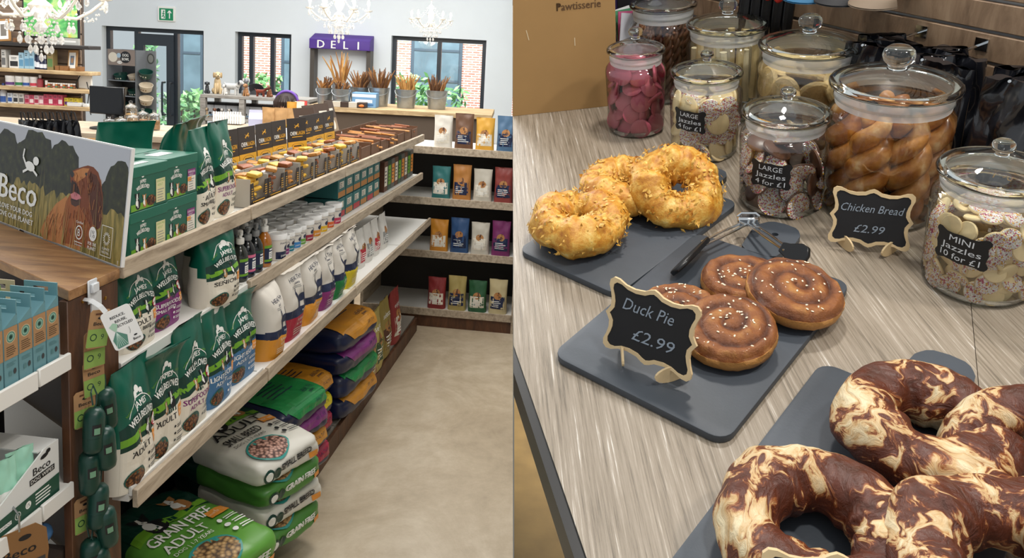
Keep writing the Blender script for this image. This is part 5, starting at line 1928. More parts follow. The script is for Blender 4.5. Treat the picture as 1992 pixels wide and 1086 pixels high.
def bowl(label, mx, dark, r=.062):
    c = M('#17443a', .35) if dark else M('#d6c9b4', .5)
    o = thing('dog_bowl', label, 'bowl', mx, 'bowls on the stand')
    MB().lathe([(r * .75, 0), (r * .8, .004), (r, r * .95), (r * 1.03, r), (r * .96, r), (r * .78, .012), (0, .012)], 22).build('bowl_body', c, o, smooth=True)
    A = Art()
    for k in range(4):
        A.ell(-.6 + .4 * k, r * .45, .11, .008, M('#8a6a48', .5) if not dark else M('#c9c2ad', .5), 8)
    A.build('paw_print', lambda x, z, off: Vector(((r * .9 + .002 + off) * math.sin(x), -(r * .9 + .002 + off) * math.cos(x), z)), o)
    return o


bw = bs_.matrix_world
for k, z in enumerate(levels):
    for j in range(2):
        bowl(['top', 'second', 'third', 'fourth', 'fifth'][k] + ' row ' + ['left', 'right'][j] + ' ' + ['cream', 'green'][(k + j) % 2 == 0] + ' bowl on the bowl stand', bw @ Loc(-.085 + .17 * j, -.02, z + .001) @ Rx(14), (k + j) % 2 == 0, .066)
for k in range(5):
    bowl(['topmost', 'second', 'third', 'fourth', 'lowest'][k] + ' ' + ['green', 'cream', 'cream', 'green', 'cream'][k] + ' bowl tilted on the side wing of the stand', bw @ Loc(w2 + .062, -.055, zt_ - .27 - k * .135) @ Rx(18) @ Ry(16), k in (0, 3), .066)

# exit sign
p = at(324, 27, BACK - .02)
o = thing('exit_sign', 'green emergency exit sign with running man and arrow above the door', 'sign', Loc(p.x, BACK - .03, p.z - .09))
MB().box(-.105, .105, 0, .03, 0, .18).build('sign_body', K_WHITE, o, bevel=.004)
A = Art()
A.rect(-.085, .012, .085, .155, M('#0f8a5a', .4))
A.rect(-.062, .03, -.012, .14, K_WHITE).ell(-.03, .118, .009, .011, M('#0f8a5a', .4), 12)
A.line([(-.032, .105), (-.036, .07), (-.022, .055), (-.026, .036)], .012, M('#0f8a5a', .4)).line([(-.036, .07), (-.052, .052)], .01, M('#0f8a5a', .4)).line([(-.05, .09), (-.032, .1), (-.018, .085)], .008, M('#0f8a5a', .4))
A.line([(.04, .035), (.04, .12)], .012, K_WHITE).line([(.018, .1), (.04, .13)], .012, K_WHITE).line([(.062, .1), (.04, .13)], .012, K_WHITE)
A.build('print', face_front(.2), o)

# ================================================================== FIGURES TABLE
YF = 7.3
sf = YF / 1500
zt2 = at(460, 187, YF).z
xa, xb = at(389, 185, YF).x, at(600, 185, YF).x
ft = thing('display_table', 'grey wooden two tier table of ornamental dogs', 'table', Loc(0, YF, 0))
K_GW = wood('grey_painted_wood', '#77736c', '#96918a', '#aaa59c', (2, 9, 9), .7)
MB().box(xa, xb, 0, .4, zt2 - .03, zt2).build('top', K_GW, ft, bevel=.003)
zl2 = at(460, 232, YF).z
MB().box(xa, xb, 0, .4, zl2 - .03, zl2).build('shelf', K_GW, ft, bevel=.003)
for x in (xa, xa + (xb - xa) * .36, xb - .05):
    for y in (0, .35):
        MB().box(x, x + .05, y, y + .05, 0, zt2 - .031).build('leg', K_GW, ft)


def dog_figure(label, x, y, z, h, c1, c2, sit=True, rz=0):
    o = thing('dog_figure', label, 'figurine', Loc(x, y, z + .001) @ Rz(rz), 'dog ornaments on the table')
    mb = MB()
    a, b_ = M(c1, .4, var=.15), M(c2, .4)
    if sit:
        mb.ell((0, .0, h * .3), (h * .16, h * .2, h * .3), 14, 9)
        mb.ell((0, -.02 * h, h * .5), (h * .14, h * .15, h * .22), 14, 8)
        for s in (-1, 1):
            mb.tube([(s * h * .09, -h * .14, h * .45), (s * h * .1, -h * .2, h * .2), (s * h * .1, -h * .22, 0)], [h * .06, h * .045, h * .05], 8)
            mb.ell((s * h * .15, h * .02, h * .13), (h * .09, h * .17, h * .13), 10, 6)
        hx, hy, hz = 0, -h * .12, h * .8
        mb.tube([(0, h * .15, h * .06), (h * .1, h * .3, h * .03)], [h * .04, h * .02], 6)
    else:
        mb.tube([(0, -h * .4, h * .52), (0, 0, h * .5), (0, h * .4, h * .5)], [h * .2, h * .19, h * .2], 12)
        for s in (-1, 1):
            for yy in (-.32, .34):
                mb.tube([(s * h * .1, yy * h, h * .5), (s * h * .11, yy * h, 0)], [h * .075, h * .055], 8)
        hx, hy, hz = 0, -h * .62, h * .78
        mb.tube([(0, -h * .42, h * .58), (hx, hy + h * .05, hz)], [h * .15, h * .13], 10)
        mb.tube([(0, h * .48, h * .55), (0, h * .62, h * .75)], [h * .04, h * .02], 6)
    mb.ell((hx, hy, hz), (h * .15, h * .16, h * .15), 12, 8)
    mb.ell((hx, hy - h * .17, hz - h * .04), (h * .08, h * .12, h * .075), 10, 6)
    mb.build('body', a, o, smooth=True)
    for s in (-1, 1):
        MB().ell((hx + s * h * .15, hy + h * .02, hz + h * .0), (h * .045, h * .07, h * .13), 8, 6).build('ear', b_, o, smooth=True)
    mb = MB().ell((hx, hy - h * .28, hz - h * .02), h * .028, 8, 6)
    for s in (-1, 1):
        mb.ell((hx + s * h * .07, hy - h * .13, hz + h * .05), h * .02, 6, 5)
    mb.build('eyes_and_nose', K_BLACK, o, smooth=True)
    return o


for (px, hh, c1, c2, sit, rz, yy, lb) in [(403, 25, '#33363a', '#222428', True, 20, .15, 'dark grey sitting dog ornament at the left end of the table'), (423, 46, '#cbb288', '#b0946a', True, 25, .2, 'tall cream labrador ornament on the table'), (437, 22, '#d6d2ca', '#5a5a5c', True, -10, .08, 'small white dog ornament beside the labrador'),
                                          (452, 32, '#c9c8c4', '#3d3f43', False, 70, .15, 'grey and white standing dog ornament'), (478, 36, '#8c8d90', '#d0cec8', True, 30, .22, 'tall grey schnauzer ornament at the back'), (479, 26, '#a4764c', '#8a5e38', True, -15, .05, 'sandy spaniel ornament in front of the schnauzer'),
                                          (507, 20, '#7d3522', '#6a2a1a', False, 80, .1, 'red brown lying setter ornament'), (525, 24, '#7a4a2e', '#2b211c', True, -25, .08, 'brown and black hound ornament at the right of the table')]:
    dog_figure(lb, at(px, 180, YF + yy).x, YF + yy, zt2, hh * sf, c1, c2, sit, rz)
o = thing('black_bowl', 'round black bowl tilted behind the setter ornament', 'bowl', Loc(at(496, 170, YF + .3).x, YF + .3, zt2 + .001) @ Rx(50))
MB().lathe([(0, 0), (.06, 0), (.1, .05), (.104, .05), (.062, -.004), (0, -.004)], 20).build('bowl_body', K_BLACK, o, smooth=True)
for k, (px, c1) in enumerate([(402, '#b39a78'), (418, '#8a5a44'), (432, '#c9c6be'), (446, '#bdb6ac')]):
    dog_figure('small dog ornament on the lower tier, ' + ORD[k] + ' from the left', at(px, 225, YF + .04).x, YF + .04, zl2, 20 * sf, c1, '#4a3c34', True, 10)
for k in range(6):
    px = 400 + k * 23
    x = at(px + 8, 215, YF + .22).x
    o = thing('boxed_figure', 'black and white picture box, ' + ORD[k] + ' on the lower tier of the dog table', 'box', Loc(x, YF + .18, zl2 + .001), 'picture boxes under the dog table')
    MB().box(-.055, .055, 0, .12, 0, .11).build('box_body', M('#dfe3e8', .5), o, bevel=.001)
    MB().box(-.056, .056, -.001, .121, .11, .135).build('lid', M('#1a1c20', .4), o, bevel=.001)
    Art().ell(-.015, .06, .02, .02, K_BLACK, 14).ell(.02, .03, .014, .012, K_DGREY, 12).rect(-.05, .005, .05, .02, M('#88a7c4', .5)).build('print', face_front(.1), o)
# white picket planters and lilac house boxes in front of the table
for k, px in enumerate((427, 455)):
    p = at(px, 236, 6.3)
    o = thing('picket_planter', 'small white picket fence planter, ' + ['left', 'right'][k] + ' one of two below the dog table', 'planter', Loc(p.x, 6.3, p.z - .022), 'white picket planters')
    for q in range(6):
        MB().prism([(-.055 + q * .02, 0), (-.043 + q * .02, 0), (-.043 + q * .02, .01), (-.055 + q * .02, .01)], 0, .1).build('picket', K_WHITE, o)
    MB().box(-.06, .06, .01, .014, .02, .035).box(-.06, .06, .01, .014, .065, .08).build('rail', K_WHITE, o)
    MB().box(-.055, .055, .016, .1, 0, .06).build('trough', K_WHITE, o)
pt_ = at(450, 238, 6.3)
lt = thing('low_table', 'low pale table under the picket planters and lilac boxes', 'table', Loc(0, 6.3, 0))
zlt = pt_.z - .022
MB().box(at(405, 240, 6.3).x, at(604, 240, 6.3).x, -.35, .15, zlt - .03, zlt).build('top', W_PINE, lt)
for px in (408, 594):
    for y in (-.33, .1):
        MB().box(at(px, 240, 6.3).x, at(px, 240, 6.3).x + .04, y, y + .04, 0, zlt - .03).build('leg', W_PINE, lt)
for k, (px, w_, rz) in enumerate([(505, 34, 12), (528, 30, -8), (560, 30, 10)]):
    p = at(px, 242, 6.15)
    o = thing('gable_box', 'pale lilac gable topped gift box, ' + ORD[k] + ' from the left', 'box', Loc(p.x, 6.12, zlt + .001) @ Rz(rz), 'lilac gable boxes')
    w_ *= 6.15 / 3000
    mb = MB().box(-w_, w_, -.05, .05, 0, .08)
    mb.add([(-w_, -.05, .08), (w_, -.05, .08), (w_, .05, .08), (-w_, .05, .08), (-w_, 0, .13), (w_, 0, .13)], [(0, 1, 5, 4), (2, 3, 4, 5), (1, 2, 5), (3, 0, 4)])
    mb.build('box_body', M('#b9bcd8', .5), o)
    MB().box(-w_, w_, -.002, .002, .128, .15).build('gable_ridge', M('#c9cbe2', .5), o)
for k, px in enumerate((524, 548, 570, 592)):
    p = at(px, 236, 6.0)
    B = Bag(.11, .05, .19, .03, 240 + k)
    put_bag((B.mesh([K_CARD]), None), Loc(p.x, 6.0, zlt + .001) @ Rz(10 - 8 * k), 'kraft paper bag with hang hole, ' + ORD[k] + ' beside the lilac boxes', 'kraft bags near the lilac boxes', 'kraft_bag')

# ================================================================== DELI
p0, p1 = at(610, 85, BACK - .05), at(726, 85, BACK - .05)
dx0, dx1 = p0.x, p1.x
zA0, zA1, zA2 = at(668, 67, BACK - .05).z, at(668, 78, BACK - .25).z, at(668, 97, BACK - .25).z
dd = thing('deli_hatch', 'deli wall hatch with purple awning and dark posts', 'hatch', Loc(0, BACK, 0))
K_AWN = M('#4b2a86', .6)
mb = MB()
mb.hexa([(dx0, -.25, zA2), (dx1, -.25, zA2), (dx1, -.002, zA2), (dx0, -.002, zA2), (dx0, -.25, zA1), (dx1, -.25, zA1), (dx1, -.002, zA0), (dx0, -.002, zA0)])
aw = mb.build('awning', K_AWN, dd, bevel=.004)
A = Art()
for k, ch in enumerate('DELI'):
    A.text(ch, dx0 + (dx1 - dx0) * (.19 + .205 * k), (zA1 + zA2) / 2, .092, K_WHITE, bold=True)
A.build('lettering', lambda x, z, off: Vector((x, -.25 - off - .004, z)), aw)
for x in (dx0 + .0, dx1 - .05):
    MB().box(x, x + .05, -.2, -.01, .3, zA2).build('post', M('#4b453f', .5), dd)
MB().box(dx0 + .05, dx1 - .05, -.03, -.004, .9, zA2).build('back_board', M('#dfe6ea', .6), dd)

DY = 6.6
zdt = at(690, 205, DY).z
dxa, dxb = at(612, 205, DY).x, at(960, 205, DY).x
dt = thing('deli_table', 'long wooden deli table carrying buckets of dried chews', 'table', Loc(0, DY, 0))
MB().box(dxa, dxb, -.3, .4, zdt - .04, zdt).build('top', W_RAW, dt, bevel=.003)
MB().box(dxa + .02, dxb - .02, -.27, .38, 0, zdt - .041).build('body', M('#57493c', .7), dt)
K_GALV = M('#a3a7a8', .35, metal=.9, var=.1, vs=30)


def stick_bundle(o, r, z, n, L, spread, tones, seed):
    rg = random.Random(seed)
    for t_i, tone in enumerate(tones):
        mb = MB()
        for k in range(n // len(tones)):
            a, q = rg.random() * 2 * PI, rg.random() ** .5 * r * .85
            b0 = Vector((q * math.cos(a) * .6, q * math.sin(a) * .6, z))
            l_ = L * rg.uniform(.6, 1.1)
            d = Vector((math.cos(a) * spread * rg.random(), math.sin(a) * spread * rg.random(), 1)).normalized()
            mid = b0 + d * l_ * .5 + Vector((rg.uniform(-.012, .012), rg.uniform(-.012, .012), 0))
            mb.tube([b0 - d * .05, mid, b0 + d * l_ + Vector((rg.uniform(-.03, .03), 0, 0))], [.008, .0085, .003], 6)
        stuff(mb.build('dried_chews', tone, o, smooth=True))


def bucket(px, wpx, hpx, Y, z, label, L, tones, seed, n=26, spread=.4):
    r, h = wpx / 2 * Y / 1500, hpx * Y / 1500
    o = thing('metal_bucket', label, 'bucket', Loc(at(px, 190, Y).x, Y, z + .001), 'galvanised buckets of chews')
    MB().lathe([(0, .002), (r * .78, .002), (r * .78, 0), (r * .8, 0), (r * .97, h * .96), (r * 1.03, h * .97), (r * 1.03, h), (r * .95, h), (r * .9, h * .8), (0, h * .8)], 24).build('bucket_body', K_GALV, o, smooth=True)
    MB().tube([(r * 1.0 * math.cos(a), -r * .3 - r * .75 * math.sin(a), h * .93 - h * .35 * math.sin(a)) for a in [PI * k / 12 for k in range(13)]], .003, 6).build('handle', K_STEEL, o, smooth=True)
    stick_bundle(o, r, h * .78, n, L, spread, tones, seed)
    return o


TW = [M('#5f3d22', .6, var=.4), M('#8f6235', .6, var=.3)]
TG = [M('#b98a4a', .55, var=.3), M('#96652f', .55, var=.3)]
bucket(632, 32, 33, DY - .12, zdt, 'galvanised bucket of short brown chews at the left of the deli table', .12, [TW[0], TG[1]], 1, 30)
bucket(665, 37, 34, DY - .2, zdt, 'galvanised bucket in the middle holding twisted dark chews', .1, TW, 2, 34, .6)
bucket(662, 34, 40, DY + .12, zdt, 'tall rear bucket of long pale horn chews', .3, TG, 3, 16, .45)
bucket(700, 40, 34, DY + .1, zdt, 'bucket of curly brown chews behind the blue box', .17, TW, 4, 44, .6)
bucket(738, 40, 36, DY + .05, zdt, 'bucket of long brown chews right of the blue box', .2, TW, 5, 40, .6)
bucket(790, 42, 36, DY + .0, zdt, 'bucket of pale sticks further along the deli table', .16, TG, 6, 34, .5)
bucket(850, 42, 36, DY + .05, zdt, 'last bucket of brown sticks on the deli table', .16, TW, 7, 34, .5)
o = thing('blue_box', 'pale blue patterned box in front of the curly chew bucket', 'box', Loc(at(708, 190, DY - .2).x, DY - .2, zdt + .001))
MB().box(-.1, .1, 0, .14, 0, .12).build('box_body', M('#6f9bc4', .5), o, bevel=.002)
Art().rect(-.1, .085, .1, .11, M('#dfe9f2', .5)).rect(-.07, .04, .07, .065, K_WHITE).rect(-.08, .015, .08, .03, M('#3f6d9e', .5)).build('print', face_front(.2), o)
for k, (px, c1) in enumerate([(590, '#c98f2c'), (603, '#d9d4c4'), (613, '#c23a34')]):
    p = at(px, 220, 6.35)
    o = thing('plush_pack', ['yellow', 'cream', 'red'][k] + ' topped hanging toy pack left of the buckets', 'toy', Loc(min(p.x, at(596, 220, 6.3).x), 6.02 + .08 * k, zlt + .001) @ Rz(10), 'toy packs left of the buckets')
    B = Bag(.075, .05, .24, .02, 260 + k)
    obj('pack_body', B.mesh([M(c1, .5), M('#e0c21e', .5)], lambda x, t, sd: 1 if t < .45 and k != 2 else 0), o)
    mb = MB()
    for q in range(5):
        mb.ell((-.02 + .01 * q, -.035, .05 + .018 * (q % 3)), .018, 8, 6)
    mb.build('plush_toy', M('#e6c81e', .7), o, smooth=True)
o = thing('carrot_toy', 'orange carrot toy in front of the blue box', 'toy', Loc(at(694, 204, DY - .33).x, DY - .28, zdt + .02) @ Ry(90) @ Rx(10))
MB().lathe([(0, -.07), (.008, -.05), (.016, 0), (.018, .04), (.01, .055), (0, .056)], 12).build('carrot', M('#e0762a', .5), o, smooth=True)
for k in range(5):
    o = MB().box(0, .07, 0, .13, 0, .045).build('treat_block', [M('#3c2c22', .5), M('#c9bfae', .6)][k % 2], None, Loc(at(632 + k * 16, 213, DY - .25).x, DY - .298, zdt + .001) , bevel=.002)
    tag(o, ['dark', 'pale'][k % 2] + ' treat block, ' + ORD[k] + ' along the deli table front', 'block', 'treat blocks on the deli table')
for k, px in enumerate((563, 588)):
    Y = 7.88
    p = at(px, 180, Y)
    o = thing('storage_jar', 'large glass storage jar with dark lid, ' + ['left', 'right'][k] + ' one behind the crouching person', 'jar', Loc(p.x, Y, .97), 'storage jars behind the person')
    MB().lathe([(.055, 0), (.06, .01), (.06, .16), (.045, .18)], 18, cap=False).build('jar_body', G_JAR, o, smooth=True)
    MB().lathe([(.05, .18), (.05, .2), (0, .2)], 18).build('lid', M('#d5d8da', .3), o, smooth=True)
    MB().lathe([(.055, .004), (.055, .06), (0, .06)], 16).build('treats', M('#6b2a22', .6), o)
o = MB().box(at(550, 180, 7.6).x, at(612, 180, 7.6).x, 7.78, 7.98, 0, .968).build('jar_plinth', W_SLAT, None, None)
tag(o, 'wooden plinth under the two storage jars', 'plinth')

# ================================================================== PERSON bending behind the table
pp_ = at(556, 200, 6.75)
pe = thing('person', 'person with dark tied hair and purple headband bending behind the table', 'person', Loc(pp_.x, 6.75, 0))
sk = bpy.data.meshes.new('body')
hz_ = pp_.z
J = [(0, .30, .80), (0, .26, .95), (0, .16, 1.1), (0, .06, hz_ - .2), (0, .02, hz_ - .12), (0, -.02, hz_ - .02),
     (-.15, .1, hz_ - .26), (-.2, -.02, hz_ - .42), (-.14, -.18, hz_ - .5), (.15, .1, hz_ - .26), (.2, -.02, hz_ - .42), (.14, -.18, hz_ - .5),
     (-.09, .32, .45), (-.09, .34, .04), (.09, .32, .45), (.09, .34, .04)]
E_ = [(0, 1), (1, 2), (2, 3), (3, 4), (4, 5), (3, 6), (6, 7), (7, 8), (3, 9), (9, 10), (10, 11), (0, 12), (12, 13), (0, 14), (14, 15)]
R_ = [.12, .11, .12, .08, .045, .07, .06, .045, .03, .06, .045, .03, .07, .045, .07, .045]
sk.from_pydata(J, E_, [])
body = obj('body', sk, pe)
md = body.modifiers.new('Skin', 'SKIN')
for i_, v_ in enumerate(sk.skin_vertices[0].data):
    v_.radius = (R_[i_], R_[i_])
    v_.use_root = i_ == 0
body.modifiers.new('Sub', 'SUBSURF').levels = 2
sk.materials.append(M('#2a2440', .7))
MB().ell((0, -.025, hz_ - .035), (.062, .075, .085), 18, 12).ell((0, -.1, hz_ - .05), (.012, .014, .016), 8, 6).ell((-.064, -.01, hz_ - .04), (.01, .018, .024), 8, 6).ell((.064, -.01, hz_ - .04), (.01, .018, .024), 8, 6).build('face', M('#b98468', .6), pe, smooth=True)
mb = MB()
mb.ell((0, .01, hz_ + .005), (.092, .1, .082), 20, 12)
mb.ell((-.075, .0, hz_ - .03), (.03, .06, .07), 10, 8).ell((.075, .0, hz_ - .03), (.03, .06, .07), 10, 8)
mb.ell((.04, .06, hz_ + .05), (.05, .05, .04), 12, 8)
for k in range(9):
    a = -.9 + k * .22
    mb.tube([(.05 * math.sin(a), -.07, hz_ + .06), (.085 * math.sin(a), -.1, hz_ + .01), (.095 * math.sin(a), -.095, hz_ - .045)], [.016, .014, .006], 6)
mb.build('hair', M('#2a1a14', .55, var=.4, vs=40), pe, smooth=True)
MB().tube([(.097 * math.cos(a) * .98, .03, hz_ + .012 + .088 * math.sin(a)) for a in [PI * k / 14 for k in range(15)]], .012, 8).build('headband', M('#6f4aa6', .6), pe, smooth=True)

# ================================================================== CHANDELIERS
K_BULB = M('#fff1d8', .3, emit=14.0)
K_CRY = M('#f3efe6', .08, coat=.5, spec=.9)
m, nt, b = mat_new('crystal')
b.inputs['Base Color'].default_value = (.95, .94, .92, 1)
b.inputs['Roughness'].default_value = .05
b.inputs['Transmission Weight'].default_value = .65
b.inputs['IOR'].default_value = 1.5
K_CRY = m
K_ARM = M('#e9e4da', .1, spec=.9, coat=.6)


def chandelier(label, P, R, narm, seed, drops=3):
    o = thing('chandelier', label, 'chandelier', Loc(*P), 'crystal chandeliers')
    rg = random.Random(seed)
    MB().lathe([(0, -.5 * R), (.06 * R, -.48 * R), (.12 * R, -.4 * R), (.05 * R, -.3 * R), (.15 * R, -.15 * R), (.2 * R, -.02 * R), (.06 * R, .1 * R), (.16 * R, .3 * R), (.2 * R, .45 * R), (.07 * R, .6 * R), (.12 * R, .8 * R), (.03 * R, .9 * R), (.02 * R, 2.2 * R), (0, 2.2 * R)], 16).build('column', K_CRY, o, smooth=True)
    MB().tube([(0, 0, .9 * R), (0, 0, 2.6 - P[2] + .6 if P[2] + 2 * R < 3.1 else 2 * R)], .006, 6).build('chain', K_STEEL, o)
    dm = MB().lathe([(0, -.15 * R), (.035 * R, -.11 * R), (.045 * R, -.06 * R), (.02 * R, 0), (0, .015 * R)], 6).mesh('crystal_drop', K_CRY)
    bead = []
    for k in range(narm):
        a = 2 * PI * k / narm + .2 * seed
        c_, s_2 = math.cos(a), math.sin(a)
        pts = [(c_ * r_ * R, s_2 * r_ * R, z_ * R) for r_, z_ in [(.1, .0), (.3, -.2), (.55, -.22), (.78, -.08), (.92, .05), (1.0, .12)]]
        MB().tube(pts, .028 * R, 8).build('arm', K_ARM, o, smooth=True)
        MB().lathe([(.03 * R, .12 * R), (.13 * R, .15 * R), (.15 * R, .19 * R), (.13 * R, .18 * R), (.03 * R, .16 * R), (.03 * R, .17 * R), (.032 * R, .34 * R), (0, .34 * R)], 14, c=(c_ * R, s_2 * R, 0)).build('candle_cup', K_ARM, o, smooth=True)
        MB().lathe([(0, .34 * R), (.04 * R, .36 * R), (.055 * R, .43 * R), (.04 * R, .5 * R), (.012 * R, .57 * R), (0, .58 * R)], 12, c=(c_ * R, s_2 * R, 0)).build('bulb', K_BULB, o, smooth=True)
        for q in range(drops):
            b2 = a + (q - (drops - 1) / 2) * .16
            obj('crystal_drop', dm, o, Loc(R * 1.02 * math.cos(b2) * (1 - .0 * q), R * 1.02 * math.sin(b2), .12 * R - .07 * R * (q % 2)))
        # bead swag to the next arm and up to the crown
        a2 = a + 2 * PI / narm
        for t_ in range(1, 9):
            t = t_ / 9
            q1 = Vector((R * math.cos(a), R * math.sin(a), .1 * R)).lerp(Vector((R * math.cos(a2), R * math.sin(a2), .1 * R)), t)
            bead.append(q1 - Vector((0, 0, .35 * R * math.sin(PI * t))))
            q2 = Vector((R * c_, R * s_2, .2 * R)).lerp(Vector((.12 * R * c_, .12 * R * s_2, .85 * R)), t)
            bead.append(q2 - Vector((0, 0, .18 * R * math.sin(PI * t))))
    for ring_, (rr, zz, nn) in enumerate([(.5, -.35, 12), (.33, -.55, 10), (.16, -.72, 6), (.0, -.86, 1)]):
        for k in range(nn):
            a = 2 * PI * k / nn + ring_ * .3
            obj('crystal_drop', dm, o, Loc(rr * R * math.cos(a), rr * R * math.sin(a), zz * R))
            for t in range(4):
                bead.append(Vector((rr * R * math.cos(a) * (1 - .12 * t), rr * R * math.sin(a) * (1 - .12 * t), (zz + .04 + .07 * t) * R)))
    mb = MB()
    for p in bead:
        mb.ell(p, .022 * R, 6, 4)
    stuff(mb.build('bead_strands', K_CRY, o, smooth=True))
    d = bpy.data.lights.new('chandelier_glow', 'POINT')
    d.energy, d.color, d.shadow_soft_size = 9 * (R / .2) ** 2, (1, .86, .66), .15
    l_ = bpy.data.objects.new('chandelier_glow', d)
    COL.objects.link(l_)
    l_.parent = o
    l_.location = (0, 0, .75 * R)
    return o


def ch_at(px, py, Y):
    p = at(px, py, Y)
    return (p.x, p.y, p.z)


chandelier('crystal chandelier hanging above the deli buckets', ch_at(660, 28, 5.6), .205, 6, 1)
chandelier('smaller far crystal chandelier by the frosted window', ch_at(838, 45, 7.6), .2, 5, 2)
chandelier('large crystal chandelier hanging in the near left corner above the till', ch_at(78, 8, 3.0), .22, 6, 3)
# ================================================================== RIGHT ROOM: TREAT COUNTER
def clip_seam(o, side=1):
    """trim a mesh object at the partition plane (keeps the counter side)"""
    me = o.data
    bm = bmesh.new()
    bm.from_mesh(me)
    iw = o.matrix_world.inverted()
    co = iw @ (CAM + FWD * 1.0 + RGT * 0.0022)
    no = (iw.to_3x3() @ RGT).normalized()
    r = bmesh.ops.bisect_plane(bm, geom=bm.verts[:] + bm.edges[:] + bm.faces[:], plane_co=co, plane_no=no, clear_inner=True)
    bmesh.ops.holes_fill(bm, edges=[e for e in bm.edges if e.is_boundary])
    bm.to_mesh(me)
    bm.free()


# floor of this side
mb = MB()
mb.hexa([(xp(-.6, 0) + .005, -.6, -.1), (4, -.6, -.1), (4, BACK, -.1), (xp(BACK, 0) + .005, BACK, -.1), (xp(-.6, 0) + .005, -.6, 0), (4, -.6, 0), (4, BACK, 0), (xp(BACK, 0) + .005, BACK, 0)])
struct(mb.build('floor', M('#b08f57', .5, var=.25, vs=5)), 'brown floor under the treat counter')


def counter_wood(name, ang):
    m, nt, b = mat_new(name)
    v = coords(nt, (105, 2.6, 4), (0, 0, ang))
    n1 = tex(nt, 'Noise', 2.2, v, Detail=7.0, Roughness=.7)
    v2 = coords(nt, (26, 1.6, 4), (0, 0, ang))
    n2 = tex(nt, 'Noise', 3.0, v2, Detail=5.0, Roughness=.6)
    v3 = coords(nt, (6, 1.2, 4), (0, 0, ang))
    n3 = tex(nt, 'Noise', 2.0, v3, Detail=3.0)
    c1 = ramp(nt, n1.outputs['Fac'], [(.36, '#4f463b'), (.45, '#857969'), (.57, '#9d9182'), (.63, '#b9afa2'), (.68, '#f0ede8')])
    c2 = ramp(nt, n3.outputs['Fac'], [(.35, '#857967'), (.65, '#a89c8b')])
    mx = nt.nodes.new('ShaderNodeMix')
    mx.data_type = 'RGBA'
    mx.inputs[0].default_value = .3
    nt.links.new(c1, mx.inputs[6])
    nt.links.new(c2, mx.inputs[7])
    nt.links.new(mx.outputs[2], b.inputs['Base Color'])
    b.inputs['Roughness'].default_value = .38
    bump(nt, b, n1.outputs['Fac'], .25, .004)
    return m


ct = thing('treat_counter', 'pale grained counter top with black edge carrying jars and slates', 'counter', T)
SB = Vector((.885, 1.385, 0))
SD = Vector((-.487, .873, 0)).normalized()
eA, eB = Vector((.114, .16, 0)), Vector((-.03, .953, 0))
far = SB + SD * 1.75
s0, s1 = Vector((.98, 1.55, 0)), Vector((.24, .11, 0))     # mitre seam
wr_ = SB - SD * .9
left_poly = [tuple(p[:2]) for p in (eA, (s1.x, s1.y, 0), (.733, 1.07, 0), (SB + SD * .0) + Vector((-.02, -.3, 0)), SB, far, eB)]
seamdir = (Vector((.622, .853, 0)) - Vector((.548, .709, 0))).normalized()
sA = Vector((.622, .853, 0)) - seamdir * .85
sB = Vector((.622, .853, 0)) + seamdir * .42
# intersection of the seam with the slatwall
L1 = MB().prism([(eA.x, eA.y), (sA.x, sA.y), (sB.x, sB.y), (SB.x, SB.y), (far.x, far.y), (eB.x - .19, eB.y + 1.0), (eB.x, eB.y)], -.03, 0).build('top_panel', counter_wood('bleached_oak_laminate', math.radians(-12)), ct)
R1 = MB().prism([(sA.x + .001, sA.y), (.7, -.2), (1.5, .2), (wr_.x, wr_.y), (SB.x, SB.y), (sB.x + .001, sB.y)], -.03, 0).build('top_panel', counter_wood('bleached_oak_laminate_turned', math.radians(48)), ct)
bpy.context.view_layer.update()
clip_seam(L1)
ed = (eB - eA).normalized()
nn = Vector((-ed.y, ed.x, 0))
q0, q1 = eA + nn * .012, eB + nn * .012
edge = MB().prism([(eA.x, eA.y), (eB.x, eB.y), (q1.x, q1.y), (q0.x, q0.y)], -.06, -.003).build('edge_strip', M('#191817', .4), ct)
bpy.context.view_layer.update()
clip_seam(edge)
und = MB().prism([(eA.x + .02, eA.y), (.7, -.15), (1.4, .2), (wr_.x, wr_.y), (SB.x, SB.y), (far.x, far.y), (eB.x + .02, eB.y + .02)], -.07, -.031).build('under_frame', M('#191817', .5), ct)
bpy.context.view_layer.update()
clip_seam(und)
for (x, y) in ((.16, .25), (.95, .4), (.8, 1.3), (.1, .9)):
    MB().box(x, x + .05, y, y + .05, -.95, -.07).build('leg', M('#191817', .5), ct)

# slatwall
WM = T @ Matrix(((SD.x, -SD.y, 0, SB.x), (SD.y, SD.x, 0, SB.y), (0, 0, 1, 0), (0, 0, 0, 1)))
# local: x along the wall (away), y behind the wall is negative -> flip so that +y points into the shop
swr = thing('wall_right', 'brown grained slatwall with metal grooves behind the treat counter', 'wall', WM)
swr['kind'] = 'structure'
del swr['category']
W_SL2 = wood('walnut_slat', '#6b5440', '#8d735a', '#a3896e', (6, 6, 1.6), .55, 5.0)
bk = MB().box(-1.2, 1.9, -.05, -.02, -.9, 1.2).build('backing', M('#5c4a3a', .6), swr)
bpy.context.view_layer.update()
clip_seam(bk)
pl_me = MB().box(-1.2, 1.3, -.019, 0, .0035, .0555).mesh('plank', W_SL2, bevel=.002)
tr_me = MB().box(-1.2, 1.3, -.017, -.008, -.0035, .0035).mesh('groove_strip', M('#8f9194', .35, metal=.8), bevel=0)
pls = []
for k in range(-3, 14):
    z = .0255 + .0585 * k
    for me in (pl_me, tr_me):
        pls.append(obj(me.name.split('.')[0], me, swr, Loc(0, 0, z)))

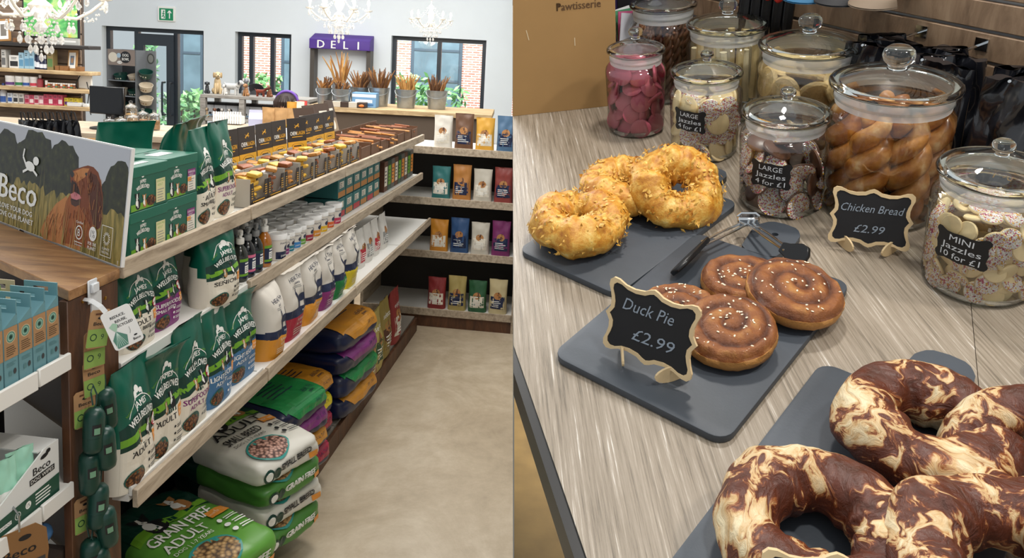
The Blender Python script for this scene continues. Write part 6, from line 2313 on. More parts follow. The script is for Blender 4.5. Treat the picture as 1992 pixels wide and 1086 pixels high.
# ------------------------------------------------------------------ slates
m, nt, b = mat_new('slate')
n_ = tex(nt, 'Noise', 30, coords(nt), Detail=8.0, Roughness=.7)
n2_ = tex(nt, 'Noise', 5, coords(nt), Detail=4.0)
nt.links.new(ramp(nt, n2_.outputs['Fac'], [(.35, '#3a4047'), (.65, '#4a515a')]), b.inputs['Base Color'])
b.inputs['Roughness'].default_value = .5
bump(nt, b, n_.outputs['Fac'], .12, .004)
K_SLATE = m


def rrect(w_, l_, r, n=5):
    pts = []
    for cx2, cy2, a0 in [(w_ / 2 - r, l_ - r, 0), (-w_ / 2 + r, l_ - r, 90), (-w_ / 2 + r, r, 180), (w_ / 2 - r, r, 270)]:
        for k in range(n + 1):
            a = math.radians(a0 + 90 * k / n)
            pts.append((cx2 + r * math.cos(a), cy2 + r * math.sin(a)))
    return pts


def slate(label, corner, ang, w_, l_, hx=0.0, hl=.1):
    """corner = middle of the near short edge, ang = direction of the long axis from +y, clockwise degrees"""
    o = thing('slate_board', label, 'serving board', T @ Loc(corner[0], corner[1], .0005) @ Rz(-ang), 'slate boards on the counter')
    MB().prism(rrect(w_, l_, .022), 0, .011).build('board', K_SLATE, o, bevel=.0018, seg=2)
    # handle with a hole: ring of quads
    hp = []
    hw, r = .078, .02
    outl = [(-hw * .36, -.004), (-hw * .5, hl * .55), (-hw * .46, hl * .8), (-hw * .3, hl * .97), (0, hl), (hw * .3, hl * .97), (hw * .46, hl * .8), (hw * .5, hl * .55), (hw * .36, -.004)]
    hc = (0, hl * .62)
    N = 28
    inner = [(hc[0] + .0055 * math.cos(2 * PI * k / N), hc[1] + .0055 * math.sin(2 * PI * k / N)) for k in range(N)]

    def outr(a):
        d = Vector((math.cos(a), math.sin(a)))
        best = None
        P = outl
        for i in range(len(P)):
            p, q = Vector(P[i]), Vector(P[(i + 1) % len(P)])
            e = q - p
            den = d.x * e.y - d.y * e.x
            if abs(den) < 1e-9:
                continue
            w0 = p - Vector(hc)
            t_ = (w0.x * e.y - w0.y * e.x) / den
            u_ = (w0.x * d.y - w0.y * d.x) / den
            if t_ > 0 and -1e-6 <= u_ <= 1 + 1e-6 and (best is None or t_ < best):
                best = t_
        return (hc[0] + d.x * (best or .03), hc[1] + d.y * (best or .03))
    outer = [outr(2 * PI * k / N) for k in range(N)]
    vs, fs = [], []
    for z in (0, .011):
        vs += [(x + hx, y + l_, z) for x, y in outer] + [(x + hx, y + l_, z) for x, y in inner]
    for k in range(N):
        k2 = (k + 1) % N
        fs += [(2 * N + k, 2 * N + k2, 3 * N + k2, 3 * N + k), (k, N + k, N + k2, k2), (k, k2, 2 * N + k2, 2 * N + k), (N + k, 3 * N + k, 3 * N + k2, N + k2)]
    MB().add(vs, fs).build('handle', K_SLATE, o)
    return o


slate('slate paddle board under the spiral pies', (.128, .766), 43.5, .265, .40, -.02, .11)
slate('slate paddle board under the marbled chew rings', (.20, .425), 44, .25, .40, .0, .11)
slate('slate paddle board under the golden ring at the back', (.07, 1.06), 46, .215, .37, .0, .1)
slate('slate board entering at the right edge of the counter', (.70, .55), -8, .15, .17, 0, .06)

# ------------------------------------------------------------------ spiral pies
m, nt, b = mat_new('glazed_pastry')
at_ = nt.nodes.new('ShaderNodeAttribute')
at_.attribute_name = 'ridge'
n_ = tex(nt, 'Noise', 55, coords(nt), Detail=6.0, Roughness=.7)
ad = nt.nodes.new('ShaderNodeMath')
ad.operation = 'MULTIPLY_ADD'
ad.inputs[1].default_value = .55
nt.links.new(n_.outputs['Fac'], ad.inputs[0])
nt.links.new(at_.outputs['Fac'], ad.inputs[2])
nt.links.new(ramp(nt, ad.outputs[0], [(.42, '#40200f'), (.6, '#68381a'), (.78, '#8f5527'), (.98, '#bb8443')]), b.inputs['Base Color'])
b.inputs['Roughness'].default_value = .48
b.inputs['Coat Weight'].default_value = .06
n3_ = tex(nt, 'Noise', 110, coords(nt), Detail=6.0, Roughness=.7)
bump(nt, b, n3_.outputs['Fac'], .6, .006)
K_PIE = m
K_SEED = M('#efe3c8', .4)


def pie(label, mx, R, h, seed, turn=0.0):
    o = thing('spiral_pie', label, 'pie', mx, 'spiral pies on the slate')
    N, Mm = 72, 34
    mb = MB()
    vs, rid = [], []

    def hgt(r, a):
        ph = (r / R * 2.2 - a / (2 * PI) + turn)
        fr = ph - math.floor(ph)
        rg = math.sin(PI * fr) ** .7
        n = noise.noise(Vector((r * 60 * math.cos(a), r * 60 * math.sin(a), seed))) * .0035
        e = r / R
        prof = h * (1 - .16 * e * e) if e < .86 else h * (1 - .16 * e * e) * max(0, 1 - ((e - .86) / .16) ** 2.2 * .45)
        return prof - .0062 * (1 - rg) * (1 if e < .95 else .3) + n, rg
    for j in range(Mm + 1):
        r = R * (j / Mm) ** .9
        for k in range(N):
            a = 2 * PI * k / N
            rr = r * (1 + .025 * noise.noise(Vector((math.cos(a) * 1.5, math.sin(a) * 1.5, seed * 2.3))))
            z, g_ = hgt(r, a)
            vs.append((rr * math.cos(a), rr * math.sin(a), z))
            rid.append(.22 + .30 * g_ + .14 * noise.noise(Vector((r * 35 * math.cos(a), r * 35 * math.sin(a), seed * 4))))
    side = [(1.015, .55), (1.03, .35), (1.0, .12), (.93, 0)]
    for f_, zf in side:
        for k in range(N):
            a = 2 * PI * k / N
            n = 1 + .03 * noise.noise(Vector((math.cos(a) * 6, math.sin(a) * 6, zf * 9 + seed)))
            vs.append((R * f_ * n * math.cos(a), R * f_ * n * math.sin(a), h * zf))
            rid.append(.85 if zf > .2 else .6)
    rows = Mm + 1 + len(side)
    fs = []
    for j in range(rows - 1):
        for k in range(N):
            k2 = (k + 1) % N
            fs.append((j * N + k, (j + 1) * N + k, (j + 1) * N + k2, j * N + k2))
    fs.append(tuple(reversed(range((rows - 1) * N, rows * N))))
    mb.add(vs, fs)
    me = mb.mesh('pastry', K_PIE, smooth=True, angle=1.4)
    at2 = me.attributes.new('ridge', 'FLOAT', 'POINT')
    at2.data.foreach_set('value', rid)
    obj('pastry', me, o)
    sd = MB()
    rg = random.Random(seed)
    for k in range(34):
        r, a = R * .9 * rg.random() ** .6, rg.random() * 2 * PI
        z, _ = hgt(r, a)
        sd.mx = Loc(r * math.cos(a), r * math.sin(a), z + .0006) @ Rz(rg.uniform(0, 180)) @ Rx(rg.uniform(-20, 20))
        sd.ell((0, 0, 0), (.0024, .0014, .0008), 6, 4)
    stuff(sd.build('sesame_seeds', K_SEED, o, smooth=True))
    return o


zs = .0118
pie('spiral pie at the back beside the tongs', T @ Loc(.335, .975, zs) @ Rz(20), .0605, .034, 1, .1)
pie('spiral pie at the right propped on its neighbour', T @ Loc(.390, .920, zs + .005) @ Rz(40) @ Rx(9) @ Rz(-40) @ Loc(0, 0, .008), .067, .035, 2, .45)
pie('spiral pie hidden behind the chalkboard', T @ Loc(.222, .905, zs) @ Rz(80), .062, .034, 3, .7)
pie('spiral pie in front beside the chalkboard', T @ Loc(.277, .848, zs + .004) @ Rz(-30) @ Rx(8) @ Rz(30) @ Loc(0, 0, .008), .063, .036, 4, .2)

# ------------------------------------------------------------------ marbled chew rings
m, nt, b = mat_new('marbled_hide')
v = coords(nt)
n0 = tex(nt, 'Noise', 9, v, Detail=3.0, Distortion=1.0)
vm = nt.nodes.new('ShaderNodeVectorMath')
vm.operation = 'MULTIPLY_ADD'
vm.inputs[1].default_value = (.16, .16, .16)
nt.links.new(n0.outputs['Color'], vm.inputs[0])
nt.links.new(v, vm.inputs[2])
n1_ = tex(nt, 'Noise', 19, vm.outputs[0], Detail=7.0, Roughness=.62, Distortion=2.0)
nb_ = tex(nt, 'Noise', 11, v, Detail=2.0, Distortion=.8)
mk = nt.nodes.new('ShaderNodeMath')
mk.operation = 'MULTIPLY_ADD'
mk.inputs[1].default_value = .68
nt.links.new(nb_.outputs['Fac'], mk.inputs[0])
hf = nt.nodes.new('ShaderNodeMath')
hf.operation = 'MULTIPLY'
hf.inputs[1].default_value = .70
nt.links.new(n1_.outputs['Fac'], hf.inputs[0])
nt.links.new(hf.outputs[0], mk.inputs[2])
nt.links.new(ramp(nt, mk.outputs[0], [(.5, '#45200f'), (.675, '#5c2b18'), (.70, '#94552c'), (.725, '#cda874'), (.82, '#e4d3ad')]), b.inputs['Base Color'])
b.inputs['Roughness'].default_value = .42
n4_ = tex(nt, 'Noise', 60, v, Detail=5.0)
ad = nt.nodes.new('ShaderNodeMath')
ad.operation = 'MULTIPLY_ADD'
ad.inputs[1].default_value = 2.0
nt.links.new(n1_.outputs['Fac'], ad.inputs[0])
nt.links.new(n4_.outputs['Fac'], ad.inputs[2])
bump(nt, b, ad.outputs[0], .5, .006)
K_HIDE = m


def ring_mesh(name, mat, R, r, seed, amp=.12, nu=96, nv=36, twist=0, flat=1.0):
    def fn(u, w_):
        a, t_ = 2 * PI * u, 2 * PI * w_ + twist * 2 * PI * u
        d = noise.noise(Vector((math.cos(a) * 2.2, math.sin(a) * 2.2, math.sin(2 * PI * w_) * 1.2 + seed))) * amp * 2
        d += noise.noise(Vector((math.cos(a) * 6, math.sin(a) * 6, math.cos(2 * PI * w_) * 2 + seed * 3))) * amp * .6
        rr = r * (1 + d) * (1 + .1 * math.sin(3 * a + seed))
        return Vector(((R + rr * math.cos(t_)) * math.cos(a), (R + rr * math.cos(t_)) * math.sin(a), rr * flat * math.sin(t_)))
    return MB().grid(fn, nu, nv, 0, True, True).mesh(name, mat, smooth=True, angle=2)


for k, (lb, mx, R, r) in enumerate([('marbled brown and cream chew ring at the front left of the slate', Loc(.268, .52, zs + .034) @ Rz(20), .066, .0335),
                                    ('marbled chew ring lying at the back near the slate handle', Loc(.436, .638, zs + .036) @ Rz(100) @ Rx(6), .063, .034),
                                    ('marbled chew ring propped across the back one at the right', Loc(.502, .56, zs + .062) @ Rz(30) @ Rx(-22) @ Ry(-18), .066, .030),
                                    ('dark marbled chew ring at the front right corner', Loc(.408, .446, zs + .062) @ Rz(200) @ Rx(8), .070, .036)]):
    o = obj('chew_ring', ring_mesh('chew_ring', K_HIDE, R, r, 3 + 7 * k, .1), None, T @ mx)
    tag(o, lb, 'chew ring', 'marbled chew rings')

# golden ring with flakes
m, nt, b = mat_new('golden_flaky_crust')
n_ = tex(nt, 'Noise', 45, coords(nt), Detail=6.0, Roughness=.7)
nt.links.new(ramp(nt, n_.outputs['Fac'], [(.3, '#a9621a'), (.48, '#cf9233'), (.62, '#e3b95c'), (.75, '#f0dca0')]), b.inputs['Base Color'])
b.inputs['Roughness'].default_value = .4
bump(nt, b, n_.outputs['Fac'], .5, .006)
K_GOLDEN = m
K_FLAKE = M('#dfae50', .45, var=.3, vs=80)


def golden(label, mx, seed):
    o = thing('golden_chew_ring', label, 'chew ring', mx, 'golden chew rings')
    R, r = .052, .033
    obj('ring', ring_mesh('ring', K_GOLDEN, R, r, seed, .14, 80, 32), o)
    fl = MB()
    rg = random.Random(seed)
    for k in range(420):
        a, t_ = rg.random() * 2 * PI, rg.uniform(-.6, PI + .6)
        p = Vector(((R + r * math.cos(t_)) * math.cos(a), (R + r * math.cos(t_)) * math.sin(a), r * math.sin(t_)))
        nrm = Vector((math.cos(t_) * math.cos(a), math.cos(t_) * math.sin(a), math.sin(t_)))
        d1 = (nrm.orthogonal() + Vector((rg.gauss(0, 1), rg.gauss(0, 1), rg.gauss(0, 1)))).normalized() * rg.uniform(.003, .0065)
        d2 = nrm.cross(d1).normalized() * rg.uniform(.002, .0045)
        c_ = p + nrm * .002
        fl.add([c_ - d1, c_ - d2 * .8, c_ + d1 + nrm * .002, c_ + d2], [(0, 1, 2, 3)])
    stuff(fl.build('flakes', K_FLAKE, o))
    return o


golden('golden flaky chew ring propped up on the back slate', T @ Loc(.290, 1.222, zs + .050) @ Rz(15) @ Rx(34), 5)
golden('golden flaky chew ring lying flat behind on the back slate', T @ Loc(.205, 1.27, zs + .034), 9)
golden('golden flaky chew ring lying at the left on the back slate', T @ Loc(.105, 1.155, zs + .034), 13)

# ------------------------------------------------------------------ jars
G_BIG = thin_glass('clear_jar_glass', (.975, .99, .98), .075)
G_LID = thin_glass('lid_glass', (.95, .98, .965), .12)
G_KNOB = solid_glass('knob_glass')
m, nt, b = mat_new('frosted_seal')
b.inputs['Base Color'].default_value = (*lin('#dfe2e2'), 1)
b.inputs['Roughness'].default_value = .35
b.inputs['Alpha'].default_value = .66
K_SEAL = m


def jar(label, pos, R, H, rb=None):
    """R = lid rim radius, H = height over the knob"""
    rb = rb or R * 1.06
    o = thing('glass_jar', label, 'jar', T @ Loc(pos[0], pos[1], .0005), 'knob lidded glass jars on the counter')
    hb = H * .66
    th = .0035
    MB().lathe([(0, .0), (rb * .80, .0), (rb * .9, .004), (rb * .94, .012), (rb * .955, hb * .4), (rb, hb * .88), (rb * .985, hb * .94), (rb * .90, hb * .985), (R * .90, hb), (R * .90, hb * 1.06), (R * .95, hb * 1.065), (R * .95, hb * 1.085), (R * .88, hb * 1.085)], 48, cap=False).build('jar_body', G_BIG, o, smooth=True, angle=1.2)
    MB().lathe([(0, .006), (rb * .86, .006), (rb * .9, .013), (rb * .91, .014), (rb * .87, .003), (0, .002)], 40, cap=False).build('thick_base', thin_glass('base_glass', (.86, .93, .90), .15) if 'base_glass' not in bpy.data.materials else bpy.data.materials['base_glass'], o, smooth=True)
    MB().lathe([(R * .905, hb * 1.01), (R * .915, hb * 1.01), (R * .935, hb * 1.09), (R * .94, hb * 1.145), (R * .89, hb * 1.15)], 48, cap=False).build('seal', K_SEAL, o, smooth=True)
    z = hb * 1.15
    MB().lathe([(R * .88, z + .001), (R * .97, z), (R * 1.035, z + .003), (R * 1.045, z + .007), (R * 1.03, z + .0105), (R * .96, z + .013), (R * .88, z + .0125), (R * .87, z + .006), (R * .88, z + .001)], 48, cap=False).build('lid_rim', G_KNOB, o, smooth=True, angle=1.2)
    MB().lathe([(R * .88, z + .0118), (R * .80, z + .0135), (R * .62, z + .02), (R * .42, z + .028), (R * .3, z + .031), (R * .24, z + .0325), (0, z + .0325)], 48, cap=False).build('lid', G_LID, o, smooth=True, angle=1.2)
    kz = H - (z + .032)
    kr = min(R * .29, kz * .62)
    MB().lathe([(kr * .62, z + .0327), (kr * .55, z + .036), (kr * .62, z + .0395), (kr * .9, z + .032 + kz * .36), (kr, z + .032 + kz * .58), (kr * .9, z + .032 + kz * .8), (kr * .6, z + .032 + kz * .95), (0, H)], 32).build('knob', G_KNOB, o, smooth=True, angle=1.2)
    return o, rb, hb


def jar_sticker(o, rb, hb, ang, z, w_, h_, lines, hs):
    """black scalloped label wrapped on the body"""
    A = Art(.00008)
    q = [(0, .92), (.3, .86), (.55, .86), (.78, 1.0), (.9, .98), (.98, .85), (1.0, .7), (.9, .45), (.92, .2), (.96, 0)]
    full = q + [(x, -y) for x, y in reversed(q[:-1])] + [(-x, -y) for x, y in q[1:]] + [(-x, y) for x, y in reversed(q[1:-1])]
    A.poly([(x * w_ / 2, y * h_ / 2) for x, y in full], M('#121214', .6))
    for k, t_ in enumerate(lines):
        A.text(t_, 0, h_ * (.26 - .27 * k), hs, M('#d6dbe0', .6), wd=min(w_ * .72, hs * .86 * len(t_)), rot=-.03)
    rr = lambda zz: rb * (.955 + .045 * min(1, max(0, (zz - hb * .4) / (hb * .48)))) + .0008

    def mp(x, y, off):
        zz = z + y
        r = rr(zz) + off
        a = x / rb + ang
        return Vector((r * math.sin(a), -r * math.cos(a), zz))
    return A.build('price_label', mp, o, frange(-w_ / 2, w_ / 2, 10))


# biscuit discs
m, nt, b = mat_new('sprinkle_coat')
v_ = tex(nt, 'Voronoi', 520, coords(nt))
v_.feature = 'F1'
sep = nt.nodes.new('ShaderNodeSeparateColor')
nt.links.new(v_.outputs['Color'], sep.inputs[0])
rp = ramp(nt, sep.outputs[0], [(0, '#e9e4de'), (.3, '#dfd9d6'), (.42, '#b5486a'), (.55, '#efe9e0'), (.72, '#d9a93a'), (.86, '#e6d8c2'), (.95, '#8a3a4c')])
nt.nodes[-1].color_ramp.interpolation = 'CONSTANT'
nt.links.new(rp, b.inputs['Base Color'])
b.inputs['Roughness'].default_value = .45
bump(nt, b, v_.outputs['Distance'], .8, .002)
K_SPR = m
SPC = [M('#ece8e2', .4), M('#d9a936', .4), M('#b9405f', .4), M('#d6cbd6', .4)]


def disc_mesh(r, h, base, sprinkle=True, dots=0, seed=1):
    mb = MB()
    mb.lathe([(0, 0), (r * .9, 0), (r, h * .3), (r, h * .7), (r * .93, h), (0, h)], 22, 0)
    mats = [base]
    if sprinkle:
        mats.append(K_SPR)
        mb.lathe([(r * .97, h * .6), (r * .95, h * 1.02), (r * .8, h * 1.22), (0, h * 1.3)], 22, 1)
    if dots:
        mats += SPC
        rg = random.Random(seed)
        for k in range(dots):
            rr, a = r * .95 * rg.random() ** .5, rg.random() * 2 * PI
            zz = h * (1.28 - .2 * (rr / r) ** 2)
            mb.ell((rr * math.cos(a), rr * math.sin(a), zz), r * .062, 5, 3, 2 + rg.randrange(4))
    return mb.mesh('biscuit', mats, smooth=True, angle=.9)


def fill_discs(pos, rb, z0, z1, r, meshes, n_ring, dz, label, group, name, seed, inner=3, tilt=.55):
    rg = random.Random(seed)
    z = z0 + r * .75
    row = 0
    Rin = rb * .93
    while z < z1:
        for k in range(n_ring):
            a = 2 * PI * (k + .5 * (row % 2)) / n_ring + rg.uniform(-.12, .12)
            q = Rin - .35 * r - rg.random() * .35 * r
            nrm = Vector((math.cos(a), math.sin(a), rg.uniform(-.2, .9) * tilt)).normalized() + Vector((rg.gauss(0, .32), rg.gauss(0, .32), rg.gauss(0, .3)))
            # keep inside the glass: move in by the reach of the disc
            nrm.normalize()
            reach = r * math.sqrt(max(0, 1 - (nrm.x * math.cos(a) + nrm.y * math.sin(a)) ** 2))
            q = min(q, math.sqrt(max(1e-5, (Rin - .004) ** 2 - min(.8 * r, .8 * r) ** 2)) - .0, Rin - .006 - reach * .75)
            mt = nrm.to_track_quat('Z', 'Y').to_matrix().to_4x4()
            if rg.random() < .25:
                mt = mt @ Rx(180)
            o = obj(name, meshes[rg.randrange(len(meshes))], None, T @ Loc(pos[0] + q * math.cos(a), pos[1] + q * math.sin(a), z + rg.uniform(-.15, .15) * r) @ mt)
            tag(o, label, 'biscuit', group)
        z += dz
        row += 1
    for k in range(inner):
        a, q = rg.random() * 2 * PI, Rin * .55 * rg.random() ** .5
        mt = Rx(rg.uniform(-25, 25)) @ Ry(rg.uniform(-25, 25))
        o = obj(name, meshes[rg.randrange(len(meshes))], None, T @ Loc(pos[0] + q * math.cos(a), pos[1] + q * math.sin(a), z1 + rg.uniform(-.004, .006)) @ mt)
        tag(o, label, 'biscuit', group)


CRM = M('#e6cf9f', .5)
CHO = M('#5d3d2c', .35)
# positions of jars
PJ = {'chick': (.648, 1.198), 'mini': (.688, .962), 'choc': (.489, 1.25), 'white': (.412, 1.495), 'pb': (.61, 1.475), 'sticks': (.512, 1.70), 'pink': (.292, 1.64), 'braid': (.395, 1.84)}
faceang = lambda p: math.atan2(p[0], p[1])          # turn the label towards the viewer

o, rb, hb = jar('small jar of chocolate sprinkle discs labelled large jazzles, front middle', PJ['choc'], .073, .226)
jar_sticker(o, rb, hb, -.62, .088, .074, .052, ['LARGE', 'Jazzles', '4 for £1'], .0095)
cm = [disc_mesh(.0262, .006, CHO, True, 60, 1), disc_mesh(.0262, .006, CHO, True, 60, 2), disc_mesh(.0262, .006, CHO, False)]
fill_discs(PJ['choc'], rb, .008, .118, .0262, cm, 9, .032, 'chocolate disc with sprinkles inside the front middle jar', 'chocolate discs in the front middle jar', 'chocolate_disc', 11, 6)
o, rb, hb = jar('small jar of white sprinkle discs labelled large jazzles, behind the golden ring', PJ['white'], .070, .224)
jar_sticker(o, rb, hb, -.72, .094, .072, .05, ['LARGE', 'Jazzles', '4 for £1'], .0092)
wm = [disc_mesh(.0245, .006, CRM, True, 50, 3), disc_mesh(.0245, .006, CRM, False), disc_mesh(.0245, .006, CRM, False)]
fill_discs(PJ['white'], rb, .008, .125, .0245, wm, 9, .03, 'cream disc inside the small jar behind the golden ring', 'cream discs in the small rear jar', 'cream_disc', 12, 7)
o, rb, hb = jar('small jar packed with mini sprinkle buttons at the right edge', PJ['mini'], .076, .236)
jar_sticker(o, rb, hb, -.95, .09, .078, .052, ['MINI', 'Jazzles', '10 for £1'], .0098)
mm2 = [disc_mesh(.0155, .0048, CRM, True, 70, 5), disc_mesh(.0155, .0048, CRM, True, 70, 6), disc_mesh(.0155, .0048, CRM, True, 70, 7), disc_mesh(.0155, .0048, CRM, False)]
fill_discs(PJ['mini'], rb, .008, .122, .0155, mm2, 17, .0185, 'mini cream button with sprinkles inside the right edge jar', 'mini buttons in the right edge jar', 'mini_button', 13, 16)
o, rb, hb = jar('small jar of pink discs beside the cardboard box', PJ['pink'], .062, .242, .068)
PNK = M('#b5586a', .5)
fill_discs(PJ['pink'], rb, .008, .15, .0235, [disc_mesh(.0235, .006, PNK, False)], 8, .03, 'pink disc inside the jar beside the cardboard box', 'pink discs in the jar by the box', 'pink_disc', 14, 6)

# chicken bread
o, rb, hb = jar('large jar of twisted chicken bread behind its chalk sign', PJ['chick'], .099, .305, .1)
m, nt, b = mat_new('baked_bread')
n_ = tex(nt, 'Noise', 28, coords(nt), Detail=5.0)
nt.links.new(ramp(nt, n_.outputs['Fac'], [(.3, '#7d4317'), (.46, '#ab6a2a'), (.6, '#c98d48'), (.74, '#e6c690')]), b.inputs['Base Color'])
b.inputs['Roughness'].default_value = .35
b.inputs['Coat Weight'].default_value = .2
bump(nt, b, n_.outputs['Fac'], .4, .006)
K_BREAD = m


def twist(L, r, turns, seed, mat, name='bread_twist'):
    mb = MB()
    for s_ in (0, 1):
        pts, rs = [], []
        for k in range(37):
            t_ = k / 36
            a = 2 * PI * turns * t_ + PI * s_
            env = math.sin(PI * min(1, max(0, t_ * .94 + .03))) ** .22
            pts.append((r * .5 * env * math.cos(a), r * .5 * env * math.sin(a), L * t_))
            rs.append(max(.004, r * .52 * env * (1 + .06 * noise.noise(Vector((t_ * 5, seed, s_))))))
        mb.tube(pts, rs, 12)
    return mb.mesh(name, mat, smooth=True, angle=1.6)


tw = [twist(.182, .037, 1.9, k, K_BREAD) for k in range(3)]
sdm = MB()
rg = random.Random(5)
for k, (dx, dy, tl, rz) in enumerate([(-.05, -.035, 3, 10), (.02, -.05, -4, 80), (.06, -.008, 5, 150), (.025, .052, 2, 200), (-.045, .04, -3, 260)]):
    o = obj('bread_twist', tw[k % 3], None, T @ Loc(PJ['chick'][0] + dx, PJ['chick'][1] + dy, .012) @ Ry(tl) @ Rz(rz))
    tag(o, 'twisted bread stick with seeds in the large jar, ' + ['front left', 'front middle', 'right', 'rear right', 'rear left'][k], 'bread', 'bread twists in the large jar')

# peanut butter biscuits
o, rb, hb = jar('large jar of cream oval biscuits behind the chocolate discs', PJ['pb'], .093, .288, .095)
jar_sticker(o, rb, hb, -.75, .115, .075, .052, ['Peanut', 'Butter'], .0105)
OV = M('#c9ad78', .55, var=.2, vs=60, bump=.3, bs=120)
mo = MB().lathe([(0, 0), (.03, 0), (.034, .004), (.034, .007), (.03, .011), (0, .0125)], 20)
ovm = mo.mesh('oval_biscuit', OV, smooth=True)
fill_discs(PJ['pb'], rb, .01, .165, .034, [ovm], 9, .038, 'pale oval biscuit in the large jar behind the chocolate discs', 'oval biscuits in the large jar', 'oval_biscuit', 15, 6)
# sticks
o, rb, hb = jar('large jar of cream sticks at the back in front of the leads', PJ['sticks'], .088, .272, .09)
jar_sticker(o, rb, hb, -.8, .11, .07, .05, [], .01)
st = [MB().tube([(0, 0, 0), (.002, 0, .07), (0, .002, .14)], .0085, 8).mesh('stick', M('#d6bf8c', .5, var=.2, vs=50), smooth=True), MB().tube([(0, 0, 0), (-.002, 0, .05), (0, .002, .12)], .0085, 8).mesh('stick', M('#e0d3b0', .5), smooth=True), MB().tube([(0, 0, 0), (.002, 0, .05), (0, .002, .10)], .009, 8).mesh('stick', M('#4a2c20', .5), smooth=True)]
rg = random.Random(8)
for k in range(34):
    a, q_ = 2 * PI * k / 17, (.068 if k < 20 else .035)
    dark = (k % 17) in (2, 3, 4, 5) and k < 20
    o = obj('treat_stick', st[2 if k >= 26 else (0 if k % 2 else 1)], None, T @ Loc(PJ['sticks'][0] + q_ * math.cos(a), PJ['sticks'][1] + q_ * math.sin(a), .010 + rg.uniform(0, .01) + (.03 if k < 26 else 0)) @ Rx(rg.uniform(-5, 5)) @ Ry(rg.uniform(-5, 5)))
    tag(o, ('dark' if k >= 26 else 'cream') + ' treat stick standing in the rear large jar', 'treat', ('dark' if k >= 26 else 'cream') + ' sticks in the rear jar')
# braids
o, rb, hb = jar('large jar of dark braided sticks at the very back', PJ['braid'], .078, .30, .08)
jar_sticker(o, rb, hb, -.75, .145, .062, .05, ['Chewy', 'Milk Braid', '£2.99'], .009)
K_BRD = M('#6b4128', .5, var=.35, vs=40)
bt = [twist(.17, .012, 4, 20 + k, K_BRD, 'braid') for k in range(2)]
for k in range(18):
    a, q_ = 2 * PI * k / 12, (.06 if k < 12 else .03)
    o = obj('braided_stick', bt[k % 2], None, T @ Loc(PJ['braid'][0] + q_ * math.cos(a), PJ['braid'][1] + q_ * math.sin(a), .008) @ Rx(rg.uniform(-5, 5)) @ Ry(rg.uniform(-5, 5)))
    tag(o, 'dark braided chew stick in the rearmost jar', 'treat', 'braided sticks in the rearmost jar')

# ------------------------------------------------------------------ chalkboard signs
W_LT = M('#d9bf93', .6, var=.12, vs=30)
K_CHALK = M('#8e99a6', .8)
K_BB = M('#17171a', .75, var=.15, vs=25)
BQ = [(0, .99), (.09, .95), (.2, .87), (.42, .83), (.62, .86), (.78, .95), (.90, .96), (.975, .88), (.985, .74), (.93, .56), (.895, .38), (.90, .2), (.95, .09), (1.0, 0)]


def bracket(sx, sy, k=1.0):
    q = BQ
    full = q + [(x, -y) for x, y in reversed(q[:-1])] + [(-x, -y) for x, y in q[1:]] + [(-x, y) for x, y in reversed(q[1:-1])]
    return [(x * sx, y * sy) for x, y in full]


def chalk_sign(label, f0, f1, w_, h_, lean, lines, lift, hs):
    f0, f1 = Vector(f0), Vector(f1)
    c_ = (f0 + f1) / 2
    yaw = math.degrees(math.atan2(f1.y - f0.y, f1.x - f0.x))
    o = thing('chalkboard_sign', label, 'sign', T @ Loc(c_.x, c_.y, c_.z) @ Rz(yaw), 'scalloped chalkboard price signs')
    L = Loc(0, 0, lift) @ Rx(-lean)
    out, inn = bracket(w_ / 2, h_ / 2), bracket(w_ / 2 - .0062, h_ / 2 - .0062)
    n = len(out)
    zc2 = h_ / 2
    fr = MB()
    vs = [(x, 0, y + zc2) for x, y in out] + [(x, 0, y + zc2) for x, y in inn] + [(x, .004, y + zc2) for x, y in out] + [(x, .004, y + zc2) for x, y in inn]
    fs = []
    for k in range(n):
        k2 = (k + 1) % n
        fs += [(k, n + k, n + k2, k2), (2 * n + k, 2 * n + k2, 3 * n + k2, 3 * n + k), (k, k2, 2 * n + k2, 2 * n + k), (n + k, 3 * n + k, 3 * n + k2, n + k2)]
    fr.add(vs, fs)
    fo = fr.build('frame', W_LT, o, L)
    bd = MB()
    bd.add([(x, .0012, y + zc2) for x, y in inn] + [(x, .0036, y + zc2) for x, y in inn], [tuple(range(n)), tuple(reversed(range(n, 2 * n)))])
    bo_ = bd.build('board', K_BB, o, L)
    if lines:
        A = Art(.00005)
        for t_, x, y, wd in lines:
            A.text(t_, x, y + zc2, hs, K_CHALK, wd=wd, shear=.28, rot=.02)
        a_ = A.build('lettering', lambda x, z, off: Vector((x, .0012 - off, z)), bo_)
    # two rounded feet that slot on the lower edge
    for s_, fx in ((-1, -w_ * .27), (1, w_ * .27)):
        pts = [(.022 * math.cos(a) * (1.25 if math.cos(a) > 0 else 1), .012 + .012 * math.sin(a)) for a in [2 * PI * k / 18 for k in range(18)]]
        mbf = MB()
        m_ = len(pts)
        mbf.add([(-.0015, y, z) for y, z in pts] + [(.0015, y, z) for y, z in pts], [tuple(range(m_)), tuple(reversed(range(m_, 2 * m_)))] + [(k, m_ + k, m_ + (k + 1) % m_, (k + 1) % m_) for k in range(m_)])
        mbf.build('foot', W_LT, o, Loc(fx, .004, 0) @ Rz(-35 * s_))
    return o


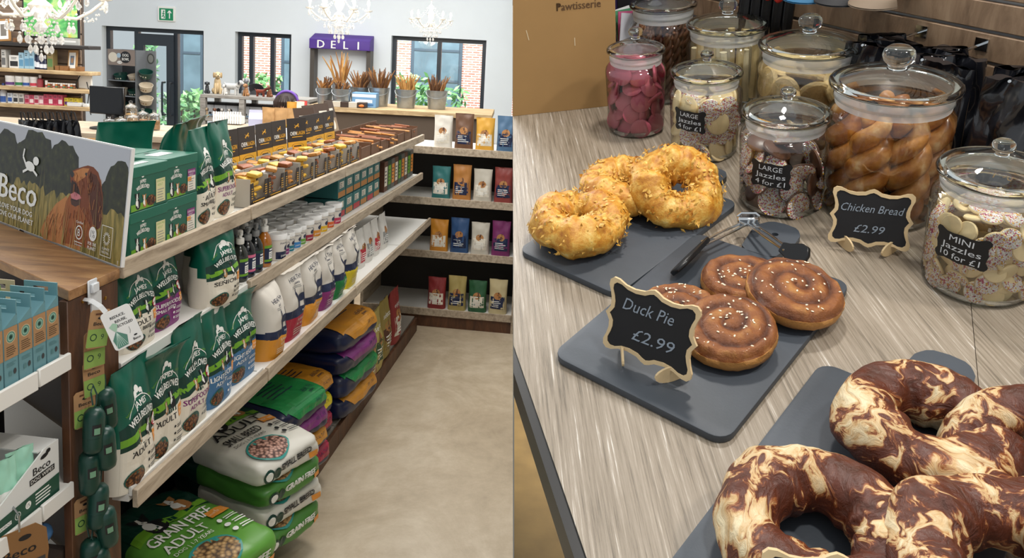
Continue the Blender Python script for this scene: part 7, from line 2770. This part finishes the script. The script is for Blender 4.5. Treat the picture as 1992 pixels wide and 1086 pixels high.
chalk_sign('chalkboard sign reading chicken bread in front of the large jar', (*tab(1650, 488)[:2], .0005), (*tab(1722, 498)[:2], .0005), .124, .098, 17, [('Chicken Bread', 0, .016, .092), ('£2.99', 0, -.018, .044)], .01, .013)
chalk_sign('chalkboard sign reading duck pie standing on the pie slate', (*tab(1203, 703, .0115)[:2], .0118), (*tab(1306, 748, .0115)[:2], .0118), .135, .108, 14, [('Duck Pie', -.004, .022, .074), ('£2.99', .008, -.016, .06)], .012, .017)
chalk_sign('chalkboard sign at the bottom edge in front of the chew rings', (.205, .418, .0118), (.28, .403, .0118), .125, .1, 20, None, .01, .013)

# ------------------------------------------------------------------ tongs
tg = thing('serving_tongs', 'chrome serving tongs with black paddle ends behind the pies', 'tongs', T)
hp_ = tab(1455, 432, .03)
aL = tab(1368, 474, .03)
eL = tab(1322, 520, .03)
aR = tab(1532, 487, .055)
eR = tab(1556, 500, .055)
for nm, a_, e_ in (('left', aL, eL), ('right', aR, eR)):
    d_ = (a_ - hp_)
    sd_ = Vector((-d_.y, d_.x, 0)).normalized() * .006
    mb = MB()
    for s_ in (-1, 1):
        mb.tube([hp_ + sd_ * s_ * .6, hp_ + d_ * .5 + sd_ * s_, a_ + sd_ * s_ * .8], .0022, 8)
    mb.build('wire_arm', K_CHROME, tg, smooth=True)
    dd_ = (e_ - a_)
    ln = max(.03, dd_.length)
    dd_.normalize()
    yaw = math.degrees(math.atan2(dd_.y, dd_.x))
    pd = MB().prism([(-.012, -.008), (0, -.011), (ln * .6, -.02), (ln, -.019), (ln * 1.2, -.008), (ln * 1.22, .008), (ln, .019), (ln * .6, .02), (0, .011), (-.012, .008)], -.004, .004)
    pd.build('paddle', M('#101113', .35), tg, Loc(*a_) @ Rz(yaw) @ Rx(50), bevel=.0015)
MB().box(-.018, .018, -.009, .009, -.006, .012).build('hinge', K_CHROME, tg, Loc(*hp_) @ Rz(-10), bevel=.003)
MB().tube([(-.018, .0, .012), (-.012, 0, .018), (.012, 0, .018), (.018, 0, .012)], .002, 6).build('lock_ring', K_CHROME, tg, Loc(*hp_) @ Rz(-10), smooth=True)

# ------------------------------------------------------------------ cardboard box
pb0 = tab(1200, 205)
bx = thing('pastry_box', 'tall brown cardboard box printed pawtisserie behind the jars', 'box', T @ Loc(pb0.x, pb0.y, .0005) @ Rz(4))
cb = MB().box(-.5, 0, 0, .3, 0, .46).build('box_body', M('#a78352', .75, var=.06, vs=8), bx)
bpy.context.view_layer.update()
clip_seam(cb)
A = Art()
zt3 = .285
A.text('Pawtisserie', -.088, zt3 - .022, .019, M('#5f4428', .7), wd=.105, bold=True)
A.line([(-.21, .19), (-.215, .215)], .002, M('#d9c7a4', .7)).line([(-.10, .165), (-.10, .185)], .002, M('#d9c7a4', .7))
pr = A.build('print', lambda x, z, off: Vector((x, -off, z)), bx)
bpy.context.view_layer.update()
clip_seam(pr)

# ------------------------------------------------------------------ purple display and cards behind the jars
o = thing('purple_display', 'dark purple card display behind the rearmost jars', 'display', T @ Loc(.34, 2.0, .0005) @ Rz(-8))
MB().box(-.04, .10, 0, .06, 0, .42).build('panel', M('#2a1a52', .6), o, bevel=.003)
MB().box(-.03, .06, -.004, 0, .05, .3).build('card_face', M('#15141c', .5), o)
for k, c in enumerate(['#c9ccd6', '#c05a86', '#4f8f6a', '#d9d9de']):
    o = MB().box(-.03, .03, 0, .002, 0, .13).build('leaflet', M(c, .5), None, T @ Loc(.31 + .006 * k, 1.86 + .022 * k, .08) @ Rz(30) @ Ry(14 - 6 * k) @ Rx(-10))
    tag(o, ['grey', 'pink', 'green', 'white'][k] + ' leaflet fanned out beside the cardboard box', 'leaflet', 'leaflets by the box')
lh = MB().box(-.05, .06, 0, .12, 0, .078).build('leaflet_holder', M('#30333a', .4), None, T @ Loc(.325, 1.86, .0005) @ Rz(20), bevel=.002)
tag(lh, 'dark holder under the fanned leaflets', 'holder')

# ------------------------------------------------------------------ hanging on the slatwall (wall frame: x away along the wall, y out)
K_BAGB = M('#1b1c21', .2, coat=.4)
hooks = [(-.02, .235), (.10, .235), (-.17, .235)]
hk0 = None
for k, (s_, z) in enumerate(hooks):
    lb = 'chrome slatwall hook ' + ['behind the middle carrier bags', 'behind the far carrier bags', 'behind the nearest carrier bags'][k]
    mx = WM @ Loc(s_, .0, z)
    if hk0 is None:
        hk0 = thing('wall_hook', lb, 'hook', mx, 'chrome hooks on the slatwall')
        MB().tube([(0, 0, 0), (0, .17, 0), (0, .185, .012)], .0028, 8).build('prong', K_CHROME, hk0, smooth=True)
        MB().box(-.012, .012, 0, .004, -.012, .012).build('plate', K_CHROME, hk0)
    else:
        dup(hk0, mx, lb)
bags = []
for hk, (s_, z) in enumerate(hooks):
    for j in range(4):
        bags.append((s_, .035 + j * .03, z, hk, j))
for k, (s_, yy, z, hk, j) in enumerate(bags):
    H_ = .25 + .015 * ((k * 7) % 3)
    B = Bag(.17, .05, H_, .0, 300 + k, .6, .34, .5)
    rz = [118, 100, 130, 108][j] + 180
    o = thing('carrier_bag', 'black glossy carrier bag ' + ORD[j] + ' from the wall on the ' + ['middle', 'far', 'nearest'][hk] + ' hook', 'bag', WM @ Loc(s_, yy + .045, z - H_ + .01) @ Rz(rz - 90) @ Ry([-6, 5, -3, 8][j]), 'black carrier bags on the slatwall')
    obj('bag_body', B.mesh([K_BAGB]), o)
    if j == 3:
        A = Art()
        A.text('Thank', .1, .56, .055, K_GOLD, wd=.75, shear=.35, ax=2 * H_ / .17)
        A.text('You', -.05, .44, .055, K_GOLD, wd=.5, shear=.35, ax=2 * H_ / .17)
        A.build('lettering', B.front(), o, frange(-.95, .95, 7), frange(0, 1, 9))

# leads: black straps with red clips
o = thing('dog_leads', 'bundle of black dog leads with red clips hanging on the slatwall', 'leads', WM @ Loc(.43, .0, .27))
for k in range(5):
    mb = MB()
    pts = [(-.03 + .022 * k + .004 * math.sin(t_), .03 + .012 * k + .012 * math.sin(t_ * .5), .05 - .055 * t_ if t_ < 3 else .05 - .055 * (6 - t_)) for t_ in [q * .5 for q in range(13)]]
    mb.tube(pts, .011, 6)
    mb.build('strap', M('#101013', .45), o, smooth=True)
mb = MB()
for k in range(3):
    mb.ell((-.03 + .03 * k, .075, .0), (.012, .012, .016), 10, 6)
mb.build('clip', M('#c0281f', .3), o, smooth=True)
MB().tube([(0, 0, .05), (0, .1, .05)], .003, 6).build('peg', K_CHROME, o)
# caps at the top of the frame
for k, (s_, c, lb) in enumerate([(.30, '#1d5f86', 'blue fabric cap hanging at the top of the slatwall'), (.22, '#17181c', 'black fabric cap hanging beside the blue cap'), (.14, '#7a6a58', 'beige fabric cap hanging right of the black cap')]):
    o = thing('fabric_cap', lb, 'cap', WM @ Loc(s_, .055, .305 + .008 * k), 'caps on the slatwall')
    MB().ell((0, 0, .03), (.045, .05, .045), 16, 10).build('crown', M(c, .7), o, smooth=True)
    MB().grid(lambda u, v: Vector((.04 * math.cos(PI * u) * (1 + .2 * v), .04 + .05 * v * math.sin(PI * u) + .01, .005 - .02 * v * v)), 12, 5).grid(lambda u, v: Vector((.04 * math.cos(PI * u) * (1 + .2 * v), .04 + .05 * v * math.sin(PI * u) + .01, .002 - .02 * v * v)), 12, 5).build('brim', M(c, .7), o, smooth=True)
    MB().tube([(0, -.055, .07), (0, 0, .07)], .0025, 6).build('peg', K_CHROME, o)
